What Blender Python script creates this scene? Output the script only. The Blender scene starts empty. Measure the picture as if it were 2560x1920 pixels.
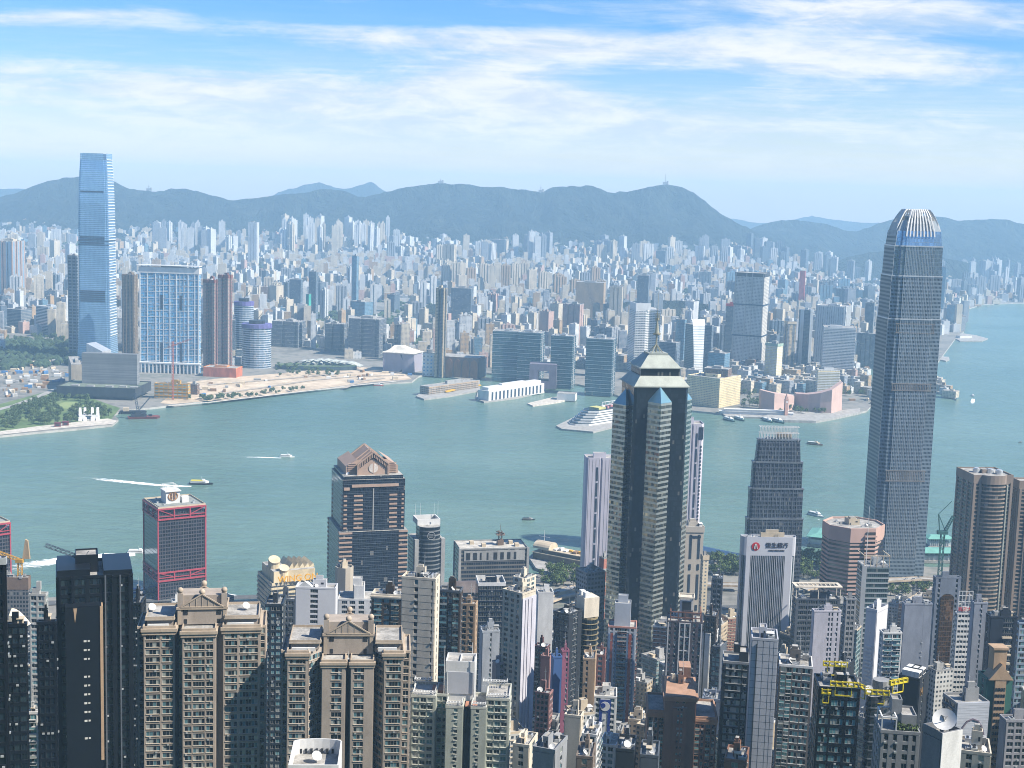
import bpy, math, random
from mathutils import Matrix, Vector
random.seed(7)
SC = bpy.context.scene
COL = SC.collection
R = math.radians

# ------------------------------------------------------------------ camera
F = 3500.0; HC = 410.0; PITCH = math.atan(0.1357); ROLL = 0.030
fw = Vector((0, math.cos(PITCH), -math.sin(PITCH)))
_r = Vector((1, 0, 0)); _u = Vector((0, math.sin(PITCH), math.cos(PITCH)))
rt = _r*math.cos(ROLL) + _u*math.sin(ROLL)
up = _u*math.cos(ROLL) - _r*math.sin(ROLL)
cam_d = bpy.data.cameras.new("camera"); cam = bpy.data.objects.new("camera", cam_d); COL.objects.link(cam)
cam.matrix_world = Matrix(((rt.x, up.x, -fw.x, 0), (rt.y, up.y, -fw.y, 0), (rt.z, up.z, -fw.z, HC), (0, 0, 0, 1)))
cam_d.sensor_width = 36; cam_d.lens = F/2560*36; cam_d.clip_start = 1; cam_d.clip_end = 90000
SC.camera = cam

def ray(px, py): return fw + rt*((px-1280)/F) + up*((960-py)/F)
def PG(px, py, z=0.0):                       # photo point -> the place where it meets height z
    d = ray(px, py); t = (z-HC)/d.z
    return Vector((d.x*t, d.y*t, z))
def PD(px, py, D):                           # photo point -> the place at ground distance D
    d = ray(px, py); t = D/d.y
    return Vector((d.x*t, D, HC+d.z*t))
def TOPX(p):
    q = Vector(p)-Vector((0, 0, HC)); k = q.dot(fw)
    if k <= 0: return (-9999, -9999)
    return (1280+q.dot(rt)/k*F, 960-q.dot(up)/k*F)

# ------------------------------------------------------------------ light
SUN_AZ, SUN_EL = R(108), R(44)
sd = bpy.data.lights.new("sun", 'SUN'); sd.energy = 5.0; sd.angle = R(0.5); sd.color = (1.0, 0.92, 0.80)
so = bpy.data.objects.new("sun", sd); COL.objects.link(so)
sdir = Vector((math.sin(SUN_AZ)*math.cos(SUN_EL), math.cos(SUN_AZ)*math.cos(SUN_EL), math.sin(SUN_EL)))
so.rotation_euler = sdir.to_track_quat('Z', 'Y').to_euler()
SC.view_settings.view_transform = 'Standard'; SC.view_settings.look = 'None'
SC.view_settings.exposure = 1.03; SC.view_settings.gamma = 1.0; SC.view_settings.use_curve_mapping = False
cy = SC.cycles
cy.use_denoising = True; cy.filter_width = 1.0; cy.max_bounces = 5; cy.diffuse_bounces = 2; cy.glossy_bounces = 3
cy.transmission_bounces = 2; cy.volume_bounces = 2; cy.transparent_max_bounces = 6
cy.caustics_reflective = False; cy.caustics_refractive = False; cy.sample_clamp_indirect = 4
try: cy.denoising_input_passes = 'RGB_ALBEDO_NORMAL'
except Exception: pass

class NT:                                    # a tiny node builder
    def __init__(s, tree): s.t = tree; s.n = tree.nodes; s.l = tree.links
    def node(s, typ, **kw):
        n = s.n.new(typ)
        for k, v in kw.items(): setattr(n, k, v)
        return n
    def put(s, sock, v):
        if hasattr(v, 'is_output') or isinstance(v, bpy.types.NodeSocket): s.l.new(v, sock)
        else: sock.default_value = v
    def math(s, op, a, b=0.0, c=None, clamp=False):
        n = s.n.new('ShaderNodeMath'); n.operation = op; n.use_clamp = clamp
        s.put(n.inputs[0], a); s.put(n.inputs[1], b)
        if c is not None: s.put(n.inputs[2], c)
        return n.outputs[0]
    def vmath(s, op, a, b=None, scale=None):
        n = s.n.new('ShaderNodeVectorMath'); n.operation = op
        s.put(n.inputs[0], a)
        if b is not None: s.put(n.inputs[1], b)
        if scale is not None: s.put(n.inputs['Scale'], scale)
        return n.outputs[0]
    def comb(s, x, y, z=0.0):
        n = s.n.new('ShaderNodeCombineXYZ'); s.put(n.inputs[0], x); s.put(n.inputs[1], y); s.put(n.inputs[2], z); return n.outputs[0]
    def sep(s, v):
        n = s.n.new('ShaderNodeSeparateXYZ'); s.put(n.inputs[0], v); return n.outputs
    def mix(s, f, a, b):
        n = s.n.new('ShaderNodeMix'); n.data_type = 'RGBA'
        s.put(n.inputs[0], f); s.put(n.inputs[6], a); s.put(n.inputs[7], b); return n.outputs[2]
    def mixf(s, f, a, b):
        n = s.n.new('ShaderNodeMix'); n.data_type = 'FLOAT'
        s.put(n.inputs[0], f); s.put(n.inputs[2], a); s.put(n.inputs[3], b); return n.outputs[0]
    def noise(s, v, scale, det=2.0, rough=0.5, dist=0.0):
        n = s.n.new('ShaderNodeTexNoise'); s.put(n.inputs['Vector'], v); n.inputs['Scale'].default_value = scale
        n.inputs['Detail'].default_value = det; n.inputs['Roughness'].default_value = rough
        n.inputs['Distortion'].default_value = dist; return n.outputs[0]
    def white(s, v):
        n = s.n.new('ShaderNodeTexWhiteNoise'); n.noise_dimensions = '3D'; s.put(n.inputs['Vector'], v); return n.outputs
    def ramp(s, f, stops):
        n = s.n.new('ShaderNodeValToRGB'); s.put(n.inputs[0], f); e = n.color_ramp.elements
        while len(e) < len(stops): e.new(0.5)
        for k, (p, c) in enumerate(stops): e[k].position = p; e[k].color = c if len(c) == 4 else (*c, 1)
        return n.outputs[0]
    def step(s, x, a, b):                    # smoothstep
        n = s.n.new('ShaderNodeMapRange'); n.interpolation_type = 'SMOOTHSTEP'
        s.put(n.inputs[0], x); n.inputs[1].default_value = a; n.inputs[2].default_value = b; return n.outputs[0]

# ------------------------------------------------------------------ world
W = bpy.data.worlds.new("World"); SC.world = W; W.use_nodes = True
w = NT(W.node_tree)
for n in list(w.n): w.n.remove(n)
sky = w.node('ShaderNodeTexSky', sky_type='NISHITA', sun_disc=False)
sky.sun_elevation = SUN_EL; sky.sun_rotation = SUN_AZ; sky.air_density = 1.0; sky.dust_density = 0.6; sky.ozone_density = 2.0; sky.altitude = 300
tc = w.node('ShaderNodeTexCoord').outputs['Generated']
sx, sy, sz = w.sep(tc)
el = w.math('MAXIMUM', sz, 0.004)
hd = w.math('ADD', el, 0.012)
pv = w.comb(w.math('DIVIDE', sx, hd), w.math('DIVIDE', sy, hd))
clear = w.mix(w.step(sz, -0.02, 0.12), (1.40, 1.14, 1.0, 1), (0.40, 0.74, 1.12, 1))
mul = w.node('ShaderNodeMix', data_type='RGBA', blend_type='MULTIPLY'); mul.inputs[0].default_value = 1.0
w.l.new(sky.outputs[0], mul.inputs[6]); w.l.new(clear, mul.inputs[7]); skyc = mul.outputs[2]
# thin cloud: two layers of stretched noise, thicker in patches given as (azimuth, elevation) slopes
def streak(sx_, sy_, ang, scale, det, seed, dist=0.6):
    m = w.node('ShaderNodeMapping'); w.l.new(pv, m.inputs[0])
    m.inputs['Rotation'].default_value[2] = ang; m.inputs['Scale'].default_value = (sx_, sy_, 1); m.inputs['Location'].default_value = (seed, seed*1.7, 0)
    return w.noise(m.outputs[0], scale, det, 0.62, dist)
n1 = streak(0.62, 0.85, R(14), 0.62, 7, 3.1, 1.2)
n2 = streak(0.55, 1.1, R(-10), 1.5, 7, 9.4, 1.6)
n3 = streak(1.1, 1.0, R(5), 3.6, 5, 1.4, 0.8)
az = w.math('DIVIDE', sx, w.math('MAXIMUM', sy, 0.01))
ev = w.math('DIVIDE', sz, w.math('MAXIMUM', sy, 0.01))
puffv = w.comb(az, w.math('MULTIPLY', ev, 4.2), 0.0)
p1 = w.noise(puffv, 7.0, 8, 0.66, 0.8); p2 = w.noise(w.vmath('ADD', puffv, (3.1, 1.7, 0)), 20.0, 6, 0.65, 0.5)
bias = None
PATCH = [  # px, py, half width, half height, weight, tilt
    (1300, 105, 620, 48, .30, .04), (520, 215, 720, 70, .27, .05), (1240, 200, 230, 42, .28, .05), (2150, 150, 560, 85, .26, .06),
    (200, 40, 500, 22, .22, -.08), (2250, 30, 420, 50, .30, .02), (1900, 330, 900, 110, .20, .03), (700, 330, 800, 80, .16, .0), (300, 430, 600, 40, .08, .0),
    (1500, 290, 330, 30, .10, .1), (1050, 45, 380, 22, -.26, .0), (450, 130, 520, 25, -.22, .03), (600, 20, 300, 30, -.2, 0), (1700, 190, 260, 45, -.16, 0), (2350, 245, 260, 35, -.20, 0)]
for (px, py, hw, hh, wt, tl) in PATCH:
    d = ray(px, py); a0 = d.x/d.y; e0 = d.z/d.y
    da = w.math('SUBTRACT', az, a0)
    de = w.math('SUBTRACT', w.math('DIVIDE', sz, w.math('MAXIMUM', sy, 0.01)), e0)
    de = w.math('ADD', de, w.math('MULTIPLY', da, tl))
    q = w.math('ADD', w.math('POWER', w.math('DIVIDE', da, hw/F), 2.0), w.math('POWER', w.math('DIVIDE', de, hh/F), 2.0))
    g = w.math('MULTIPLY', w.math('EXPONENT', w.math('MULTIPLY', q, -0.9)), wt)
    bias = g if bias is None else w.math('ADD', bias, g)
den = w.math('ADD', w.math('ADD', w.math('MULTIPLY', n1, 0.36), w.math('MULTIPLY', n2, 0.24)), w.math('ADD', w.math('MULTIPLY', p1, 0.50), w.math('MULTIPLY', p2, 0.16)))
den = w.math('ADD', den, bias)
hz_ = w.step(sz, 0.004, 0.045); cov = w.math('MULTIPLY', w.step(den, 0.62, 1.02), hz_)
low = w.math('MULTIPLY', w.math('SUBTRACT', 1.0, w.step(sz, 0.0, 0.15)), w.math('ADD', .18, w.math('MULTIPLY', w.math('MULTIPLY', w.step(w.math('ADD', n1, w.math('MULTIPLY', n2, .8)), .74, 1.14), hz_), .50)))
cov = w.math('MAXIMUM', cov, low)
shade = w.step(w.math('ADD', w.math('MULTIPLY', p2, 1.0), w.math('MULTIPLY', p1, .8)), 0.72, 1.08)
cloudc = w.mix(shade, (4.7, 5.3, 6.1, 1), (6.5, 6.6, 6.9, 1))
cm = w.mix(cov, skyc, cloudc)
bg = w.node('ShaderNodeBackground'); w.l.new(cm, bg.inputs[0]); bg.inputs[1].default_value = 0.075
wo = w.node('ShaderNodeOutputWorld'); w.l.new(bg.outputs[0], wo.inputs[0])
W.cycles.sampling_method = 'MANUAL'; W.cycles.sample_map_resolution = 512

# ------------------------------------------------------------------ materials
def rgb(r, g, b):
    f = lambda c: ((c/255+0.055)/1.055)**2.4 if c > 10 else c/255/12.92
    k = 0.72; return (f(r)*k, f(g)*k, f(b)*k, 1)
def grey(v): return rgb(v, v, v)
MATS = {}
def new_mat(name):
    m = bpy.data.materials.new(name); m.use_nodes = True
    t = NT(m.node_tree); b = t.n['Principled BSDF']
    return m, t, b
def mat(name, col, rough=0.75, metal=0.0, var=0.18, scale=0.12, spec=0.3, emit=None):
    if name in MATS: return MATS[name]
    m, t, b = new_mat(name)
    geo = t.node('ShaderNodeNewGeometry')
    s1 = t.noise(t.vmath('MULTIPLY', geo.outputs['Position'], (1, 1, 0.35)), scale, 4, 0.6)
    s2 = t.noise(geo.outputs['Position'], scale*9, 2)
    k = t.math('ADD', t.math('MULTIPLY', s1, 0.7), t.math('MULTIPLY', s2, 0.3))
    d = tuple(c*(1-var*1.6) for c in col[:3])+(1,); l = tuple(min(1, c*(1+var)) for c in col[:3])+(1,)
    t.put(b.inputs['Base Color'], t.mix(t.step(k, 0.32, 0.68), d, l))
    b.inputs['Roughness'].default_value = rough; b.inputs['Metallic'].default_value = metal
    b.inputs['Specular IOR Level'].default_value = spec
    MATS[name] = m; return m
def facade(name, wall, glass, bw=3.2, fh=3.3, u=(0.15, 0.85), v=(0.3, 0.8), gm=0.35, gr=0.08, gvar=0.6, glass2=None,
           wrough=0.7, tilt=0.012, band=None, wall2=None, vband=None, curtain=0.12, wmetal=0.0):
    """wall with a grid of panes on the UV map (metres round the wall, metres up)"""
    if name in MATS: return MATS[name]
    m, t, b = new_mat(name)
    uv = t.node('ShaderNodeUVMap').outputs[0]
    U, V, _ = t.sep(uv)
    ub = t.math('DIVIDE', U, bw); vb = t.math('DIVIDE', V, fh)
    uf = t.math('FRACT', ub); vf = t.math('FRACT', vb)
    def inside(x, a, c):
        return t.math('MULTIPLY', t.math('GREATER_THAN', x, a), t.math('LESS_THAN', x, c))
    mask = t.math('MULTIPLY', inside(uf, *u), inside(vf, *v))
    info = t.node('ShaderNodeObjectInfo')
    cell = t.comb(t.math('FLOOR', ub), t.math('FLOOR', vb), t.math('MULTIPLY', info.outputs['Random'], 91.0))
    wn, wc = t.white(cell)
    geo = t.node('ShaderNodeNewGeometry')
    g2 = glass2 or tuple(min(1, c*2.4+0.02) for c in glass[:3])+(1,)
    gc = t.mix(t.math('MULTIPLY', t.step(wn, 0.35, 1.0), gvar), glass, g2)
    if curtain > 0:
        cw = t.math('GREATER_THAN', t.sep(wc)[1], 1-curtain)
        gc = t.mix(t.math('MULTIPLY', cw, 0.8), gc, (0.34, 0.33, 0.30, 1))
    big = t.noise(t.vmath('MULTIPLY', geo.outputs['Position'], (1, 1, 0.3)), 0.06, 4, 0.6)
    wl = t.mix(t.step(big, 0.3, 0.7), tuple(c*0.8 for c in wall[:3])+(1,), tuple(min(1, c*1.1) for c in wall[:3])+(1,))
    if wall2:  # a second wall colour on every other bay (vertical stripes) or floor
        if vband: sel = t.math('LESS_THAN', t.math('FRACT', t.math('DIVIDE', U, vband)), 0.5)
        else: sel = t.math('LESS_THAN', vf, v[0])
        wl = t.mix(sel, wl, wall2)
    if band:   # every n-th floor is a plain dark service floor
        fl = t.math('FRACT', t.math('DIVIDE', t.math('FLOOR', vb), band[0]))
        bm = t.math('LESS_THAN', fl, band[1]/band[0])
        wl = t.mix(bm, wl, band[2]); gc = t.mix(bm, gc, band[2])
    t.put(b.inputs['Base Color'], t.mix(mask, wl, gc))
    t.put(b.inputs['Roughness'], t.mixf(mask, wrough, gr))
    t.put(b.inputs['Metallic'], t.mixf(mask, wmetal, gm))
    b.inputs['Specular IOR Level'].default_value = 0.5
    if tilt:
        nrm = t.vmath('ADD', geo.outputs['Normal'], t.vmath('SCALE', t.vmath('SUBTRACT', wc, (0.5, 0.5, 0.5)), scale=t.math('MULTIPLY', mask, tilt*2)))
        t.put(b.inputs['Normal'], t.vmath('NORMALIZE', nrm))
    MATS[name] = m; return m
def glassm(name, dark=(0.010, 0.018, 0.026, 1), teal=(0.10, 0.20, 0.23, 1), light=(0.35, 0.38, 0.36, 1), gm=0.3, bright=0.42, cur=0.86):
    """window glass: each pane its own tone (dark room, bluish reflection, curtain)"""
    if name in MATS: return MATS[name]
    m, t, b = new_mat(name)
    geo = t.node('ShaderNodeNewGeometry'); info = t.node('ShaderNodeObjectInfo')
    r = t.math('FRACT', t.math('ADD', t.math('MULTIPLY', geo.outputs['Random Per Island'], 7.31), t.math('MULTIPLY', info.outputs['Random'], 5.77)))
    c = t.mix(t.math('GREATER_THAN', r, 1-bright), dark, teal)
    c = t.mix(t.math('GREATER_THAN', r, cur), c, light)
    t.put(b.inputs['Base Color'], c)
    b.inputs['Roughness'].default_value = 0.07; b.inputs['Metallic'].default_value = gm; b.inputs['Specular IOR Level'].default_value = 0.6
    rv = t.white(t.comb(r, t.math('MULTIPLY', r, 3.3), 0.0))[1]
    nrm = t.vmath('ADD', geo.outputs['Normal'], t.vmath('SCALE', t.vmath('SUBTRACT', rv, (0.5, 0.5, 0.5)), scale=0.05))
    t.put(b.inputs['Normal'], t.vmath('NORMALIZE', nrm))
    MATS[name] = m; return m

# ------------------------------------------------------------------ mesh builder
class MB:
    def __init__(s): s.v = []; s.f = []; s.uv = []; s.m = []; s.T = Matrix.Identity(4); s.sm = []
    def add(s, pts, mi=0, uv=None, smooth=False):
        i = len(s.v); T = s.T
        for p in pts: s.v.append((T @ Vector(p))[:])
        s.f.append(tuple(range(i, i+len(pts)))); s.m.append(mi); s.sm.append(smooth)
        s.uv.extend(uv if uv else [(0.0, 0.0)]*len(pts))
    def mesh(s, pts, faces, mi=0, smooth=False):
        i = len(s.v); T = s.T
        for p in pts: s.v.append((T @ Vector(p))[:])
        for f in faces:
            s.f.append(tuple(i+k for k in f)); s.m.append(mi); s.sm.append(smooth)
            s.uv.extend([(pts[k][0], pts[k][2]) for k in f])
    def prism(s, poly, z0, z1, mi=0, mt=None, bottom=False, poly1=None, u0=0.0):
        p1 = poly1 or poly; u = u0; n = len(poly)
        for k in range(n):
            a = poly[k]; b = poly[(k+1) % n]; a1 = p1[k]; b1 = p1[(k+1) % n]
            L = math.hypot(b[0]-a[0], b[1]-a[1])
            s.add([(a[0], a[1], z0), (b[0], b[1], z0), (b1[0], b1[1], z1), (a1[0], a1[1], z1)], mi, [(u, z0), (u+L, z0), (u+L, z1), (u, z1)])
            u += L
        s.add([(p[0], p[1], z1) for p in p1], mi if mt is None else mt)
        if bottom: s.add([(p[0], p[1], z0) for p in reversed(poly)], mi if mt is None else mt)
    def box(s, x0, x1, y0, y1, z0, z1, mi=0, mt=None):
        s.prism([(x0, y0), (x1, y0), (x1, y1), (x0, y1)], z0, z1, mi, mt, True)
    def parapet(s, poly, z, h, t, mi=0):
        q = inset(poly, t); n = len(poly)
        for k in range(n):
            a, b, c, d = poly[k], poly[(k+1) % n], q[(k+1) % n], q[k]
            s.add([(a[0], a[1], z), (b[0], b[1], z), (b[0], b[1], z+h), (a[0], a[1], z+h)], mi)
            s.add([(d[0], d[1], z+h), (c[0], c[1], z+h), (c[0], c[1], z), (d[0], d[1], z)], mi)
            s.add([(a[0], a[1], z+h), (b[0], b[1], z+h), (c[0], c[1], z+h), (d[0], d[1], z+h)], mi)
    def cyl(s, cx, cy_, z0, z1, r0, r1=None, n=12, mi=0, mt=None, smooth=False):
        r1 = r0 if r1 is None else r1
        A = [(cx+r0*math.cos(2*math.pi*k/n), cy_+r0*math.sin(2*math.pi*k/n)) for k in range(n)]
        B = [(cx+r1*math.cos(2*math.pi*k/n), cy_+r1*math.sin(2*math.pi*k/n)) for k in range(n)]
        s.prism(A, z0, z1, mi, mt, True, B)
    def bar(s, p, q, r, n=4, mi=0, r1=None):
        p = Vector(p); q = Vector(q); d = (q-p)
        if d.length < 1e-6: return
        d.normalize(); a = Vector((0, 0, 1)) if abs(d.z) < 0.9 else Vector((1, 0, 0))
        x = d.cross(a).normalized(); y = d.cross(x); r1 = r if r1 is None else r1
        A = [p+(x*math.cos(2*math.pi*(k+.5)/n)+y*math.sin(2*math.pi*(k+.5)/n))*r for k in range(n)]
        B = [q+(x*math.cos(2*math.pi*(k+.5)/n)+y*math.sin(2*math.pi*(k+.5)/n))*r1 for k in range(n)]
        for k in range(n): s.add([A[k], B[k], B[(k+1) % n], A[(k+1) % n]], mi)
        s.add(A, mi); s.add(B[::-1], mi)
    def truss(s, p, q, h, n, r, mi=0, side=(1, 0, 0)):   # lattice boom of 4 chords
        p = Vector(p); q = Vector(q); d = (q-p).normalized(); sd_ = Vector(side).normalized(); u_ = d.cross(sd_).normalized()
        cs = [sd_*h/2+u_*h/2, -sd_*h/2+u_*h/2, -sd_*h/2-u_*h/2, sd_*h/2-u_*h/2]
        for c in cs: s.bar(p+c, q+c, r, 4, mi)
        for k in range(n):
            a = p+(q-p)*(k/n); b = p+(q-p)*((k+1)/n)
            for j in range(4): s.bar(a+cs[j], b+cs[(j+1) % 4], r*.6, 3, mi)
    def ball(s, c, r, n=10, mi=0, sz_=1.0, zmin=-1.0):
        pts = []; fs = []; m_ = max(4, n//2)
        for i in range(m_+1):
            t = math.pi*i/m_
            for k in range(n):
                a = 2*math.pi*k/n; pts.append((c[0]+r*math.sin(t)*math.cos(a), c[1]+r*math.sin(t)*math.sin(a), c[2]+r*sz_*max(zmin, math.cos(t))))
        for i in range(m_):
            for k in range(n): fs.append((i*n+k, (i+1)*n+k, (i+1)*n+(k+1) % n, i*n+(k+1) % n))
        s.mesh(pts, fs, mi, True)
    def dish(s, c, r, az_, tilt=0.6, mi=0):
        T0 = s.T; s.T = T0 @ Matrix.Translation(c) @ Matrix.Rotation(az_, 4, 'Z') @ Matrix.Rotation(tilt, 4, 'X')
        n = 16; pts = [(0, 0, 0)]; fs = []
        for j, rr in enumerate((.5, 1.0)):
            for k in range(n): pts.append((r*rr*math.cos(2*math.pi*k/n), r*rr*math.sin(2*math.pi*k/n), r*.28*rr*rr))
        for k in range(n):
            fs.append((0, 1+k, 1+(k+1) % n)); fs.append((1+k, 1+n+k, 1+n+(k+1) % n, 1+(k+1) % n))
        s.mesh(pts, fs, mi, True); s.bar((0, 0, 0), (0, 0, r*.7), r*.04, 4, mi); s.T = T0
        s.bar((c[0], c[1], c[2]), (c[0], c[1], c[2]-r*1.1), r*.10, 6, mi)
    def build(s, name, mats, parent=None):
        me = bpy.data.meshes.new(name); me.from_pydata(s.v, [], s.f)
        if not isinstance(mats, (list, tuple)): mats = [mats]
        for m_ in mats: me.materials.append(m_)
        me.polygons.foreach_set('material_index', s.m)
        me.polygons.foreach_set('use_smooth', s.sm)
        ul = me.uv_layers.new(name='UVMap'); flat = [c for p in s.uv for c in p]
        ul.data.foreach_set('uv', flat); me.update()
        o = bpy.data.objects.new(name, me); COL.objects.link(o)
        if parent: o.parent = parent
        return o
def inset(poly, t):
    n = len(poly); out = []
    for k in range(n):
        a = Vector(poly[k-1]).to_2d(); b = Vector(poly[k]).to_2d(); c = Vector(poly[(k+1) % n]).to_2d()
        d1 = (b-a).normalized(); d2 = (c-b).normalized(); n1_ = Vector((-d1.y, d1.x)); n2_ = Vector((-d2.y, d2.x))
        m_ = (n1_+n2_); L = max(0.3, m_.length**2/2); out.append(tuple(b+m_*(t/L)))
    return out
def rect(w_, d_, cx=0, cy_=0): return [(cx-w_/2, cy_-d_/2), (cx+w_/2, cy_-d_/2), (cx+w_/2, cy_+d_/2), (cx-w_/2, cy_+d_/2)]
def notched(w_, d_, front=(), right=(), back=None, left=None):
    """rectangle whose sides carry recesses (centre as a fraction, width, depth), anticlockwise from the near left corner"""
    back = front if back is None else back; left = right if left is None else left
    P = []
    def side(o, ux, nx, L, rec):
        P.append(o)
        for (c, wd, dp) in sorted(rec):
            for (s_, t_) in ((c*L-wd/2, 0), (c*L-wd/2, dp), (c*L+wd/2, dp), (c*L+wd/2, 0)):
                P.append((o[0]+ux[0]*s_+nx[0]*t_, o[1]+ux[1]*s_+nx[1]*t_))
    side((-w_/2, -d_/2), (1, 0), (0, 1), w_, front); side((w_/2, -d_/2), (0, 1), (-1, 0), d_, right)
    side((w_/2, d_/2), (-1, 0), (0, -1), w_, back); side((-w_/2, d_/2), (0, -1), (1, 0), d_, left)
    return P
def ngon(n, rx, ry, ph=0.0, cx=0, cy_=0): return [(cx+rx*math.cos(ph+2*math.pi*k/n), cy_+ry*math.sin(ph+2*math.pi*k/n)) for k in range(n)]
def chamf(w_, d_, c): return [(-w_/2+c, -d_/2), (w_/2-c, -d_/2), (w_/2, -d_/2+c), (w_/2, d_/2-c), (w_/2-c, d_/2), (-w_/2+c, d_/2), (-w_/2, d_/2-c), (-w_/2, -d_/2+c)]

# ------------------------------------------------------------------ objects
def tag(o, label=None, cat=None, group=None, kind=None):
    if label: o['label'] = label
    if cat: o['category'] = cat
    if group: o['group'] = group
    if kind: o['kind'] = kind
    return o
def thing(name, label, cat, loc=(0, 0, 0), rotz=0.0, group=None):
    o = bpy.data.objects.new(name, None); o.empty_display_size = 5; COL.objects.link(o)
    o.location = loc; o.rotation_euler = (0, 0, rotz); return tag(o, label, cat, group)
def struct(name, mb, mats, kind='structure'): return tag(mb.build(name, mats), kind=kind)

def lerp(tab, x):
    if x <= tab[0][0]: return tab[0][1]
    for (a, b), (c, d) in zip(tab, tab[1:]):
        if x <= c: return b+(d-b)*(x-a)/(c-a)
    return tab[-1][1]
# ------------------------------------------------------------------ land and water
HKZ = [(-2600, 330), (-900, 470), (-300, 455), (-40, 425), (-4, 404), (6, 398), (60, 360), (150, 292), (300, 200), (450, 135), (600, 92), (800, 50), (1000, 20), (1150, 6), (1500, 4)]
def gz(x, y): return lerp(HKZ, y)
def kz(x, y):                                # Kowloon rises towards the hills, except by the eastern water
    r = lerp([(4300, 0), (5500, 30), (6500, 75), (7500, 120), (8600, 150), (10000, 160)], y)
    a = x/max(y, 1); f = min(1, max(0, (0.27-a)/0.12)); return 3.5+r*f*f*(3-2*f)
def fbm(x, y, o=4):
    from mathutils import noise as nz
    return nz.fractal(Vector((x, y, 3.7)), 1.0, 2.0, o)

def water_mat():
    m, t, b = new_mat('sea_water'); geo = t.node('ShaderNodeNewGeometry').outputs['Position']
    big = t.noise(t.vmath('MULTIPLY', geo, (0.35, 1.0, 1)), 0.0022, 4, 0.55)
    t.put(b.inputs['Base Color'], t.mix(t.step(big, 0.3, 0.7), (0.080, 0.146, 0.118, 1), (0.118, 0.192, 0.158, 1)))
    b.inputs['Roughness'].default_value = 0.24; b.inputs['IOR'].default_value = 1.33; b.inputs['Specular IOR Level'].default_value = 0.5
    w1 = t.noise(t.vmath('MULTIPLY', geo, (0.5, 1.0, 1)), 0.05, 6, 0.7, 0.6)
    w2 = t.noise(geo, 0.011, 3, 0.5, 0.6)
    bp = t.node('ShaderNodeBump'); bp.inputs['Strength'].default_value = 1.0; bp.inputs['Distance'].default_value = 4.2
    t.put(bp.inputs['Height'], t.math('ADD', w1, t.math('MULTIPLY', w2, 0.9))); t.put(b.inputs['Normal'], bp.outputs[0]); return m
WATER = water_mat()
mb = MB(); mb.add([(-14000, 900, 0), (14000, 900, 0), (14000, 15800, 0), (-14000, 15800, 0)]); struct('harbour_water', mb, WATER)

def ground_mat(name, stops, scale, rough=0.9, bump=0):
    m, t, b = new_mat(name); geo = t.node('ShaderNodeNewGeometry').outputs['Position']
    a = t.noise(geo, scale, 6, 0.65, 0.5); c = t.noise(geo, scale*7, 3, 0.6)
    k = t.math('ADD', t.math('MULTIPLY', a, .65), t.math('MULTIPLY', c, .35))
    t.put(b.inputs['Base Color'], t.ramp(k, stops)); b.inputs['Roughness'].default_value = rough; b.inputs['Specular IOR Level'].default_value = 0.15
    if bump:
        bp = t.node('ShaderNodeBump'); bp.inputs['Strength'].default_value = 1.0; bp.inputs['Distance'].default_value = bump
        t.put(bp.inputs['Height'], t.noise(t.vmath('MULTIPLY', geo, (1, .45, .5)), scale*.55, 7, .68, .8)); t.put(b.inputs['Normal'], bp.outputs[0])
    return m
CITYG = ground_mat('city_ground', [(0.30, (0.045, 0.065, 0.045)), (0.42, (0.13, 0.13, 0.12)), (0.52, (0.22, 0.21, 0.19)), (0.66, (0.09, 0.105, 0.09)), (0.8, (0.28, 0.26, 0.23))], 0.006)
HILLG = ground_mat('hill_scrub', [(0.30, (0.008, 0.015, 0.013)), (0.5, (0.017, 0.027, 0.020)), (0.64, (0.042, 0.048, 0.034)), (0.75, (0.12, 0.115, 0.095))], 0.006, bump=620)
PEAKG = ground_mat('peak_forest', [(0.30, (0.012, 0.026, 0.010)), (0.5, (0.030, 0.055, 0.020)), (0.75, (0.070, 0.100, 0.035))], 0.03)
SAND = ground_mat('sandy_fill', [(0.34, (0.30, 0.24, 0.17)), (0.5, (0.46, 0.37, 0.27)), (0.62, (0.58, 0.48, 0.36)), (0.72, (0.33, 0.29, 0.24))], 0.018)
GRASS = ground_mat('park_grass', [(0.3, (0.04, 0.08, 0.03)), (0.5, (0.10, 0.15, 0.055)), (0.7, (0.17, 0.20, 0.09))], 0.02)
ROADM = mat('asphalt', (0.085, 0.088, 0.09, 1), 0.85); PAVE = mat('paving', (0.34, 0.33, 0.30, 1), 0.85, scale=0.05)
K = 2560/2212.0

# island side: hillside from the peak down to the waterfront
mb = MB(); xs = [-3000+6000*i/48 for i in range(49)]
ys = [-2600, -1700, -900, -500, -250, -120, -40, -4, 6, 60, 150, 220, 300, 380, 450, 600, 800, 1000, 1150, 1300]
pts = []; fs = []
for y in ys:
    for x in xs:
        z = gz(x, y)
        if (abs(x) > 400 or y > 200 or y < -300) and y < 900: z += fbm(x*.002, y*.002)*22
        if y < -10 and abs(x) < 60: z = min(z, 408)
        pts.append((x, y, z))
nx = len(xs)
for j in range(len(ys)-1):
    for i in range(nx-1): fs.append((j*nx+i, j*nx+i+1, (j+1)*nx+i+1, (j+1)*nx+i))
mi = []
mb.mesh(pts, fs, 0, True)
for k, f in enumerate(mb.f):
    if pts[f[0]][1] >= 700: mb.m[k] = 1
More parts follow.
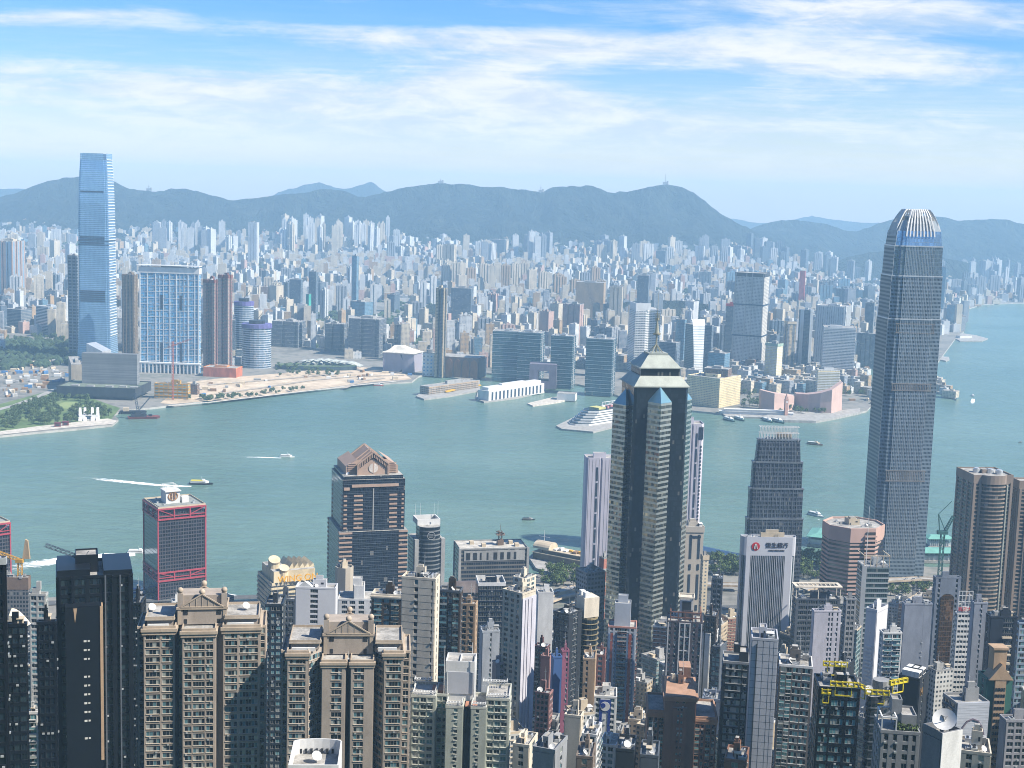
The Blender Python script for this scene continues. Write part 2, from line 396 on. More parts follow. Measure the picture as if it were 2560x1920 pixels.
# waterfront edge from the photograph, a quay with a real face
SH = [(-60, 1505), (180, 1490), (330, 1500), (470, 1518), (620, 1520), (665, 1492), (800, 1472), (1000, 1462), (1180, 1452), (1330, 1436), (1450, 1432), (1570, 1424), (1780, 1400), (1880, 1398), (2010, 1400), (2140, 1398), (2330, 1418), (2420, 1416), (2640, 1412)]
shore = [PG(x, y, 4.0) for x, y in SH]
pl = [(p.x, p.y) for p in shore]
pl = [(x_, max(y_, 1301)) for x_, y_ in pl]
pl = [(-3000, 1300.1), (-3000, pl[0][1])] + pl + [(3000, pl[-1][1]), (3000, 1300.1)]
for a, b in zip(pl[1:-2], pl[2:-1]):
    ya, yb = max(a[1], 1301), max(b[1], 1301)
    mb.add([(a[0], 1300, 4.5), (b[0], 1300, 4.5), (b[0], yb, 4), (a[0], ya, 4)], 1)
    mb.add([(a[0], ya, 4), (b[0], yb, 4), (b[0], yb, -2), (a[0], ya, -2)], 2)
struct('island_ground', mb, [PEAKG, CITYG, PAVE])

# Kowloon: the reclaimed shore, traced along the water's edge
KS = [(-900, 950), (0, 941), (80, 933), (170, 925), (243, 917), (256, 906), (246, 896), (262, 886), (285, 884), (330, 880), (430, 868), (520, 859), (620, 847), (720, 836), (820, 828), (890, 824), (905, 812), (940, 806), (1010, 822), (1050, 806),
      (1130, 812), (1180, 826), (1250, 830), (1300, 842), (1345, 858), (1420, 872), (1490, 886), (1560, 893), (1640, 896), (1700, 906), (1760, 908), (1812, 901), (1872, 887), (1890, 868), (1878, 820), (1858, 796), (1880, 790), (1925, 800), (1985, 830), (2066, 862), (2010, 818),
      (2020, 790), (2048, 752), (2062, 733), (2082, 716), (2084, 690), (2086, 668), (2125, 657), (2260, 652), (2900, 650)]
kp = [PG(x*K, y*K, 3.5) for x, y in KS]
KPOLY = [(p.x, p.y) for p in kp] + [(14000, 15500), (-14000, 15500), (-14000, kp[0].y)]
from mathutils.geometry import tessellate_polygon
mb = MB(); P3 = [Vector((x, y, 3.5)) for x, y in KPOLY]
for tri in tessellate_polygon([P3]): 
    q = [P3[i] for i in tri]
    if (q[1]-q[0]).cross(q[2]-q[0]).z < 0: q = q[::-1]
    mb.add(q, 0)
for a, b in zip(P3[:len(kp)-1], P3[1:len(kp)]): mb.add([(a.x, a.y, -2), (b.x, b.y, -2), (b.x, b.y, 3.5), (a.x, a.y, 3.5)], 1)
struct('kowloon_ground', mb, [CITYG, PAVE])
mb = MB(); n = 60; rows = [4300, 4600, 5000, 5500, 6000, 6500, 7000, 7500, 8000, 8600]; pts = []; fs = []
for y in rows:
    for i in range(n+1):
        a = -0.62+0.89*i/n; pts.append((a*y, y, kz(a*y, y)+0.1))
for j in range(len(rows)-1):
    for i in range(n): fs.append((j*(n+1)+i, j*(n+1)+i+1, (j+1)*(n+1)+i+1, (j+1)*(n+1)+i))
mb.mesh(pts, fs, 0, True); struct('rising_ground', mb, CITYG)
def PK(px, py):                              # photo point -> place on the Kowloon ground
    D = 2200.0
    while D < 9500:
        p = PD(px, py, D)
        if p.z <= kz(p.x, D): return p
        D += 12
    return p
def patch(name, pp, z, m, t=0.0):
    q = [PG(x, y, z) for x, y in pp]
    mb = MB()
    for tri in tessellate_polygon([q]):
        a = [q[i] for i in tri]
        if (a[1]-a[0]).cross(a[2]-a[0]).z < 0: a = a[::-1]
        mb.add(a)
    return struct(name, mb, m)
# sandy reclamation, park and promenade
patch('sandy_ground', [(470, 955), (560, 945), (680, 935), (780, 925), (870, 915), (1000, 926), (1030, 948), (940, 954), (830, 968), (700, 984), (590, 998), (500, 1004), (430, 1010), (400, 1008)], 3.7, SAND)
patch('park_lawn', [(0, 1010), (120, 978), (200, 985), (270, 1010), (300, 1020), (275, 1052), (180, 1062), (90, 1072), (0, 1082)], 3.7, GRASS)
patch('promenade', [(0, 1078), (90, 1066), (180, 1056), (270, 1046), (294, 1052), (282, 1060), (180, 1068), (90, 1077), (0, 1087)], 3.9, mat('pale_paving', (0.47, 0.43, 0.37, 1), 0.9))
patch('lawn', [(140, 1012), (165, 1004), (195, 1006), (216, 1016), (190, 1024), (150, 1020)], 3.9, ground_mat('pale_grass', [(0.3, (0.14, 0.20, 0.07)), (0.7, (0.24, 0.28, 0.12))], 0.03))
def strip(name, line, w_, z, m):
    q = [PG(x, y, z) for x, y in line]; mb = MB()
    for k in range(len(q)-1):
        a, b = q[k], q[k+1]; d = (b-a).normalized(); n_ = Vector((-d.y, d.x, 0))*w_/2
        mb.add([a-n_, b-n_, b+n_, a+n_])
    return struct(name, mb, m)
strip('coast_road', [(-20, 1028), (40, 1012), (90, 994), (140, 972), (175, 955), (240, 935)], 14, 4.3, mat('pale_asphalt', (0.30, 0.29, 0.27, 1), .9))
strip('seafront_road', [(420, 1014), (520, 1006), (640, 992), (760, 978), (880, 964), (1000, 952)], 9, 4.3, mat('pale_paving', (0.60, 0.54, 0.46, 1)))
for k, l in enumerate([[(540, 985), (660, 968), (780, 950), (900, 940), (1010, 938)], [(520, 962), (640, 952), (740, 944), (880, 930)], [(860, 970), (900, 952), (960, 945)]]):
    strip('site_road', l, 12, 4.5, mat('site_track', (0.36, 0.31, 0.25, 1), .9))

# hills: each ridge has the skyline of the photograph, real depth, spurs and gullies
def ridge(name, prof, D, foot, back, m, rough=1.0, steps=26, foot_z=0, sub=3, seed=0):
    prof = [(x*K, y*K) for x, y in prof]; cols = []
    x = prof[0][0]
    while x <= prof[-1][0]+1: cols.append(x); x += 14.0/sub*2
    mb = MB(); pts = []; n = len(cols)
    for j in range(steps+1):
        s = j/steps
        for c in cols:
            top = PD(c, lerp(prof, c)+fbm(c*.045+seed, seed, 3)*3.2*rough, D); a = top.x/D
            if s <= 0.8:
                t = s/0.8; d = D-foot*(1-t); h = (top.z-(fz := kz(a*(D-foot), D-foot)-4))*(t**1.25)
                sp = 1-abs(fbm(a*26+seed+t*.5, t*1.2+seed, 4))*1.5           # spurs running down the slope
                h *= 1-(0.50*rough)*(1-sp)*(1-t)**0.30*min(1, t*4)
                h -= rough*(60*(1-t)+8)*abs(fbm(a*70+seed+t*2, t*3.5, 5))*min(1, t*4)*(1 if t < .97 else 0)
                h += fz
            else:
                t = (s-0.8)/0.2; d = D+back*t; h = top.z*(1-t)+kz(a*d, d)*t-4*t
            pts.append((a*d, d, h))
    fs = [(j*n+i, j*n+i+1, (j+1)*n+i+1, (j+1)*n+i) for j in range(steps) for i in range(n-1)]
    mb.mesh(pts, fs, 0, True); return struct(name, mb, m)
MAIN = [(-300, 440), (-120, 432), (0, 425), (40, 415), (80, 398), (120, 385), (150, 381), (200, 377), (245, 390), (270, 403), (300, 410), (340, 412), (370, 406), (400, 406), (430, 412), (470, 424), (505, 432), (540, 428), (570, 424), (600, 420), (640, 417), (680, 410), (715, 405), (740, 411), (770, 421), (790, 425), (820, 417), (850, 408), (880, 403), (920, 398), (937, 395), (950, 391), (958, 393), (975, 397), (1000, 396), (1040, 400), (1070, 402), (1100, 405), (1130, 408), (1170, 414), (1190, 405), (1215, 400), (1240, 401), (1270, 398), (1290, 404), (1310, 411), (1330, 414), (1360, 411), (1400, 402), (1440, 395), (1460, 400), (1480, 405), (1500, 415), (1520, 430), (1540, 448), (1560, 463), (1580, 474), (1600, 485), (1630, 500), (1680, 520), (1760, 545), (1850, 570)]
ridge('main_hills', MAIN, 8600, 1500, 2500, HILLG, 1.0, 56)
RIGHT = [(1560, 540), (1600, 502), (1620, 495), (1640, 487), (1660, 481), (1690, 476), (1720, 475), (1750, 478), (1780, 483), (1800, 489), (1830, 499), (1850, 500), (1880, 490), (1920, 476), (1960, 463), (2000, 460), (2020, 466), (2040, 470), (2060, 475), (2080, 477), (2110, 475), (2150, 473), (2180, 476), (2212, 484), (2400, 500), (2600, 520)]
ridge('eastern_hills', RIGHT, 9800, 1700, 2500, HILLG, 0.8, 40, seed=5)
FAR = [(480, 440), (560, 425), (600, 410), (620, 404), (640, 399), (660, 393), (690, 384), (700, 386), (720, 391), (740, 396), (760, 397), (785, 392), (805, 382), (815, 390), (825, 397), (840, 405), (880, 430), (900, 445)]
ridge('distant_hills', FAR, 12600, 1500, 1800, HILLG, .6, 12, seed=9)
FAR2 = [(1480, 480), (1560, 472), (1580, 471), (1600, 474), (1640, 482), (1680, 475), (1720, 468), (1745, 464), (1755, 459), (1765, 464), (1790, 466), (1830, 470), (1870, 473), (1900, 477), (2000, 490), (2300, 500)]
ridge('distant_hills', FAR2, 14800, 1200, 900, HILLG, .6, 12, seed=12)
ridge('distant_hills', [(-200, 416), (-60, 410), (0, 408), (40, 407), (80, 412), (140, 425)], 12900, 1200, 1800, HILLG, .6, 10, seed=15)
# low wooded knolls among the far towers
for k, (pr, D_, ft) in enumerate([([(230, 570), (300, 556), (380, 552), (470, 556), (560, 548), (700, 545), (850, 550), (1000, 560), (1080, 572)], 7000, 500),
        ([(1780, 575), (1830, 556), (1880, 545), (1940, 540), (2000, 548), (2100, 570)], 7600, 500), ([(860, 672), (900, 660), (960, 655), (1000, 660), (1040, 674)], 4700, 200),
        ([(560, 660), (620, 648), (700, 645), (760, 655)], 5000, 200), ([(1330, 655), (1400, 648), (1480, 650), (1560, 662)], 4700, 200)]):
    ridge('wooded_knoll', pr, D_, ft, ft, HILLG, .5, 10, seed=21+4*k)
# ------------------------------------------------------------------ towers
ROOFM = mat('roof_concrete', (0.30, 0.29, 0.27, 1), 0.9, scale=0.15, var=0.3)
WHITE = mat('white_paint', (0.56, 0.56, 0.545, 1), 0.6, var=0.08)
CREAM = mat('cream_paint', rgb(205, 190, 165), 0.75, var=0.1)
GREYC = mat('grey_concrete', (0.28, 0.28, 0.272, 1), 0.85)
DARKM = mat('dark_metal', (0.035, 0.038, 0.045, 1), 0.4, 0.3)
STEEL = mat('pale_metal', (0.55, 0.57, 0.58, 1), 0.35, 0.5, var=0.08)
def place(xl, xm, xr, yt, D, a=8.0, zb=None, dmin=None, ratio=1.0):
    if a > 40 and xl < xm-.01 and xr > xm+.01 and not dmin:      # both sides seen: find the turn that gives this plan ratio
        lo, hi = 8.0, 86.0
        for _ in range(24):
            m_ = (lo+hi)/2; Q = place_at(xl, xm, xr, yt, D, m_, zb, dmin)
            if Q['w'] > ratio*Q['d'] or Q['bad']: hi = m_
            else: lo = m_
        return place_at(xl, xm, xr, yt, D, lo, zb, dmin)
    return place_at(xl, xm, xr, yt, D, a, zb, dmin)
def place_at(xl, xm, xr, yt, D, a=8.0, zb=None, dmin=None):
    """corner xm of the roof at height yt and ground distance D; the two roof edges end at the columns xl and xr"""
    a = R(a); C = PD(xm, yt, D)
    def hit(px, ux, uy):
        q = PD(px, yt, D); rx, ry = q.x, q.y   # ground line camera -> q
        den = ux*ry-uy*rx
        return (C.y*rx-C.x*ry)/den if abs(den) > 1e-6 else 0
    wl = hit(xl, -math.cos(a), math.sin(a)) if xl < xm-.01 else (dmin or 20)
    wr = hit(xr, math.sin(a), math.cos(a)) if xr > xm+.01 else (dmin or 20)
    bad = wl < 0 or wr < 0; wl = abs(wl); wr = abs(wr)
    if dmin != -1 and math.degrees(a) <= 40 and xr > xm+.01 and (bad or wr > .9*wl): wr = min(max(14, .8*wl), 60); bad = False
    if xr > xm+.01 and dmin and dmin > 0 and wr > dmin*3: wr = dmin*3
    cx = C.x+(-math.cos(a)*wl+math.sin(a)*wr)/2; cy_ = C.y+(math.sin(a)*wl+math.cos(a)*wr)/2
    if zb is None: zb = (gz(cx, cy_) if cy_ < 1600 else kz(cx, cy_))-2
    return dict(loc=(cx, cy_, zb), rot=-a, w=wl, d=wr, H=C.z-zb, D=D, zs=zb, bad=bad)
def mesh_once(cache, key, fn, mats):
    if key not in cache:
        o = fn(); cache[key] = o.data if hasattr(o, 'data') else o
    return cache[key]
CACHE = {}
def shared(key, name, mats, parent, fn):
    """the first use builds the mesh, later ones copy the object and share it"""
    if key in CACHE:
        o = CACHE[key].copy(); o.name = name; COL.objects.link(o); o.parent = parent
        for k_ in list(o.keys()): del o[k_]
    else:
        mb = MB(); fn(mb); o = mb.build(name, mats, parent); CACHE[key] = o
    o.location = (0, 0, 0); o.rotation_euler = (0, 0, 0); return o
def ac_mesh(mb): mb.box(-1.1, 1.1, -.8, .8, 0, 1.3, 0); mb.cyl(-.5, 0, 1.3, 1.5, .42, n=8, mi=1); mb.cyl(.55, 0, 1.3, 1.5, .42, n=8, mi=1)
def tank_mesh(mb): mb.box(-1.6, 1.6, -1.6, 1.6, .6, 3.0, 0); [mb.box(x-.12, x+.12, y-.12, y+.12, 0, .6, 1) for x in (-1.4, 1.4) for y in (-1.4, 1.4)]; mb.box(-.5, .5, -.5, .5, 3.0, 3.2, 1)
def dish_mesh(mb): mb.dish((0, 0, 2.4), 2.0, 0.6, 0.8)
def mast_mesh(mb): mb.bar((0, 0, 0), (0, 0, 9), .14, 5, 0, .05); mb.bar((-.9, 0, 6), (.9, 0, 6), .06, 4); mb.bar((0, -.7, 7), (0, .7, 7), .05, 4); mb.box(-.3, .3, -.3, .3, 0, .3)
def roofkit(root, w_, d_, H, level, rnd, wallm=None):
    wallm = wallm or GREYC
    if level <= 0: return
    mb = MB(); a = rnd.uniform(.26, .42)*w_; b = rnd.uniform(.3, .5)*d_; ox = rnd.uniform(-.12, .12)*w_; oy = rnd.uniform(-.1, .15)*d_; h = rnd.uniform(3, 6.5)
    P = rect(a, b, ox, oy); mb.prism(P, H, H+h, 0, 1); mb.parapet(P, H+h, .6, .25, 0)
    h2 = h; two = level > 1 and rnd.random() < .55
    if two:
        h2 = h+rnd.uniform(1.6, 3.0); mb.box(ox-a*.3, ox+a*.22, oy-b*.3, oy+b*.25, H+h+.01, H+h2, 0, 1)
    pr_ = mb.build('plant_room', [wallm, ROOFM, DARKM], root)
    if level > 1:
        mb = MB(); mb.box(ox-a/2+.6, ox-a/2+1.6, oy-b/2-.08, oy-b/2-.01, H, H+2.1); mb.build('door', DARKM, pr_)
        mb = MB(); mb.box(ox+a*.1, ox+a*.3, oy-b/2-.08, oy-b/2-.01, H+h*.5, H+h*.75); mb.build('vent_grille', DARKM, pr_)
    if level < 2: return
    def put(o, x, y, z=H, r=0, s=1.0): o.location = (x, y, z+.02); o.rotation_euler = (0, 0, r); o.scale = (s, s, s)
    for k in range(level*2+1):
        x = rnd.uniform(-.42, .42)*w_; y = rnd.uniform(-.42, .42)*d_
        if abs(x-ox) < a/2+1.6 and abs(y-oy) < b/2+1.4: continue
        put(shared('ac', 'ac_unit', [STEEL, DARKM], root, ac_mesh), x, y, r=rnd.choice((0, 1.57)), s=rnd.uniform(.8, 1.5))
    for k in range(rnd.choice((0, 1, 1, 2))):
        tx, ty = rnd.uniform(-.4, .4)*w_, rnd.uniform(-.4, .4)*d_
        if abs(tx-ox) > a/2+2 or abs(ty-oy) > b/2+2: put(shared('tank', 'water_tank', [GREYC, DARKM], root, tank_mesh), tx, ty, s=rnd.uniform(.6, 1.0))
    if rnd.random() < .6:
        mb = MB(); x = rnd.uniform(-.3, .1)*w_; y = rnd.choice((-.36, .3))*d_; L = rnd.uniform(.18, .35)*w_; mb.box(x, x+L, y, y+2.6, H, H+2.4, 0, 1); mb.box(x-.3, x+L+.3, y-.4, y+3, H+2.4, H+2.6, 0); mb.box(x+L*.3, x+L*.3+.9, y-.05, y, H, H+2, 2); mb.build('roof_hut', [rnd.choice((CREAM, WHITE, GREYC)), ROOFM, DARKM], root)
    if rnd.random() < .5:   # a steel rack carrying pipes
        mb = MB(); x = rnd.uniform(-.4, 0)*w_; y = rnd.uniform(-.4, .2)*d_; L = .4*w_
        for u in (0, .33, .66, 1): mb.bar((x+L*u, y, H), (x+L*u, y, H+2.6), .1); mb.bar((x+L*u, y+2.2, H), (x+L*u, y+2.2, H+2.6), .1)
        for v in (0, .7, 1.5, 2.2): mb.bar((x, y+v, H+2.6), (x+L, y+v, H+2.6), .09)
        mb.build('pipe_rack', STEEL, root)
    if rnd.random() < .6: put(shared('mast', 'antenna', STEEL, root, mast_mesh), ox+a*.4, oy-b*.3, H+h, s=rnd.uniform(.5, 1.1))
    if rnd.random() < (.45 if level > 2 else .2): put(shared('dish', 'satellite_dish', WHITE, root, dish_mesh), rnd.uniform(-.38, .38)*w_, -d_*.36, r=rnd.uniform(-1, 1), s=rnd.uniform(.5, .8))
    if level > 1:   # pipes and low walls on the roof
        mb = MB()
        for k in range(4):
            x = rnd.uniform(-.42, .3)*w_; y = rnd.uniform(-.42, .42)*d_; L = rnd.uniform(.1, .3)*w_
            mb.bar((x, y, H+.4), (x+L, y, H+.4), .14, 5); mb.bar((x, y, H+.4), (x, y+rnd.uniform(-.2, .2)*d_, H+.4), .14, 5)
        mb.build('roof_pipes', STEEL, root)
def ring(mb, poly, off, z0, z1, mi=0): mb.prism(inset(poly, -off), z0, z1, mi, mi, True)
def tower(name, label, cat, P, fm, frame=None, fins=(), fins_r=(), band=0, bt=.6, bp=.4, crown=None, poly=None, kit=1, par=1.2, group=None, seed=0, roof=None, band_m=None, taper=None, zl=0, kitwall=None):
    w_, d_, H = P['w'], P['d'], P['H']; rnd = random.Random(seed or label)
    root = thing(name, label, cat, P['loc'], P['rot'], group)
    poly = poly(w_, d_) if poly else rect(w_, d_)
    mb = MB(); mb.prism(poly, 0, H, 0, 1)
    if par: mb.parapet(poly, H, par, .35, 2)
    fr = frame or GREYC
    mb.build('wall', [fm, roof or ROOFM, fr], root)
    if fins or fins_r or band:
        mb = MB()
        if not band:
            for (u, wd, pr) in fins: q_ = MB(); x = -w_/2+u*w_; q_.box(x-wd/2, x+wd/2, -d_/2-pr, -d_/2+.1, zl, H+par*.99, 0); q_.build('facade_fin', fr, root)
            for (u, wd, pr) in fins_r: q_ = MB(); y = -d_/2+u*d_; q_.box(w_/2-.1, w_/2+pr, y-wd/2, y+wd/2, zl, H+par*.98, 0); q_.build('facade_fin', fr, root)
            fins = fins_r = ()
        for (u, wd, pr) in fins: x = -w_/2+u*w_; mb.box(x-wd/2, x+wd/2, -d_/2-pr, -d_/2+.1, zl, H+par*.99, 0)
        for (u, wd, pr) in fins_r: y = -d_/2+u*d_; mb.box(w_/2-.1, w_/2+pr, y-wd/2, y+wd/2, zl, H+par*.98, 0)
        if band:
            z = int(H/band-.6)*band
            while z > zl: ring(mb, poly, bp, z, z+bt, 0); z -= band
        if mb.v: mb.build('frame', band_m or fr, root)
    if crown:
        mb = MB(); h_, off, cm_ = crown; Q = inset(poly, -off); mb.prism(Q, H-h_, H+par+.05, 0, 1, True); 
        mb.parapet(Q, H+par+.05, .8, .4, 0); mb.build('crown', [cm_, ROOFM], root)
        H2 = H+par+.06
    else: H2 = H
    roofkit(root, w_, d_, H2, kit, rnd, kitwall or fr)
    root['z'] = 0; del root['z']
    return root, P

# ---- facade materials of the far city
FM = {
 'white': facade('far_white', rgb(225, 225, 222), (0.10, 0.14, 0.18, 1), 3.4, 3.0, (.25, .75), (.35, .8), gm=.1, tilt=0),
 'cream': facade('far_cream', rgb(222, 208, 182), (0.10, 0.12, 0.14, 1), 3.2, 3.0, (.2, .7), (.35, .8), gm=.1, tilt=0),
 'grey': facade('far_grey', rgb(165, 170, 175), (0.08, 0.11, 0.15, 1), 3.3, 3.1, (.15, .8), (.3, .8), gm=.2, tilt=0),
 'pink': facade('far_pink', rgb(205, 170, 155), (0.10, 0.12, 0.14, 1), 3.2, 3.0, (.2, .7), (.35, .8), gm=.1, tilt=0),
 'tan': facade('far_tan', rgb(190, 160, 120), (0.08, 0.10, 0.12, 1), 3.4, 3.0, (.2, .75), (.35, .8), gm=.1, tilt=0),
 'slate': facade('far_slate', rgb(105, 118, 132), (0.04, 0.07, 0.10, 1), 3.0, 3.2, (.1, .9), (.3, .85), gm=.3, tilt=0),
 'blue': facade('far_glass', rgb(120, 150, 170), (0.10, 0.20, 0.28, 1), 2.4, 3.6, (.08, .92), (.2, .95), gm=.5, tilt=0),
 'brown': facade('far_brown', rgb(135, 105, 85), (0.05, 0.06, 0.07, 1), 3.0, 3.1, (.15, .8), (.3, .8), gm=.2, tilt=0),
}
ADJ = {'white': 'white', 'cream': 'cream', 'grey': 'pale grey', 'pink': 'pinkish', 'tan': 'tan', 'slate': 'slate grey', 'blue': 'blue glass', 'brown': 'brown'}
OCC = []
def free(x, y, r):
    for (a, b, c) in OCC:
        if (x-a)**2+(y-b)**2 < (r+c)**2: return False
    return True
def claim(P, k=.52): OCC.append((P['loc'][0], P['loc'][1], k*max(P['w'], P['d'])))
# ------------------------------------------------------------------ Kowloon landmarks
G_ICC = facade('supertall_glass', rgb(150, 185, 220), (0.20, 0.36, 0.55, 1), 3.0, 4.3, (.04, .96), (.16, .97), gm=.65, gr=.14, gvar=.18, tilt=.004, curtain=0)
LOUV = mat('louvre_dark', (0.03, 0.05, 0.08, 1), .5)
P = place(199, 264, 281, 384, 3180, 2); claim(P, .8)
root = thing('supertall_tower', 'tallest blue glass skyscraper with flared base and dark louvre bands at the left', 'skyscraper', P['loc'], P['rot'])
W0 = P['w']/0.84; D0 = max(P['d'], 50)/0.84; H = P['H']
def iccp(s, c=5.0): # square with re-entrant corners
    a, b = W0*s/2, D0*s/2
    return [(-a+c, -b), (a-c, -b), (a-c, -b+c*.6), (a-c*.3, -b+c*.6), (a-c*.3, -b+c), (a, -b+c), (a, b-c), (a-c, b-c), (a-c, b), (-a+c, b), (-a+c, b-c), (-a, b-c), (-a, -b+c), (-a+c*.3, -b+c), (-a+c*.3, -b+c*.6), (-a+c, -b+c*.6)]
lev = [(0, 1.13), (30, 1.07), (70, 1.03), (130, 1.005), (260, .985), (360, .95), (430, .89), (H-14, .845)]
mb = MB()
for (z0, s0), (z1, s1) in zip(lev, lev[1:]): mb.prism(iccp(s0), z0, z1, 0, 1, False, iccp(s1))
mb.build('glass_wall', [G_ICC, ROOFM], root)
mb = MB(); a = W0*.845/2; b = D0*.845/2
for (x0, x1, y0, y1) in ((-a+5, a-5, -b-.2, -b+.6), (a-.6, a+.2, -b+5, b-5), (-a+5, a-5, b-.6, b+.2), (-a-.2, -a+.6, -b+5, b-5)): mb.box(x0, x1, y0, y1, H-16, H, 0)
mb.build('roof_screen', [G_ICC], root)
def zpx(py, D=3180, px=232): return PD(px, py, D).z-P['loc'][2]
for (ya, yb, nl) in ((477, 481, 1), (590, 600, 3), (605, 609, 1), (725, 755, 6)):
    mb = MB(); z1, z0 = zpx(ya), zpx(yb); s = lerp(lev, (z0+z1)/2)
    for k in range(nl):
        zz = z0+(z1-z0)*(k+.5)/nl; t_ = min(2.6, (z1-z0)/nl*.34) if nl > 1 else (z1-z0)*.45
        hw = W0*s/2; hd_ = D0*s/2
        mb.box(-hw*.84, hw*.78, -hd_-.5, -hd_+.5, zz-t_, zz+t_)
    mb.build('louvre_band', LOUV, root)
for y_ in (602, 612): mb = MB(); z = zpx(y_); s = lerp(lev, z)+.012; mb.prism(iccp(s), z-1, z+1, 0, 0, True); mb.build('service_ledge', LOUV, root)
mb = MB(); z = 60
while z < H-8:       # white sunshade fins on the side turned to the sun
    s = lerp(lev, z); hw = W0*s/2; hd_ = D0*s/2; mb.box(hw-.3, hw+1.3, -hd_+6, hd_-6, z, z+1.6); z += 6.4
mb.build('sunshade_fins', WHITE, root)

louv = facade('slat_grey', rgb(130, 145, 160), (.03, .05, .07, 1), 200, 7.5, (0, 1), (.35, .9), gm=.3, tilt=0, curtain=0)
P = place(169, 190, 201, 640, 3260, 14); claim(P)
tower('apartment_tower', 'grey tower of stacked balcony slabs close behind the left side of the supertall', 'tower', P, louv, fins=[(.5, 3, .6), (.03, 2, .6), (.97, 2, .6)], fins_r=[(.5, 4, .6)], kit=2)
gold = facade('bronze_stripe', rgb(150, 135, 115), (.04, .05, .06, 1), 3.6, 3.2, (.3, .8), (.2, .9), gm=.4, tilt=0)
P = place(304, 335, 345, 688, 3120, 12); claim(P)
tower('apartment_tower', 'bronze and grey striped tower between supertall and the blue grid slab', 'tower', P, gold, fins=[(.1, 1.4, .8), (.35, 1.4, .8), (.65, 1.4, .8), (.9, 1.4, .8)], fins_r=[(.2, 1.4, .8), (.6, 1.4, .8)], kit=2, frame=mat('bronze_frame', rgb(140, 120, 98), .5))
# broad white framed slab
blueg = facade('blue_window_grid', rgb(170, 195, 215), (0.03, 0.20, 0.38, 1), 3.3, 3.4, (.10, .90), (.16, .92), gm=.45, gvar=.8, tilt=.003)
P = place(349, 497, 502, 678, 3010, 3); claim(P)
r_, P = tower('grid_slab', 'broad blue glass apartment slab with white frame grid above the sandy ground', 'apartment block', P, blueg, frame=WHITE,
    fins=[(.005, 2.4, 1.2), (.13, 1.8, 1), (.27, 1.8, 1), (.33, .8, .7), (.40, .8, .7), (.51, 1.8, 1), (.62, 1.8, 1), (.68, .8, .7), (.75, .8, .7), (.82, 1.8, 1), (.93, 1.1, .9), (.995, 2.4, 1.2)], band=13.6, bt=1.0, bp=.7, crown=(7, 1.4, WHITE), kit=1, par=5)
mb = MB(); w_, d_, H = P['w'], P['d'], P['H']
mb.box(-w_*.5-6, w_*.5+2, -d_/2-5, d_/2+4, H+9, H+10.2); [mb.bar((x, -d_*.3, H+5), (x, -d_*.3, H+9), .7) for x in (-w_*.4, -w_*.2, 0, w_*.2, w_*.4)]
mb.build('roof_canopy', WHITE, r_)
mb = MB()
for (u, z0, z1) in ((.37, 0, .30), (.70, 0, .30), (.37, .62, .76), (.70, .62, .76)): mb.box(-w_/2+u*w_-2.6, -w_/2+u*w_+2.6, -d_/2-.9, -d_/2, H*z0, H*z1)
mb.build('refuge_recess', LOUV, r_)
mb = MB(); mb.box(-w_/2-4, w_/2+6, -d_/2-14, -d_/2-1.6, 22, 25)
for k in range(17): x = -w_/2-2+k*(w_+6)/16; mb.box(x-1.3, x+1.3, -d_/2-13.5, -d_/2-11, 0, 22)
mb.build('arcade', WHITE, r_)
red = facade('red_brown_flats', rgb(140, 92, 84), (.05, .10, .11, 1), 3.2, 3.1, (.25, .8), (.3, .85), gm=.2, wall2=rgb(190, 165, 150), vband=14, tilt=0)
for (xl, xm, xr, yt, D, lab) in ((508, 536, 552, 702, 3080, 'red brown apartment tower nearer the grid slab, the lower of two'), (545, 571, 584, 690, 3040, 'red brown apartment tower with teal glazed side, the taller of two')):
    P = place(xl, xm, xr, yt, D, 15); claim(P)
    tower('red_tower', lab, 'tower', P, red, poly=lambda a, b: notched(a, b, [(.5, a*.2, 3)], [(.5, b*.25, 3)]), kit=2, frame=mat('redbrown', rgb(135, 88, 80), .7), group='red brown towers beside the grid slab', crown=(5, .5, mat('redbrown', (0, 0, 0, 1))))
# museum: thin tall slab standing on a wide dark podium
louv2 = facade('museum_louvres', rgb(128, 130, 132), (.13, .135, .14, 1), 300, 1.6, (0, 1), (.2, .6), gm=0, gr=.6, tilt=0, curtain=0)
pod = mat('museum_dark', rgb(62, 68, 74), .6)
P = place(206, 344, 347, 886, 2660, 2, dmin=16); claim(P, .6)
root = thing('museum', 'wide grey slab museum standing on a dark flat podium beside the park', 'museum', P['loc'], P['rot'])
w_, d_, H = P['w'], 16, P['H']
mb = MB(); mb.box(-w_/2, w_/2, -8, 8, 12, H); mb.build('slab', [louv2], root)
mb = MB(); mb.box(-w_*.78, w_*.62, -62, 40, 8, 24, 0, 1); mb.box(-w_*.70, w_*.55, -54, 34, 0, 8, 2); mb.parapet([(-w_*.78, -62), (w_*.62, -62), (w_*.62, 40), (-w_*.78, 40)], 24, 1.5, 1)
mb.build('podium', [pod, mat('podium_roof', rgb(120, 130, 115), .9, scale=.05), DARKM], root)
mb = MB(); [mb.box(x, x+14, y, y+8, 24, 27) for x, y in ((-60, -50), (-30, -52), (5, -50), (30, -46), (52, -50))]; mb.build('roof_pavilions', GREYC, root)
P = place(171, 178, 206, 912, 2700, 70, dmin=30)
tower('office_block', 'tan stone block with slanted top beside the museum slab', 'office block', P, mat('tan_stone', rgb(175, 165, 150), .8), kit=1)
P = place(216, 255, 283, 866, 2760, 20)
root = thing('wedge_pavilion', 'white angular wedge roof peeking over the museum slab', 'building', P['loc'], P['rot']); mb = MB(); w_, d_, H = P['w'], P['d'], P['H']
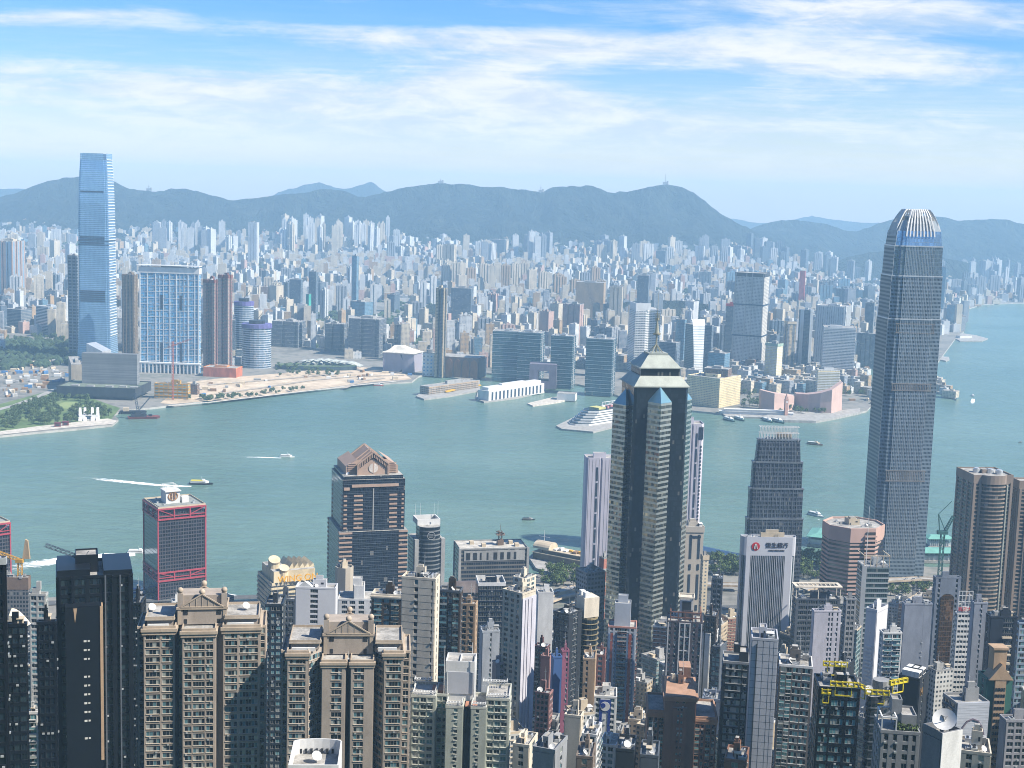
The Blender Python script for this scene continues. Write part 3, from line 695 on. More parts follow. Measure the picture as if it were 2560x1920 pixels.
mb.prism(rect(w_, d_), 0, H-10, 0, 0); mb.mesh([(-w_/2, -d_/2, H-10), (w_/2, -d_/2, H-10), (w_/2, d_/2, H-10), (-w_/2, d_/2, H-10), (-w_/2, -d_/2, H+4), (-w_/2, d_/2, H+4)], [(0, 1, 4), (1, 2, 5, 4), (2, 3, 5), (0, 4, 5, 3)])
mb.build('wall', STEEL, root)
# building wrapped in yellow scaffolding
scf = facade('yellow_scaffold', rgb(205, 160, 75), (.12, .20, .22, 1), 9, 6, (.15, .85), (.55, .9), gm=0, gr=.6, tilt=0)
P = place(386, 470, 476, 962, 2640, 4, dmin=40)
tower('construction_block', 'yellow scaffolded building under construction on the waterfront by the museum', 'building', P, scf, band=7, bt=.8, bp=.6, frame=mat('scaffold_yellow', rgb(205, 160, 75), .8), kit=2)
P = place(474, 493, 499, 962, 2700, 10); tower('construction_block', 'narrow brown clad block at the right end of the yellow scaffolding', 'building', P, FM['brown'], kit=1)
root = thing('tower_crane', 'slim red tower crane rising before the blue grid slab', 'crane', PG(432, 1000, 3.5)); D = root.location.y
mb = MB(); mb.truss((0, 0, 0), (0, 0, 112), 2.4, 20, .45); mb.build('mast', mat('crane_red', rgb(190, 110, 90), .6), root)
mb = MB(); mb.truss((-9, 0, 100), (36, 0, 118), 1.8, 10, .35, side=(0, 1, 0)); mb.build('jib', mat('crane_red', (0, 0, 0, 1)), root)
orange = mat('orange_cladding', rgb(205, 120, 85), .7)
P = place(508, 590, 606, 922, 2960, 8, dmin=30); tower('low_pavilion', 'long low orange building at the foot of the red brown towers', 'building', P, orange, kit=1, frame=mat('orange_pale', rgb(230, 150, 90)))
# pair of dark office blocks at the left edge
P = place(14, 52, 79, 775, 3750, 20); claim(P); tower('office_block', 'dark slate office block near the left edge', 'office block', P, FM['slate'], kit=2, band=4, bt=1, bp=.3)
P = place(90, 120, 157, 768, 3700, 35); claim(P); tower('office_block', 'dark slate office block left of the supertall with pale striped side', 'office block', P, FM['slate'], kit=2, band=4, bt=1.3, bp=.4, frame=STEEL)
P = place(-30, 30, 62, 604, 4600, 12); claim(P); tower('apartment_tower', 'big multicoloured striped apartment tower at the far left edge', 'tower', P, facade('rainbow_flats', rgb(200, 160, 130), (.10, .17, .22, 1), 3.4, 3.1, (.2, .7), (.2, .8), wall2=rgb(150, 175, 195), vband=20, tilt=0), poly=lambda a, b: notched(a, b, [(.2, 5, 6), (.4, 5, 6), (.6, 5, 6), (.8, 5, 6)], [(.33, 5, 6), (.66, 5, 6)]), kit=2, frame=CREAM)
# round topped hotel and its neighbour in purple netting
net = mat('purple_netting', rgb(110, 105, 165), .8); bandg = facade('ringed_glass', rgb(190, 200, 210), (.05, .09, .14, 1), 3, 5, (0, 1), (.35, .9), gm=.4, tilt=0)
for (x, yt, D, rr, H_, lab) in ((610, 745, 3300, 23, 12, 'round tower wrapped in purple netting behind the red brown pair'), (642, 800, 3150, 33, 9, 'white ringed round hotel tower topped with purple netting')):
    C = PD(x, yt, D); zb = kz(C.x, D); root = thing('round_tower', lab, 'tower', (C.x, D, zb), 0, 'round towers near the sandy ground'); H = C.z-zb
    mb = MB(); mb.prism(ngon(20, rr, rr*.85), 0, H-12, 0, 1); mb.build('wall', [bandg, ROOFM], root)
    mb = MB(); mb.prism(ngon(20, rr*1.05, rr*.9), H-17, H-8, 0, 0, True); mb.build('netting', net, root)
    mb = MB(); mb.prism(ngon(12, rr*.55, rr*.5), H-8, H, 0, 0); mb.bar((0, 0, H), (14, 0, H+18), .8); mb.build('plant_room', DARKM, root); OCC.append((C.x, D, rr))
# dark row of slabs behind the station
slab = facade('hotel_slab', rgb(112, 118, 126), (.05, .07, .09, 1), 2.6, 3.3, (.15, .85), (.25, .75), gm=.25, tilt=0)
slabs = [(680, 745, 812, 806, 3560, 'grey brown curved hotel slab behind the striped shell station, left half'), (812, 858, 872, 812, 3500, 'low grey slab between two big hotel slabs'),
         (872, 948, 990, 800, 3400, 'big grey brown hotel slab right of the shell station'), (986, 1002, 1022, 812, 3420, 'narrow grey tower at the right end of the big hotel slab')]
for (xl, xm, xr, yt, D, lab) in slabs:
    P = place(xl, xm, xr, yt, D, 12, dmin=26); claim(P)
    tower('hotel_slab', lab, 'hotel', P, slab, band=9.9, bt=.8, bp=.5, poly=lambda a, b: notched(a, b, [(.45, a*.12, 4), (.9, a*.06, 3)], []), kit=2, frame=GREYC)
# station with striped curved shells
root = thing('station_hall', 'station with white striped curved shell roof among greenery', 'station', PG(790, 922, 3.5), .1)
mb = MB()
for k in range(7):
    x0 = -62+k*17; A = 20-abs(k-2.5)*2.0
    pts = []; n = 12
    for j in range(n+1):
        t_ = j/n; xx = x0+t_*58; yy = -22+t_*44; zz = 5+A*math.sin(math.pi*min(1, t_*1.02))*(1-.25*t_)
        pts += [(xx, yy-6, zz), (xx+9, yy+10, zz+1.5)]
    mb.mesh(pts, [(2*j, 2*j+1, 2*j+3, 2*j+2) for j in range(n)], 0, True); mb.mesh([(a, b, c-1) for a, b, c in pts], [(2*j+2, 2*j+3, 2*j+1, 2*j) for j in range(n)], 0)
mb.build('shell_roof', mat('dull_white_shell', rgb(178, 184, 180), .6), root)
mb = MB(); mb.prism(ngon(20, 92, 32), 0, 9, 0, 1); mb.build('wall', [mat('station_glass', rgb(70, 90, 100), .2, .2), mat('green_roof', rgb(90, 110, 75), .9)], root)
# theatre with a tent-like roof
lil = mat('lilac_curtain_wall', rgb(176, 172, 184), .5, .1, var=.06)
P = place(958, 1035, 1056, 886, 3130, 14, dmin=56)
root = thing('theatre', 'lilac grey opera house with tent like white roof near the piers', 'theatre', P['loc'], P['rot']); w_, d_, H = P['w'], P['d'], P['H']
mb = MB(); n = 10; Q = []
for k, (cx, cy_) in enumerate(((-1, -1), (1, -1), (1, 1), (-1, 1))):
    nx_, ny_ = ((-1, -1), (1, -1), (1, 1), (-1, 1))[(k+1) % 4]
    for j in range(n): t_ = j/n; b_ = .06*math.sin(math.pi*t_*2); Q.append(((cx+(nx_-cx)*t_)*w_/2*(1-b_*.6), (cy_+(ny_-cy_)*t_)*d_/2*(1-b_)))
mb.prism(Q, 0, H, 0, 1); mb.build('wall', [lil, ROOFM], root)
mb = MB(); Q2 = inset(Q, -2.5); mb.prism(Q2, H, H+1.5, 0, 0, True)
mb.prism(inset(Q, 1), H+1.5, H+7, 0, 0, False, [(x*.62-4, y*.6) for x, y in Q]); mb.prism([(x*.62-4, y*.6) for x, y in Q], H+7.0, H+15, 0, 0, False, [(x*.3-8, y*.25) for x, y in Q]); mb.build('roof', mat('tent_roof', rgb(235, 228, 212), .6), root)
mb = MB(); mb.mesh([(4, -d_/2-1.2, H-2), (22, -d_/2-1.2, H-2), (13, -d_/2-1.4, H-20)], [(2, 1, 0)]); mb.mesh([(0, -d_/2-1.2, 1), (18, -d_/2-1.2, 1), (9, -d_/2-1.2, 9)], [(0, 1, 2)]); mb.build('entrance', LOUV, root); OCC.append((P['loc'][0], P['loc'][1], 60))
P = place(1057, 1092, 1096, 884, 3100, 4, dmin=20); claim(P); tower('office_block', 'small white block with blue and yellow windows right of the opera house', 'building', P, facade('white_blue_win', rgb(235, 235, 232), (.05, .25, .5, 1), 8, 8, (.2, .7), (.3, .7), glass2=rgb(220, 170, 60), tilt=0), kit=1)
# ferry terminal halls with bronze arches
bron = mat('bronze_glass', rgb(165, 112, 78), .35, .2)
P = place(1093, 1196, 1232, 896, 3070, 16, dmin=50); claim(P, .5)
root = thing('arched_hall', 'brown terminal hall with a row of bronze arches facing the water', 'terminal', P['loc'], P['rot']); w_, d_, H = P['w'], P['d'], P['H']
mb = MB(); mb.prism(rect(w_, d_), 0, H, 0, 1); mb.build('wall', [mat('brown_stone', rgb(140, 105, 88), .7), ROOFM], root)
for k in range(5):
    mb = MB(); x = -w_/2+(k+.5)*w_/5; A = [(-7, 0), (7, 0), (8.4, H*.55), (6, H*.8), (0, H*.9), (-6, H*.8), (-8.4, H*.55)]
    mb.mesh([(x+a, -d_/2-1.2, b+1) for a, b in A]+[(x+a, -d_/2, b+1) for a, b in A], [tuple(range(7))]+[(j, j+7, (j+1) % 7+7, (j+1) % 7) for j in range(7)]); mb.build('arch_window', bron, root)
mb = MB(); mb.box(w_/2-.2, w_/2+1.2, -d_/2+2, d_/2-2, 2, H-3); mb.build('side_glazing', LOUV, root)
# slim tower and glass offices
slim = facade('slim_stripe', rgb(120, 125, 130), (.04, .06, .08, 1), 3.2, 3.2, (.3, .85), (.2, .85), gm=.35, wall2=rgb(215, 190, 150), vband=13, tilt=0)
P = place(1090, 1110, 1125, 722, 3080, 25); claim(P); tower('slim_tower', 'single slender dark and gold residential tower standing above the opera house', 'tower', P, slim, poly=lambda a, b: notched(a, b, [(.5, 4, 4)], [(.5, 4, 4)]), kit=2, frame=CREAM, fins_r=[(.15, 1.6, .8), (.85, 1.6, .8)])
teal = facade('teal_office', rgb(95, 115, 122), (.03, .09, .12, 1), 3, 4, (.04, .96), (.25, .97), gm=.5, gvar=.5, tilt=.01, curtain=.02)
for (xl, xm, xr, yt, D, a, lab) in ((1232, 1296, 1303, 830, 3050, 5, 'teal glass harbour office, leftmost of the row of four'), (1295, 1352, 1374, 834, 3030, 14, 'teal glass harbour office second in the row of four'),
    (1378, 1432, 1454, 842, 2960, 14, 'teal glass harbour office third in the row, beside the slit gap'), (1466, 1532, 1552, 850, 2860, 14, 'pale teal glass harbour office, rightmost of the row')):
    P = place(xl, xm, xr, yt, D, a, dmin=34); claim(P)
    tower('harbour_office', lab, 'office tower', P, teal, band=8, bt=.7, bp=.25, fins_r=[(.5, 6, .6)], kit=2, group='harbour front glass offices', frame=STEEL)
P = place(1324, 1392, 1396, 912, 2950, 4, dmin=24)
root = thing('gate_building', 'mauve block with a large square hole before the glass offices', 'building', P['loc'], P['rot']); w_, d_, H = P['w'], P['d'], P['H']; mb = MB()
mb.box(-w_/2, -w_*.17, -d_/2, d_/2, 0, H); mb.box(w_*.22, w_/2, -d_/2, d_/2, 0, H); mb.box(-w_*.17, w_*.22, -d_/2, d_/2, H*.72, H); mb.box(-w_*.17, w_*.22, -d_/2, d_/2, 0, H*.3); mb.build('wall', mat('mauve_stone', rgb(125, 120, 135), .7), root)
# piers
def pierland(name, pts, z, m):
    q = [PG(x, y, z) for x, y in pts]; q2 = [(p.x, p.y) for p in q]
    A = sum(a[0]*b[1]-b[0]*a[1] for a, b in zip(q2, q2[1:]+q2[:1]))
    if A < 0: q2 = q2[::-1]
    mb = MB(); mb.prism(q2, -1, z); return struct(name, mb, m)
PIERM = mat('pier_concrete', (0.30, 0.29, 0.27, 1), .9)
pierland('pier_deck', [(1040, 990), (1060, 997), (1120, 990), (1200, 975), (1200, 950), (1120, 955), (1060, 975)], 3.2, PIERM)
pierland('pier_deck', [(1190, 998), (1210, 1004), (1290, 994), (1362, 978), (1362, 955), (1280, 955), (1195, 975)], 3.2, PIERM)
pierland('breakwater', [(1318, 1008), (1332, 1014), (1395, 1005), (1442, 994), (1440, 987), (1380, 993)], 2.4, mat('pale_paving', (0, 0, 0, 1)))
pierland('terminal_deck', [(1390, 1064), (1405, 1072), (1483, 1079), (1560, 1060), (1640, 1040), (1640, 1000), (1545, 1000), (1440, 1040)], 3.0, PIERM)
pierland('promenade_deck', [(1905, 1042), (1960, 1050), (2040, 1052), (2085, 1044), (2150, 1030), (2150, 1020), (2060, 1030), (1940, 1028)], 4.6, PIERM)
P = place(1050, 1072, 1196, 968, 2800, 38, dmin=-1); tower('pier_terminal', 'long tan ferry pier building with yellow strips', 'terminal', P, facade('tan_pier', rgb(185, 160, 130), (.1, .09, .08, 1), 5, 4, (.2, .8), (.3, .8), tilt=0), kit=1, band=4, bt=.8, bp=1)
for (x, y) in ((1125, 980), (1190, 968)):
    p = PG(x, y, 3.3); root = tag(thing('pontoon_roof', 'yellow sloping canopy %s the tan ferry pier' % ('at the middle of' if x < 1150 else 'at the landward end of'), 'canopy', p, .9)); mb = MB(); mb.mesh([(-14, -3, 2), (14, -3, 4), (14, 3, 5), (-14, 3, 3), (-14, -3, .5), (14, -3, 2.5), (14, 3, 3.5), (-14, 3, 1.5)], [(0, 1, 2, 3), (0, 4, 5, 1), (1, 5, 6, 2), (2, 6, 7, 3), (3, 7, 4, 0)]); mb.build('roof', mat('canopy_yellow', rgb(230, 180, 50), .6), root)
P = place(1195, 1222, 1360, 978, 2740, 38, dmin=-1)
root = thing('white_terminal', 'long white pier terminal with vaulted roof and arcaded side', 'terminal', P['loc'], P['rot']); w_, d_, H = P['w'], P['d'], P['H']; mb = MB()
mb.prism(rect(w_, d_), 0, H, 0, 0); mb.prism(inset(rect(w_, d_), 5), H, H+6, 0, 0); mb.prism(inset(rect(w_*.9, d_*.5), 8), H+6, H+9, 0, 0); mb.build('wall', [WHITE], root)
for k in range(14):
    mb = MB(); y = -d_/2+(k+1)*d_/15; mb.box(w_/2-.2, w_/2+.4, y-3, y+2.0, 2, H-3); mb.build('bay_window', LOUV, root)
P = place(1392, 1438, 1450, 986, 2780, 10); tower('harbour_office', 'small white shed on the landing behind the breakwater', 'shed', P, WHITE, kit=0, par=.5)
# stepped cruise terminal shaped like a ship
p = PG(1500, 1052, 3); root = thing('cruise_terminal', 'white stepped terminal shaped like a ship bow on its own pier', 'terminal', p, R(48)); mb = MB()
for k in range(6):
    f = k*7; Q = [(-78+f, -6), (-62+f, -24+k), (120, -24+k), (120, 24-k), (-62+f, 24-k), (-78+f, 6)]
    mb.prism(Q, k*4, k*4+2.6, 0, 0, True); mb.prism(inset(Q, 1.6), k*4+2.6, k*4+4, 1, 1)
mb.build('deck', [WHITE, mat('tinted_glass', rgb(60, 80, 95), .2, .3)], root)
mb = MB(); mb.box(-20, 0, -12, 10, 24, 27, 0); mb.build('roof_lawn', mat('pale_grass2', rgb(205, 200, 130), .9), root)
mb = MB(); [mb.bar((x, -16, 24), (x, -16, 31), .5) for x in range(20, 112, 10)]; mb.bar((20, -16, 31), (112, -16, 31), .6); mb.bar((20, 12, 31), (112, 12, 31), .6); [mb.bar((x, 12, 24), (x, 12, 31), .5) for x in range(20, 112, 10)]; mb.build('roof_truss', WHITE, root)
mb = MB(); rr = random.Random(3); [mb.box(x, x+rr.uniform(4, 9), y, y+5, 24, 24+rr.uniform(2, 5), rr.randint(0, 1)) for x in range(8, 108, 9) for y in (-10, 2)]; mb.build('roof_pavilions', [WHITE, mat('pink_trim', rgb(190, 130, 130))], root)
# right half landmarks
stair = facade('angular_white', rgb(225, 225, 220), (.05, .08, .12, 1), 6, 4, (.1, .9), (.45, .8), gm=.3, tilt=0)
P = place(1574, 1590, 1652, 775, 3250, 70); claim(P)
r_, P = tower('angular_tower', 'white angular tower with jagged balconies and a billboard on top', 'tower', P, stair, poly=lambda a, b: [(-a/2, -b/2), (a/2, -b/2), (a/2, -b*.1), (a*.3, b*.1), (a/2, b/2), (-a/2, b/2)], band=4, bt=1.2, bp=1.2, frame=WHITE, kit=1)
mb = MB(); mb.box(-P['w']/2, P['w']/2, -P['d']/2, -P['d']/2+2, P['H'], P['H']+16); mb.box(P['w']/2-2, P['w']/2, -P['d']/2+2, P['d']*.1, P['H'], P['H']+16); mb.build('billboard', WHITE, r_)
sail = facade('sail_front', rgb(235, 235, 230), (.10, .18, .24, 1), 30, 3.7, (0, 1), (.55, .8), gm=.3, tilt=0)
P = place(1714, 1732, 1763, 812, 3150, 62); claim(P)
root = thing('sail_tower', 'curved sail fronted tower, white facade and dark glass side', 'office tower', P['loc'], P['rot']); w_, d_, H = P['w'], P['d'], P['H']; mb = MB(); n = 10
for j in range(n):
    z0, z1 = H*j/n, H*(j+1)/n; e = lambda z: w_*.42*math.sin(math.pi*.5*(1-z/H)); f0, f1 = e(z0), e(z1)
    mb.prism([(-w_/2, -d_/2), (w_/2+f0, -d_/2), (w_/2+f0, d_/2), (-w_/2, d_/2)], z0, z1, 0, 1, False, [(-w_/2, -d_/2), (w_/2+f1, -d_/2), (w_/2+f1, d_/2), (-w_/2, d_/2)])
for k, m_ in enumerate(mb.m):
    pass
mb.build('wall', [teal, ROOFM], root); mb = MB()
for j in range(n):
    z0, z1 = H*j/n, H*(j+1)/n; f0, f1 = w_*.42*math.sin(math.pi*.5*(1-z0/H))+.5, w_*.42*math.sin(math.pi*.5*(1-z1/H))+.5
    mb.add([(w_/2+f0, -d_/2, z0), (w_/2+f0, d_/2, z0), (w_/2+f1, d_/2, z1), (w_/2+f1, -d_/2, z1)], 0, [(0, z0), (28, z0), (28, z1), (0, z1)])
mb.add([(w_/2+.5, -d_/2, H), (w_/2+.5, d_/2, H), (w_/2-4, d_/2, H+12), (w_/2-4, -d_/2, H+12)], 1); mb.build('curved_front', [sail, WHITE], root)
mp = facade('mall_tower', rgb(215, 210, 200), (.10, .11, .12, 1), 3.4, 3.4, (.2, .75), (.3, .75), gm=.2, tilt=0)
P = place(1838, 1912, 1926, 686, 3400, 22); claim(P)
r_, P = tower('tall_hotel_tower', 'tall pale grey tower with dark slot bands, tallest on the right Kowloon shore', 'tower', P, mp, kit=0, crown=(7, .6, mat('dark_crown', rgb(75, 80, 88), .5)), fins=[(.03, 2.5, 1), (.40, 2, .8), (.60, 2, .8), (.97, 2.5, 1)], frame=mat('stone_pale', rgb(196, 190, 180), .7))
for f in (.67, .345): mb = MB(); ring(mb, rect(P['w'], P['d']), 1.3, P['H']*f, P['H']*f+3); mb.build('service_ledge', LOUV, r_)
gold2 = facade('gold_hotel', rgb(248, 228, 176), (.20, .18, .15, 1), 3.6, 3.4, (.15, .85), (.35, .75), gm=.1, tilt=0, curtain=.5)
P = place(1718, 1800, 1852, 948, 2730, 38, dmin=-1); claim(P); tower('waterfront_hotel', 'cream waterfront hotel with grey front and golden lit side', 'hotel', P, gold2, band=3.4, bt=.9, bp=.5, frame=mat('hotel_cream', rgb(245, 226, 178), .7), kit=2)
P = place(1640, 1700, 1720, 948, 2840, 20, dmin=26); claim(P); tower('waterfront_hotel', 'lower cream hotel wing ending behind the pyramid roofed tower', 'hotel', P, gold2, band=3.4, bt=.9, bp=.4, frame=CREAM, kit=1)
P = place(1914, 1944, 1972, 862, 3150, 40); claim(P); tower('hotel_tower', 'white and yellow chequered tower above the concave cultural centre', 'tower', P, facade('yellow_chequer', rgb(232, 226, 205), (.45, .36, .12, 1), 3.4, 3.6, (.2, .8), (.3, .7), gm=0, gr=.5, tilt=0), kit=2, crown=(4, .8, mat('roof_green', rgb(165, 190, 170), .7)))
P = place(1962, 1970, 1991, 806, 3300, 50); claim(P); tower('hotel_tower', 'thin cream and bronze tower right behind the chequered tower', 'tower', P, slim, kit=2, crown=(4, 1, CREAM))
P = place(1998, 2026, 2062, 776, 3350, 30); claim(P); r_, _ = tower('hotel_tower', 'dark slate tower with a white stair wing left of the long white blocks', 'tower', P, FM['slate'], fins=[(.3, 9, .6)], fins_r=[(.1, 3, 1), (.35, 3, 1), (.6, 3, 1), (.85, 3, 1)], frame=STEEL, kit=2)
P = place(2040, 2116, 2156, 768, 3420, 25, dmin=30); claim(P); tower('university_block', 'long white block with vertical ribs left of the tallest right tower', 'block', P, FM['white'], fins=[(k/14, 3, 1.4) for k in range(1, 14)], fins_r=[(k/7, 3, 1.4) for k in range(1, 7)], frame=WHITE, kit=2)
P = place(2060, 2140, 2155, 822, 3250, 10, dmin=30); claim(P); tower('university_block', 'long white block with horizontal bands below the ribbed white block', 'block', P, FM['grey'], band=3.6, bt=1.5, bp=.5, frame=WHITE, kit=1)
P = place(2042, 2046, 2100, 926, 2950, 78); claim(P); tower('hotel_block', 'pale hotel with golden stripes just above the cultural centre', 'hotel', P, gold2, band=3.5, bt=1.4, bp=.8, frame=WHITE, kit=1)
# cultural centre: concave swept walls
pinkt = mat('pink_tile', rgb(208, 178, 166), .7, var=.06)
def swept(name, root, line, h0, h1, m):
    mb = MB(); n = len(line); c0 = Vector(root.location)
    for j in range(n-1):
        (xa, ya), (xb, yb) = line[j], line[j+1]; A = PG(xa, ya, 4)-c0; B = PG(xb, yb, 4)-c0; t0, t1 = j/(n-1), (j+1)/(n-1)
        g = lambda t_: h0+(h1-h0)*t_**1.6
        o = Vector((0, 26, 0)); ha, hb = g(t0), g(t1)
        q = [A, B, B+Vector((0, 3, hb*.5)), A+Vector((0, 3, ha*.5)), A+Vector((0, 4, ha)), B+Vector((0, 4, hb)), B+o+Vector((0, 0, hb)), A+o+Vector((0, 0, ha)), A+o, B+o]
        mb.mesh([tuple(v) for v in q], [(0, 1, 2, 3), (3, 2, 5, 4), (4, 5, 6, 7), (9, 8, 7, 6)]+([(0, 3, 4, 7, 8)] if j == 0 else [])+([(1, 9, 6, 5, 2)] if j == n-2 else []))
    mb.build(name, m, root)
root = thing('cultural_centre', 'windowless pink tiled building with concave sweeping roofline on the shore', 'theatre', PG(2000, 1030, 4))
swept('sweeping_wall', root, [(1990, 1022), (2020, 1028), (2050, 1032), (2078, 1034), (2104, 1026)], 30, 56, pinkt)
swept('left_wing', root, [(1985, 1024), (1960, 1028), (1935, 1030), (1902, 1024)][::-1], 38, 26, pinkt)
p = PG(1964, 1038, 4.7); root = thing('clock_tower', 'slim brick and stone clock tower on the ferry promenade', 'clock tower', p, .2)
mb = MB(); mb.prism(rect(6, 6), 0, 30); mb.prism(rect(7, 7), 30, 31, 0, 0, True); mb.prism(rect(5, 5), 31, 36); mb.cyl(0, 0, 36, 44, 2.4, .15, 8, 0, smooth=False); mb.build('shaft', mat('clock_stone', rgb(190, 150, 135), .7), root)
mb = MB(); mb.cyl(0, 0, 0, .3, 1.8, n=12); o = mb.build('clock_face', WHITE, root); o.rotation_euler = (R(90), 0, 0); o.location = (0, -3.02, 26)
# towers on the far right shore
for (xl, xm, xr, yt, D, a, fmk, lab) in ((2354, 2366, 2376, 668, 4900, 20, 'blue', 'tall pale blue glass tower just right of the tallest right tower'), (2350, 2366, 2380, 800, 4560, 20, 'grey', 'pale block low at the right edge of the tallest right tower'),
    (2368, 2392, 2412, 764, 4640, 20, 'blue', 'dark blue glass block on the right end of the Kowloon shore'), (2164, 2186, 2196, 758, 3900, 20, 'slate', 'blue grey slab immediately left of the tallest right tower'), (1816, 1836, 1840, 762, 3500, 10, 'slate', 'dark slab with red topped rim left of the tall hotel tower')):
    P = place(xl, xm, xr, yt, D, a, dmin=24); claim(P); tower('shore_tower', lab, 'tower', P, FM[fmk], kit=1, frame=(mat('red_rim', rgb(190, 70, 70)) if 'red topped' in lab else GREYC), crown=((4, .5, mat('red_rim', rgb(190, 70, 70))) if 'red topped' in lab else None))
pierland('far_pier', [(2380, 842), (2400, 852), (2455, 852), (2470, 846), (2440, 838), (2400, 832)], 3, PIERM)
pierland('far_breakwater', [(2345, 898), (2365, 902), (2374, 898), (2372, 892), (2345, 890)], 3, PIERM)
P = place(2390, 2400, 2430, 840, 4380, 60, dmin=20); tower('pier_terminal', 'white low pier building out on the right shore', 'terminal', P, WHITE, kit=0, par=.5)
P = place(1620, 1655, 1674, 905, 2600, 25); claim(P)
for (xl, xm, xr, yt, D, a, fmk, lab) in (
    (700+640-640, 712, 728, 0, 0, 0, '', ''),):
    pass
MORE = [  # xl, xm, xr, roof y, D, yaw, kind, label
 (620, 642, 648, 556, 6200, 10, 'white', 'single tall white tower standing apart high at the foot of the hills'),
 (126, 163, 164, 585, 7000, 6, 'cream', 'wide cream slab on the hill foot left of the supertall'), (168, 190, 192, 585, 6900, 6, 'white', 'white slab on the hill foot beside the wide cream slab'),
 (880, 892, 903, 640, 4350, 20, 'blue', 'slim dark teal glass tower in the middle of the far city'), (1229, 1262, 1266, 600, 6900, 10, 'slate', 'dark square office tower under the middle ridge'),
 (772, 790, 798, 680, 4300, 15, 'slate', 'dark slate tower above the middle of the striped shell station'), (725, 752, 757, 700, 4250, 15, 'slate', 'broad dark tower left of the teal netted one'),
 (765, 772, 777, 736, 3900, 20, 'blue', 'small tower draped in teal netting'), (876, 912, 946, 756, 3750, 30, 'blue', 'bluish glass twin block behind the wooded mound'),
 (1128, 1178, 1183, 722, 4000, 8, 'slate', 'wide dark slab right behind the slender gold tower'), (1125, 1148, 1160, 806, 3650, 25, 'white', 'white block with small colourful windows right of the slender tower'),
 (1160, 1168, 1184, 800, 3620, 40, 'white', 'bright white tower with a cross-like mark near the slender tower'), (1108, 1136, 1144, 612, 5700, 12, 'cream', 'tall cream tower cluster with pink ribs below the middle ridge'),
 (1407, 1450, 1470, 762, 3750, 18, 'pink', 'red brown slab block on the wooded rise right of centre'), (1486, 1530, 1553, 820, 3150, 22, 'grey', 'pale office block with ribs behind the teal glass row'),
 (1594, 1622, 1636, 690, 4350, 12, 'slate', 'stepped slate tower behind the billboard tower'), (1525, 1556, 1563, 718, 4100, 10, 'cream', 'cream striped slab left of the stepped slate tower'),
 (1440, 1510, 1520, 708, 4250, 10, 'tan', 'long olive tan slab with a yellow rib'), (1690, 1712, 1730, 800, 3300, 25, 'blue', 'teal glass tower left of the sail fronted tower'),
 (1762, 1780, 1796, 815, 3050, 25, 'slate', 'banded slate tower right of the sail fronted tower'), (1770, 1812, 1841, 885, 2900, 30, 'blue', 'teal low office block at the foot of the tall hotel tower'),
 (1648, 1690, 1714, 858, 3080, 25, 'slate', 'dark office block between billboard tower and sail tower'), (1760, 1820, 1850, 925, 2760, 20, 'brown', 'brownish row of flats behind the golden hotel'),
 (1738, 1760, 1768, 615, 6900, 15, 'white', 'white group of towers under the right shoulder of the hill'), (1490, 1530, 1580, 602, 7000, 15, 'grey', 'wide slab group below the highest ridge'),
 (1310, 1342, 1360, 588, 7000, 15, 'grey', 'grey tower group high under the centre ridge'), (1640, 1664, 1672, 628, 6600, 15, 'slate', 'dark blue slab with white side under the high ridge'),
 (1600, 1640, 1700, 686, 5200, 8, 'white', 'long low white hall far behind the billboard tower'), (2000, 2014, 2028, 678, 5000, 15, 'pink', 'red netted block far left of the tallest right tower')]
for (xl, xm, xr, yt, D, a, fmk, lab) in MORE:
    P = place(xl, xm, xr, yt, D, a, dmin=18); claim(P)
    if 'red netted' in lab: tower('far_tower', lab, 'tower', P, mat('red_net', rgb(225, 110, 105)), kit=0)
    elif 'teal netting' in lab: tower('far_tower', lab, 'tower', P, mat('teal_net', rgb(60, 170, 150)), kit=0)
    else: tower('far_tower', lab, 'tower', P, FM[fmk], kit=1, poly=(lambda a, b: notched(a, b, [(.33, 3, 4), (.66, 3, 4)], [(.5, 4, 3)])) if fmk in ('white', 'cream', 'grey', 'pink') else None)
# ------------------------------------------------------------------ the far city
rn = random.Random(11)
ORD = ['leftmost', 'second from left', 'third from left', 'fourth from left', 'fifth from left', 'sixth from left', 'seventh from left', 'eighth from left', 'ninth from left', 'tenth from left', 'eleventh from left', 'twelfth from left', 'thirteenth from left', 'fourteenth from left', 'fifteenth from left']
ZX = [(-50, 190, 'near left edge'), (190, 350, 'by the supertall'), (350, 600, 'behind grid slab'), (600, 840, 'above the station'), (840, 1090, 'above the opera house'), (1090, 1300, 'right of slender tower'),
      (1300, 1560, 'above teal offices'), (1560, 1760, 'behind the sail tower'), (1760, 1990, 'around tall hotel tower'), (1990, 2200, 'left of crowned skyscraper'), (2200, 2700, 'right of crowned skyscraper')]
SHAPES = {
 'cross': lambda: notched(30, 30, [(.12, 7.2, 8), (.88, 7.2, 8)], [(.12, 7.2, 8), (.88, 7.2, 8)]),
 'comb': lambda: notched(34, 20, [(.2, 3, 5), (.5, 4, 6), (.8, 3, 5)], [(.5, 4, 4)]),
 'slab': lambda: notched(46, 14, [(.25, 3, 3), (.5, 3, 3), (.75, 3, 3)], []),
 'pin': lambda: notched(20, 18, [(.5, 3.5, 4)], [(.5, 3.5, 4)])}
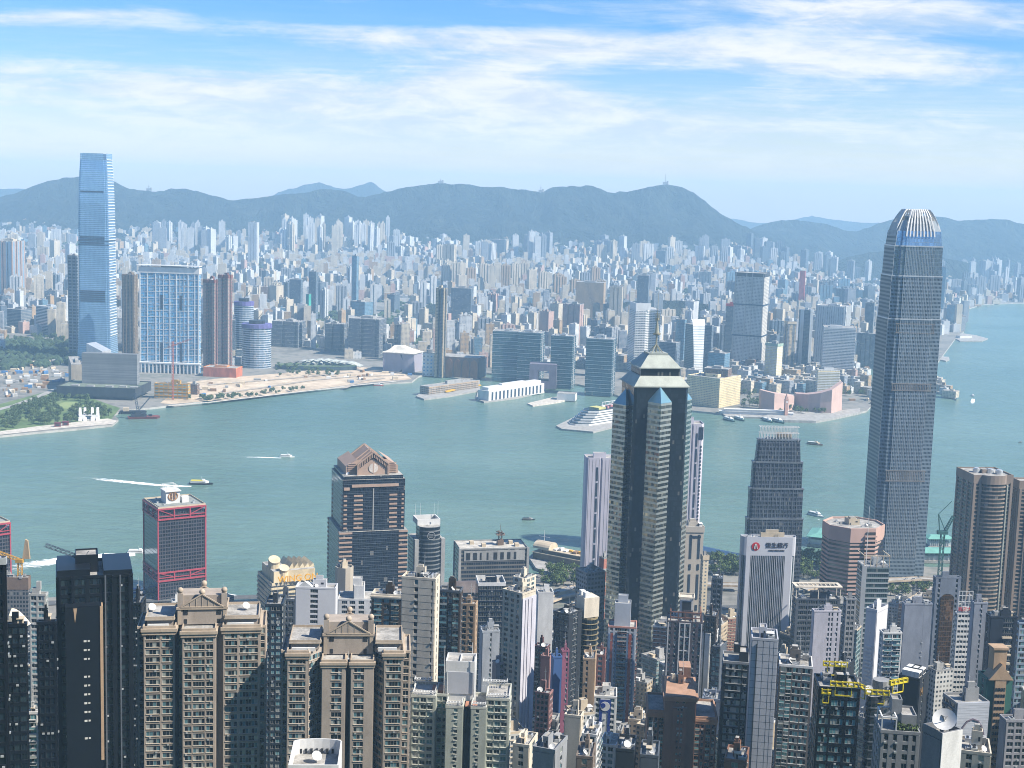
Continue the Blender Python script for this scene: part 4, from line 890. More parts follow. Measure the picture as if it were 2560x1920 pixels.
def far_mesh(kind, shape):
    key = ('far', kind, shape)
    if key in CACHE: return CACHE[key]
    mb = MB(); P_ = SHAPES[shape](); mb.prism(P_, 0, 100, 0, 1)
    mb.box(-5, 4, -4, 4, 100, 105, 0, 1); mb.box(-1.5, 2.5, -2, 2, 105, 108, 0, 1)
    for x in (-11, 9) if shape in ('cross', 'comb') else (): mb.box(x-2, x+2, -3, 2, 100, 103, 0, 1)
    o = mb.build('tmp', [FM[kind], ROOFM]); me = o.data; bpy.data.objects.remove(o); CACHE[key] = me; return me
CL = [  # x0 x1 (disp), D0 D1, heights, kinds, shapes, count, yaws
 (325, 480, 6600, 7100, 108, 138, 'white white grey', 'cross pin', 20), (480, 620, 6600, 7200, 60, 100, 'white grey cream', 'cross pin', 10), (610, 840, 6700, 7450, 118, 152, 'white white white cream', 'cross pin', 38), (0, 165, 5800, 6900, 60, 100, 'white cream grey', 'cross slab', 12),
 (840, 1140, 6300, 7200, 70, 110, 'white grey grey cream', 'cross comb', 18), (1110, 1200, 6800, 7300, 112, 140, 'grey grey white', 'cross pin', 9), (1270, 1600, 6500, 7300, 80, 120, 'grey white cream', 'comb cross slab', 22), (1600, 1900, 6900, 7800, 80, 120, 'grey white slate', 'comb cross', 22),
 (2030, 2230, 7000, 8300, 90, 140, 'grey grey white', 'cross pin', 22), (2040, 2230, 6200, 6700, 60, 120, 'grey slate', 'comb slab', 14), (960, 1180, 5200, 5600, 90, 120, 'cream tan cream', 'cross comb', 14), (1180, 1330, 5000, 5500, 80, 110, 'grey tan', 'comb', 8),
 (1500, 1900, 4700, 5800, 60, 110, 'slate grey blue', 'comb slab cross', 24), (0, 170, 3900, 5000, 60, 100, 'cream white slate tan', 'pin comb cross', 14), (250, 600, 4200, 5600, 60, 110, 'cream grey tan', 'pin cross comb', 16), (600, 1000, 4000, 5400, 55, 110, 'white cream slate grey', 'pin cross comb', 26),
 (1000, 1500, 3500, 4700, 60, 100, 'cream grey white pink', 'pin comb cross', 22), (1330, 1900, 3500, 4300, 45, 90, 'grey cream slate white', 'pin comb slab', 24)]
far = []
for (x0, x1, d0, d1, h0, h1, ks, ss, n) in CL:
    made = tries = 0
    while made < n and tries < n*30:
        tries += 1; px = rn.uniform(x0, x1)*K; D = d0+(d1-d0)*rn.random(); p = PD(px, 700, D); x, y = p.x, D
        sh = rn.choice(ss.split()); r_ = {'cross': 18, 'comb': 20, 'slab': 24, 'pin': 13}[sh]
        if not free(x, y, r_): continue
        k = rn.choice(ks.split()); H = rn.uniform(h0, h1); OCC.append((x, y, r_)); made += 1
        far.append([x, y, kz(x, y)-1, H, k, sh, rn.choice((.15, .15, -.55, .9, .3))])
rows = {}
for f in far:
    px = TOPX((f[0], f[1], f[2]+f[3]))[0]; f.append(px)
    zone = next((z for a, b, z in ZX if a <= px < b), ZX[-1][2])
    dz = 'on hill foot' if f[1] > 6200 else 'in mid city' if f[1] > 4700 else 'in nearer city'
    sz_ = 'tall ' if f[3] > 100 else 'low ' if f[3] < 65 else ''
    sh = {'cross': 'apartment tower', 'comb': 'ribbed tower', 'slab': 'slab block', 'pin': 'slender tower'}[f[5]]
    rows.setdefault((sz_+ADJ[f[4]]+' '+sh, dz, zone), []).append(f)
for (a, dz, zone), fs_ in rows.items():
    fs_.sort(key=lambda f: f[-1])
    for k, f in enumerate(fs_):
        lab = '%s %s %s' % (a, dz, zone) + ('' if len(fs_) == 1 else ', '+ORD[min(k, 14)])
        o = bpy.data.objects.new('far_tower', far_mesh(f[4], f[5])); COL.objects.link(o); o.location = f[:3]; o.rotation_euler = (0, 0, f[6]); o.scale = (1, 1, f[3]/100)
        tag(o, lab, 'tower', 'far towers of Kowloon')
# everything lower: blocks past counting, in one mesh
FB = [FM[k] for k in ('white', 'cream', 'grey', 'pink', 'tan', 'slate', 'blue', 'brown')]
mb = MB(); cell = {}
def lowfree(x, y, r):
    i, j = int(x//60), int(y//60)
    for a in (-1, 0, 1):
        for b in (-1, 0, 1):
            for (u, v, q) in cell.get((i+a, j+b), ()):
                if abs(u-x)+abs(v-y) < (r+q)*1.0: return False
    cell.setdefault((i, j), []).append((x, y, r)); return True
def inpoly(x, y, P):
    c = False; n = len(P)
    for i in range(n):
        (x1, y1), (x2, y2) = P[i], P[i-1]
        if (y1 > y) != (y2 > y) and x < (x2-x1)*(y-y1)/(y2-y1)+x1: c = not c
    return c
KEEP = [[(p.x, p.y) for p in (PG(a, b, 3.5) for a, b in q)] for q in (
    [(-60, 880), (500, 880), (520, 925), (960, 890), (1100, 940), (900, 1000), (400, 1030), (-60, 1110)], [(650, 870), (870, 870), (870, 935), (650, 935)], [(0, 830), (150, 840), (200, 900), (0, 900)],
    [(900, 915), (1700, 925), (1700, 1100), (900, 1100)], [(1700, 985), (2180, 985), (2180, 1100), (1700, 1100)], [(2160, 860), (2400, 830), (2420, 960), (2160, 960)])]
GREEN = [[(p.x, p.y) for p in (PG(a*K, b*K, 3.5) for a, b in q)] for q in (
    [(620, 688), (720, 680), (860, 690), (1000, 700), (900, 722), (700, 722)], [(1290, 690), (1400, 684), (1520, 690), (1540, 710), (1400, 716), (1300, 712)], [(880, 738), (960, 735), (1000, 750), (900, 760)], [(0, 735), (170, 740), (160, 790), (0, 800)], [(250, 690), (300, 690), (300, 720), (250, 720)])]
cnt = 0
for _ in range(60000):
    D = 2850*math.exp(rn.random()*math.log(7900/2850)); a = rn.uniform(-.42, .42); x, y = a*D, D
    if not inpoly(x, y, KPOLY): continue
    if any(inpoly(x, y, q) for q in KEEP) or any(inpoly(x, y, q) for q in GREEN): continue
    if fbm(x*.0016+7, y*.0016, 2) > .42 and D > 3900: continue          # parks and slopes stay open
    w_ = rn.uniform(13, 34); d_ = rn.uniform(12, 26); r_ = (w_+d_)*.34
    if not free(x, y, r_*.8) or not lowfree(x, y, r_): continue
    H = rn.choice((16, 22, 28, 34, 42, 52, 64, 78))*rn.uniform(.8, 1.25)*(1.0 if D < 4800 else .8 if D < 5800 else .6)
    pxx = 1280+x/D*F
    if D < 3250 or (D < 3600 and pxx > 1250): H = min(H, rn.uniform(14, 34))
    if H > 45: w_, d_ = min(w_, 20), min(d_, 18)
    big = fbm(x*.002, y*.002+40, 2); yaw = .15 if big > -.1 else -.6
    k = rn.choices(range(8), (10, 10, 3, 1.2, 2.6, 1.3, .6, .4))[0]
    mb.T = Matrix.Translation((x, y, kz(x, y)-1)) @ Matrix.Rotation(yaw, 4, 'Z'); mb.prism(rect(w_, d_), 0, H, k, 8, u0=rn.randint(0, 40)*3.4)
    if rn.random() < .8: ex = rn.uniform(-.2, .2)*w_; mb.box(ex-w_*.15, ex+w_*.12, -d_*.15, d_*.2, H, H+rn.uniform(2.5, 6), k, 8)
    cnt += 1
    if cnt > 9000: break
mb.T = Matrix.Identity(4)
struct('city_blocks', mb, FB+[ROOFM], 'stuff')
print('low blocks', cnt, 'far towers', len(far))
# ------------------------------------------------------------------ near buildings: real recesses, sills and single windows
GL = {'dark': glassm('window_glass'), 'teal': glassm('teal_window_glass', teal=(0.16, 0.33, 0.36, 1), bright=.6), 'black': glassm('black_window_glass', teal=(0.02, 0.035, 0.05, 1), light=(.03, .05, .06, 1), bright=.4, cur=.93),
      'pale': glassm('pale_window_glass', teal=(0.20, 0.27, 0.28, 1), light=(.5, .5, .46, 1), bright=.6, cur=.75)}
WFRAME = mat('window_frame_pale', (0.50, 0.49, 0.46, 1), .5, .2, var=.05); WFDARK = mat('window_frame_dark', (0.04, 0.045, 0.05, 1), .4, .3)
def win_mesh(mb, w_, h, panes=None, split=False):
    n = panes or max(1, round(w_/1.25)); f = .07; d0, d1 = 0, .10   # faces -y
    mb.box(-w_/2, w_/2, -d1, 0, -h/2, -h/2+f, 0); mb.box(-w_/2, w_/2, -d1, 0, h/2-f, h/2, 0)
    for k in range(n+1): x = -w_/2+f/2+(w_-f)*k/n; mb.box(x-f/2, x+f/2, -d1-.01, 0, -h/2+f, h/2-f, 0)
    for k in range(n):
        a = -w_/2+f+(w_-f)*k/n; b = a+(w_-f)/n-f; zs = [-h/2+f, h/2-f] if not split else [-h/2+f, -h*.12, -h*.12+f, h/2-f]
        for q in range(0, len(zs), 2): mb.add([(a, -.04, zs[q]), (b, -.04, zs[q]), (b, -.04, zs[q+1]), (a, -.04, zs[q+1])], 1)
        if split: mb.box(a, b, -d1+.01, 0, -h*.12, -h*.12+f, 0)
class Bld:
    def __init__(s, name, label, cat, P, wall, glass='dark', fh=3.1, group=None, cap=100, frame=None, core=None, seed=0, trim=None):
        s.P = P; s.root = thing(name, label, cat, P['loc'], P['rot'], group); s.mb = MB(); s.wins = []; s.fh = fh; s.cap = cap
        s.wall = wall; s.gl = GL[glass]; s.fr = frame or WFRAME; s.rnd = random.Random(label); s.core = core or wall; s.trim = trim or wall
        # lowest height anyone could see near here
        s.zv = max(0, PD(1280, 2150, P['D']).z-P['loc'][2])
    def ob(s, O, ux, a, b, d0, d1, z0, z1, mi=0):
        nx_, ny_ = ux[1], -ux[0]; q = lambda u, d: (O[0]+ux[0]*u+nx_*d, O[1]+ux[1]*u+ny_*d)
        s.mb.prism([q(a, d1), q(b, d1), q(b, d0), q(a, d0)], z0, z1, mi, mi, True)
    def face(s, O, ux, L, z1, cells, pr=.35, sp=.36, z0=None, fh=None, ledge=0.0, sill=None, wh=None, off=0.0):
        """cells: string of letters with weights, e.g. 's1 w3 s1': s pier, w window, b balcony with window, n plain wall, d dark slot"""
        fh = fh or s.fh; z0 = s.zv if z0 is None else z0; C = []
        for t_ in cells.split(): C.append((t_[0], float(t_[1:])))
        tot = sum(c[1] for c in C); u = 0; nf = int((z1-z0)/fh); zb = z1-nf*fh
        ang = math.atan2(ux[1], ux[0]); runs = []
        for c, wt in C:
            wd = L*wt/tot
            if c in 'sn': s.ob(O, ux, u, u+wd, -.02, pr, 0, z1)
            elif c == 'd': s.ob(O, ux, u, u+wd, -.01, .02, 0, z1, 2)
            else: runs.append((c, u, wd))
            u += wd
        nx_, ny_ = ux[1], -ux[0]
        for k in range(nf):
            z = zb+k*fh
            for c, u, wd in runs:
                s.ob(O, ux, u-.01, u+wd+.01, -.02, pr-.04, z, z+fh*sp, 0)
                if ledge: s.ob(O, ux, u-.05, u+wd+.05, pr-.05, pr+ledge, z+fh*sp-.14, z+fh*sp, 3)
                if sill: s.ob(O, ux, u+.1, u+wd-.1, pr-.06, pr+sill, z+fh*sp*.15, z+fh*sp*.8, 3)
                if c == 'b':
                    s.ob(O, ux, u+.05, u+wd-.05, pr-.04, 1.3, z, z+.2, 3); s.ob(O, ux, u+.05, u+wd-.05, 1.18, 1.26, z+.2, z+1.1, 4)
                h = fh*(1-sp); uc = u+wd/2
                s.wins.append((O[0]+ux[0]*uc+nx_*.02, O[1]+ux[1]*uc+ny_*.02, z+fh*sp+h/2, ang, round(wd, 2), round(h, 2)))
                if s.rnd.random() < .22 and fh < 4:   # split air conditioners under some windows
                    uu = u+wd*s.rnd.uniform(.2, .8); s.ob(O, ux, uu-.4, uu+.4, pr-.04, pr+.32, z+.15, z+.75, 5)
    def block(s, x0, x1, y0, y1, H, front=None, right=None, left=None, back=None, cornice=0, ch=1.0, par=1.0, z0=0, **kw):
        s.mb.box(x0, x1, y0, y1, z0, H, 1, 6)
        Q = [(x0, y0), (x1, y0), (x1, y1), (x0, y1)]
        if par: s.mb.parapet(inset(Q, -.36), H, par, .5, 3)
        if cornice:
            ring(s.mb, Q, .36+cornice*.5, H-ch*1.6, H-ch*.8, 3); ring(s.mb, Q, .36+cornice, H-ch*.8, H-.01, 3)
        top = H-(ch*1.6 if cornice else .3)
        for cells, O, ux, L in ((front, (x0, y0), (1, 0), x1-x0), (right, (x1, y0), (0, 1), y1-y0), (back, (x1, y1), (-1, 0), x1-x0), (left, (x0, y1), (0, -1), y1-y0)):
            if cells: s.face(O, ux, L, top, cells, **kw)
    def finish(s, kit=None, kitrect=None, windows=True, mats=None):
        m_ = mats or [s.wall, s.core, LOUV, s.trim, GL['teal'], STEEL, ROOFM]
        s.mb.build('wall', m_, s.root)
        if s.wins:
            T = Matrix.Translation(s.P['loc']) @ Matrix.Rotation(s.P['rot'], 4, 'Z'); vis = []; rest = []
            camp = Vector((0, 0, HC))
            for w_ in s.wins:
                p = T @ Vector(w_[:3]); n_ = (T.to_3x3() @ Vector((math.sin(w_[3]), -math.cos(w_[3]), 0))); q = TOPX(p)
                ok = n_.dot(camp-p) > 0 and -20 < q[0] < 2580 and q[1] < 1935
                (vis if ok else rest).append(((p-camp).length/(w_[4]*w_[5]*max(.15, n_.dot((camp-p).normalized())))**.5, w_))
            vis.sort(key=lambda t_: t_[0])
            if len(vis) > 300:   # skip rows hidden low down first: keep the upper ones
                pass
            for _, w_ in vis[:s.cap]:
                o = shared(('win', w_[4], w_[5], s.fr.name, s.gl.name), 'window', [s.fr, s.gl], s.root, lambda mb, w_=w_: win_mesh(mb, w_[4], w_[5]))
                o.location = w_[:3]; o.rotation_euler = (0, 0, w_[3])
            rest = [r_[1] for r_ in rest]+[v_[1] for v_ in vis[s.cap:]]
            if rest:
                mb = MB()
                for w_ in rest: mb.T = Matrix.Translation(w_[:3]) @ Matrix.Rotation(w_[3], 4, 'Z'); win_mesh(mb, w_[4], w_[5])
                o = mb.build('window', [s.fr, s.gl], s.root); o['kind'] = 'stuff'
        if kit: w_, d_, H, lv = kit; roofkit(s.root, w_, d_, H, lv, s.rnd, s.wall)
        return s.root
def text_part(name, txt, size, m, parent, loc, rot, depth=.3, label=None):
    cu = bpy.data.curves.new(name, 'FONT'); cu.body = txt; cu.size = size; cu.extrude = depth; cu.align_x = 'CENTER'; cu.align_y = 'CENTER'
    o = bpy.data.objects.new(name, cu); COL.objects.link(o); bpy.context.view_layer.update()
    me = bpy.data.meshes.new_from_object(o.evaluated_get(bpy.context.evaluated_depsgraph_get())); bpy.data.objects.remove(o)
    me.materials.clear(); me.materials.append(m)
    o = bpy.data.objects.new(name, me); COL.objects.link(o); o.parent = parent; o.location = loc; o.rotation_euler = rot
    if label: o['label'] = label
    return o
# trees
def fol_mat(name, c0, c1, c2):
    m, t, b = new_mat(name); geo = t.node('ShaderNodeNewGeometry'); r = geo.outputs['Random Per Island']
    n_ = t.noise(geo.outputs['Position'], .5, 2)
    t.put(b.inputs['Base Color'], t.ramp(t.math('ADD', t.math('MULTIPLY', r, .5), t.math('MULTIPLY', n_, .5)), [(.25, c0), (.5, c1), (.75, c2)])); b.inputs['Roughness'].default_value = .8; b.inputs['Specular IOR Level'].default_value = .2; return m
FOL = fol_mat('foliage', (.022, .045, .014), (.055, .090, .028), (.115, .150, .05)); BARK = mat('bark', (.09, .07, .05, 1), .9)
def crown_fn(seed):
    def fn(mb):
        r_ = random.Random(seed); cl = [(r_.uniform(-2.6, 2.6), r_.uniform(-2.6, 2.6), r_.uniform(4.2, 8.2), r_.uniform(1.3, 2.4)) for _ in range(9)]
        for (cx, cy_, cz, cr) in cl:
            for _ in range(34):
                d = Vector((r_.gauss(0, 1), r_.gauss(0, 1), r_.gauss(0, 1)*.8)).normalized()*cr*r_.uniform(.55, 1.08); p = Vector((cx, cy_, cz))+d
                n_ = (d.normalized()+Vector((r_.uniform(-.6, .6), r_.uniform(-.6, .6), r_.uniform(0, .8)))).normalized(); a = n_.orthogonal().normalized(); b_ = n_.cross(a); s_ = r_.uniform(.35, .75)
                mb.add([p+a*s_, p+b_*s_*.8, p-a*s_, p-b_*s_*.8])
    return fn
def trunk_fn(seed):
    def fn(mb):
        r_ = random.Random(seed); mb.bar((0, 0, -1), (0, 0, 4), .34, 6, 0, .22)
        for _ in range(5): a = r_.uniform(0, 6.28); mb.bar((0, 0, 3.2), (math.cos(a)*2, math.sin(a)*2, r_.uniform(5.5, 7)), .16, 4, 0, .06)
    return fn
TN = [0]
TREQ = []
def tree(x, y, z, s_, label, group): TREQ.append((x, y, z, s_, label, group))
def tree_make(x, y, z, s_, label, group):
    k = TN[0] % 4; TN[0] += 1
    root = thing('tree', label, 'tree', (x, y, z), random.random()*6, group); root.scale = (s_, s_, s_*random.uniform(.85, 1.15))
    shared(('trunk', k), 'trunk', BARK, root, trunk_fn(k)); shared(('crown', k), 'crown', FOL, root, crown_fn(k+50)); return root
# ------------------------------------------------------------------ island side, far row by the water
# ---- two red framed towers
gridblack = facade('black_grid', rgb(74, 72, 80), (.008, .012, .020, 1), 2.6, 3.6, (.24, .98), (.28, .98), gm=.3, gr=.15, gvar=.3, tilt=.004, curtain=.0)
sideglass = facade('bronze_side_glass', rgb(62, 82, 92), (.05, .085, .10, 1), 30, 3.6, (0, 1), (.1, .98), gm=.7, gr=.05, gvar=.1, tilt=.001, curtain=0)
REDF = mat('red_steel', rgb(186, 82, 96), .5, .1, var=.06)
def shuntak(P, label, logo):
    root = thing('red_framed_tower', label, 'office tower', P['loc'], P['rot'], 'red framed dark twin towers'); w_, d_, H = P['w'], P['d'], P['H']; mb = MB()
    mb.prism(rect(w_, d_), 0, H-4.0, 0, 2)
    for k, f in enumerate(mb.f[:4]): mb.m[k] = 1 if k in (0, 2) else 0
    mb.build('wall', [gridblack, sideglass, DARKM], root)
    mb = MB(); mb.box(-w_/2+3, w_/2-3, -d_/2+3, d_/2-3, H-4, H+1.2, 0); mb.parapet(rect(w_, d_), H+.6, 1.4, .5, 1); mb.box(-w_/2+.6, w_/2-.6, -d_/2+.6, d_/2-.6, H+.0, H+.6, 0); mb.build('roof', [mat('roof_pale', rgb(150, 155, 150), .9), CREAM], root)
    for zt, hh in ((H+.6, 11), (H-63, 9)):
        for (O, ux, L) in (((w_/2, -d_/2), (0, 1), d_), ((-w_/2, -d_/2), (1, 0), w_)):
            mb = MB(); nx_, ny_ = ux[1], -ux[0]
            P3_ = lambda u, z, d=.5: (O[0]+ux[0]*u+nx_*d, O[1]+ux[1]*u+ny_*d, z)
            for z in (zt-.8, zt-hh): mb.bar(P3_(-.5, z), P3_(L+.5, z), 1.0, 4)
            mb.bar(P3_(0, zt-hh+3), P3_(L, zt-hh+3), .5, 4)
            for u in (0.2, L/3, L*2/3, L-.2): mb.bar(P3_(u, zt-hh), P3_(u, zt-.8), .8, 4)
            mb.bar(P3_(.5, zt-1), P3_(L/3, zt-hh+3), .5, 4); mb.bar(P3_(L-.5, zt-1), P3_(L*2/3, zt-hh+3), .5, 4)
            mb.build('truss_band', REDF, root)
    mb = MB(); [mb.bar((x, y, 0), (x, y, H), .9, 4) for x in (-w_/2, w_/2) for y in (-d_/2, d_/2)]; mb.build('corner_column', REDF, root)
    if logo:
        mb = MB(); mb.box(-8, 8, -11, 3, H+1.2, H+13, 0); mb.box(-9.5, 9.5, -12, 4, H+13.0, H+14, 0); mb.box(-8.3, -8, -8, 0, H+4, H+9, 1)
        mb.box(3, 9, 5, 12, H+1.2, H+7, 0); mb.build('plant_room', [WHITE, DARKM], root)
        GOLD = mat('gold_sign', rgb(205, 150, 90), .4, .3); mb = MB()
        n = 20
        for k in range(n): a, b = 2*math.pi*k/n, 2*math.pi*(k+1)/n; mb.bar((8.5, -4+4.6*math.cos(a), H+8.4+4.0*math.sin(a)), (8.5, -4+4.6*math.cos(b), H+8.4+4.0*math.sin(b)), .45, 4)
        for y in (-6.3, -4.9, -3.1, -1.7): mb.bar((8.5, y, H+5.4), (8.5, y, H+11.4), .38, 4)
        mb.bar((8.5, -6.3, H+8.4), (8.5, -4.9, H+8.4), .3, 4); mb.bar((8.5, -3.1, H+8.4), (8.5, -1.7, H+8.4), .3, 4); mb.build('emblem', GOLD, root)
        mb = MB(); [mb.bar((x, y, H+14), (x, y, H+18.5), .25, 4) for x in (-8, -3, 3, 8) for y in (-10, 2)]; [mb.bar((x, -10, H+18.5), (x, 2, H+18.5), .22, 4) for x in (-8, -3, 3, 8)]; mb.build('roof_frame', WHITE, root)
    roofkit(root, w_*.9, d_*.9, H+1.2, 2, random.Random(4), CREAM) if not logo else [setattr(o := shared('ac', 'ac_unit', [STEEL, DARKM], root, ac_mesh), 'location', (x, y, H+1.25)) for x, y in ((-14, 12), (-14, -14), (12, -14), (-5, 14), (13, 15), (0, -17))]
    OCC.append((P['loc'][0], P['loc'][1], 30)); return root
P = place(359, 395, 514, 1274, 1330, 76); shuntak(P, 'dark office tower with crimson truss bands and white rooftop box with gold emblem', True)
P = place(-92, -60, 25, 1318, 1290, 76); shuntak(P, 'dark office tower with crimson truss bands cut by the left picture edge', False)
# ---- dark tower with granite gabled crown
darkg = facade('navy_curtain', rgb(62, 72, 86), (.008, .015, .030, 1), 1.6, 4.1, (.03, .97), (.10, 1.0), gm=.45, gr=.07, gvar=.35, tilt=.008, curtain=.015)
GRAN = mat('pink_granite', rgb(186, 160, 142), .7, var=.08)
P = place(829, 857, 1013, 1201, 1200, 78); root = thing('gabled_tower', 'dark navy office tower crowned with a pink granite gabled roof', 'office tower', P['loc'], P['rot']); w_, d_, H = P['w'], P['d'], P['H']; OCC.append((P['loc'][0], P['loc'][1], 34))
mb = MB(); z1 = H-46; mb.prism(rect(w_+5, d_+5), 0, z1, 0, 1); mb.prism(rect(w_, d_), z1, H, 0, 1); mb.prism(rect(w_-3, d_-3), H, H+3.0, 0, 1); mb.build('glass_wall', [darkg, ROOFM], root)
mb = MB(); z = H-15
while z > 30:
    up_ = z > z1; e = 0 if up_ else 2.5; X = w_/2+e; Y = d_/2+e
    if up_:
        for (a, b) in ((-Y+10, -Y+18), (Y-14, Y-7)): mb.box(X-.1, X+.55, a, b, z, z+1.5)
        for (a, b) in ((-X+4, -X+7), (X-6, X-2)): mb.box(a, b, -Y-.5, -Y+.1, z, z+1.4)
        mb.box(X-.1, X+.5, -Y+1, -Y+4, z, z+1.4); mb.box(X-.1, X+.5, Y-3, Y-1, z, z+1.4)
    else:
        mb.box(X-.1, X+.55, -Y+.01, -Y+11, z, z+1.5); mb.box(X-.1, X+.55, Y-8, Y+.3, z, z+1.5); mb.box(X-6, X+.54, -Y-.55, -Y+.1, z, z+1.5); mb.box(-X-.5, -X+4, -Y-.5, -Y+.1, z, z+1.5)
    z -= 4.1
mb.build('granite_spandrels', GRAN, root)
mb = MB(); z = H-4
while z > 30: e = 0 if z > z1 else 2.5; mb.box(-w_/2-e, w_/2+e+.16, -d_/2-e-.16, d_/2+e, z, z+.28); z -= 4.1
mb.build('floor_lines', mat('slate_line', rgb(110, 122, 136), .4, .3), root)
mb = MB(); mb.box(w_/2, w_/2+.5, -1, 0, H-46, H-8); mb.box(w_/2+.2, w_/2+1.4, -1.8, .8, H-49, H-46); mb.build('cleaning_cradle', GREYC, root)
mb = MB(); mb.box(w_/2-1, w_/2+1.2, -d_/2+8, d_/2-6, H-6.5, H-4.2); mb.box(w_/2-1, w_/2+1.1, -d_/2+1, -d_/2+6, H-9, H-6.6); mb.build('cornice', GRAN, root)
def gable(mb, x0, x1, hw, z0, ze, za, mi=0, y0=0):
    A = [(x0, y0-hw, z0), (x0, y0+hw, z0), (x0, y0+hw, ze), (x0, y0, za), (x0, y0-hw, ze)]; B = [(x1, b, c) for _, b, c in A]
    mb.mesh(A+B, [(4, 3, 2, 1, 0), (5, 6, 7, 8, 9), (0, 5, 9, 4), (4, 9, 8, 3), (3, 8, 7, 2), (2, 7, 6, 1)], mi)
hh = H+3; mb = MB(); gable(mb, -w_/2+3, w_/2-6, 13.5, hh, hh+9, hh+19.5); mb.box(-w_/2+3, w_/2-10, -d_/2+4.5, -13.5, hh, hh+7, 0); mb.box(-w_/2+3, w_/2-10, 13.5, d_/2-4.5, hh, hh+7, 0)
mb.mesh([(-w_/2+3, -d_/2+4.5, hh+7), (w_/2-10, -d_/2+4.5, hh+7), (w_/2-10, -13.5, hh+13), (-w_/2+3, -13.5, hh+13), (-w_/2+3, d_/2-4.5, hh+7), (w_/2-10, d_/2-4.5, hh+7), (w_/2-10, 13.5, hh+13), (-w_/2+3, 13.5, hh+13)], [(0, 1, 2, 3), (5, 4, 7, 6), (1, 5, 6, 2)])
mb.build('gabled_roof', GRAN, root)
GRD = mat('dark_brown_glass', rgb(60, 55, 52), .5)  # dark brown glass for the gable and the stair bay
mb = MB()
for sgn in (-1, 1):   # ribs standing up along the roof slopes
    for k in range(9): t_ = (k+.6)/9.2; y = sgn*13.6*(1-t_); zz = hh+9+10.5*t_; mb.box(w_/2-6, w_/2-4.6, y-.35, y+.35, zz-3.6, zz+1.0, 0)
for X in (w_/2-6.2, w_/2-14, w_/2-24, -w_/2+8):
    for sgn in (-1, 1): mb.bar((X+1.6, 0, hh+20.6), (X+1.6, sgn*13.9, hh+9.8), .75, 4); mb.bar((X+1.6, sgn*13.9, hh+9.8), (X+1.6, sgn*13.9, hh), .7, 4)
for k in range(6): z = hh+1+k*1.7; mb.box(w_/2-10.2, w_/2-9.4, -d_/2+6, -14, z, z+.6); mb.box(w_/2-10.2, w_/2-9.4, 14.4, d_/2-6, z, z+.6)
mb.build('stone_ribs', GRAN, root)
mb = MB(); mb.mesh([(w_/2-5.9, y, z) for y, z in ((-12.6, hh+6.2), (-12.6, hh+9), (0, hh+18.4), (12.6, hh+9), (12.6, hh+6.2), (0, hh+14.6))], [(0, 5, 2, 1), (5, 4, 3, 2)][::-1]); mb.build('gable_glazing', GRD, root)
mb = MB(); mb.T = Matrix.Translation((w_/2-5.8, .3, hh+6)) @ Matrix.Rotation(R(90), 4, 'Y'); mb.cyl(0, 0, 0, .25, 4.2, n=20); mb.T = Matrix.Identity(4); mb.box(w_/2-5.65, w_/2-5.45, -.3, .9, hh+1.5, hh+10.4, 1); mb.build('emblem', [mat('pale_emblem', rgb(225, 215, 205), .5), GRAN], root)
sh = shared('dish', 'satellite_dish', WHITE, root, dish_mesh); sh.location = (w_/2-4, -d_/2+5, H+3.1)
# ---- dark round fronted tower with roof masts and ring emblem
rg = facade('ring_floors', rgb(120, 125, 128), (.012, .02, .03, 1), 200, 4.0, (0, 1), (.22, .9), gm=.4, gr=.1, tilt=.004, curtain=0)
P = place(1020, 1038, 1112, 1352, 1260, 74); root = thing('round_front_tower', 'dark office tower with curved front, ring emblem and four thin roof masts', 'office tower', P['loc'], P['rot']); w_, d_, H = P['w'], P['d'], P['H']; OCC.append((P['loc'][0], P['loc'][1], 18))
mb = MB(); mb.prism(rect(w_, d_), 0, H, 0, 1); A = [(w_/2+math.cos(t_)*7-3, math.sin(t_)*d_*.36) for t_ in [R(-90+15*k) for k in range(13)]]; mb.prism([(0, -d_*.36)]+A+[(0, d_*.36)], 0, H+13, 0, 1)
mb.box(w_/2-6, w_/2+.5, -d_/2-.3, -d_*.38, 0, H+1, 2); mb.box(w_/2-5, w_/2+.5, d_*.38, d_/2+.3, 0, H+1, 2); mb.build('wall', [rg, ROOFM, GREYC], root)
mb = MB(); Q = rect(17, d_*.7, -1, 0); mb.parapet(inset(Q, -1), H+13, 5.5, .9, 0); mb.build('roof_screen', WHITE, root)
for (x, y, h) in ((-8, -9, 12), (7, -8, 16), (6, 9, 17), (-8, 9, 12)): mb = MB(); mb.bar((x, y, H+13), (x, y, H+18+h), .22, 4, 0, .08); mb.build('mast', WHITE, root)
mb = MB(); [mb.bar((w_/2+4.5, 3.6*math.cos(2*math.pi*k/18), H+5+3.6*math.sin(2*math.pi*k/18)), (w_/2+4.5, 3.6*math.cos(2*math.pi*(k+1)/18), H+5+3.6*math.sin(2*math.pi*(k+1)/18)), .3, 4) for k in range(18)]; [mb.bar((w_/2+4.4, -2, H+z), (w_/2+4.4, 2, H+z), .16, 4) for z in (3.8, 5, 6.2)]; mb.build('emblem', STEEL, root)
sh = shared('dish', 'satellite_dish', WHITE, root, dish_mesh); sh.location = (w_/2-2, 0, H+13.1)
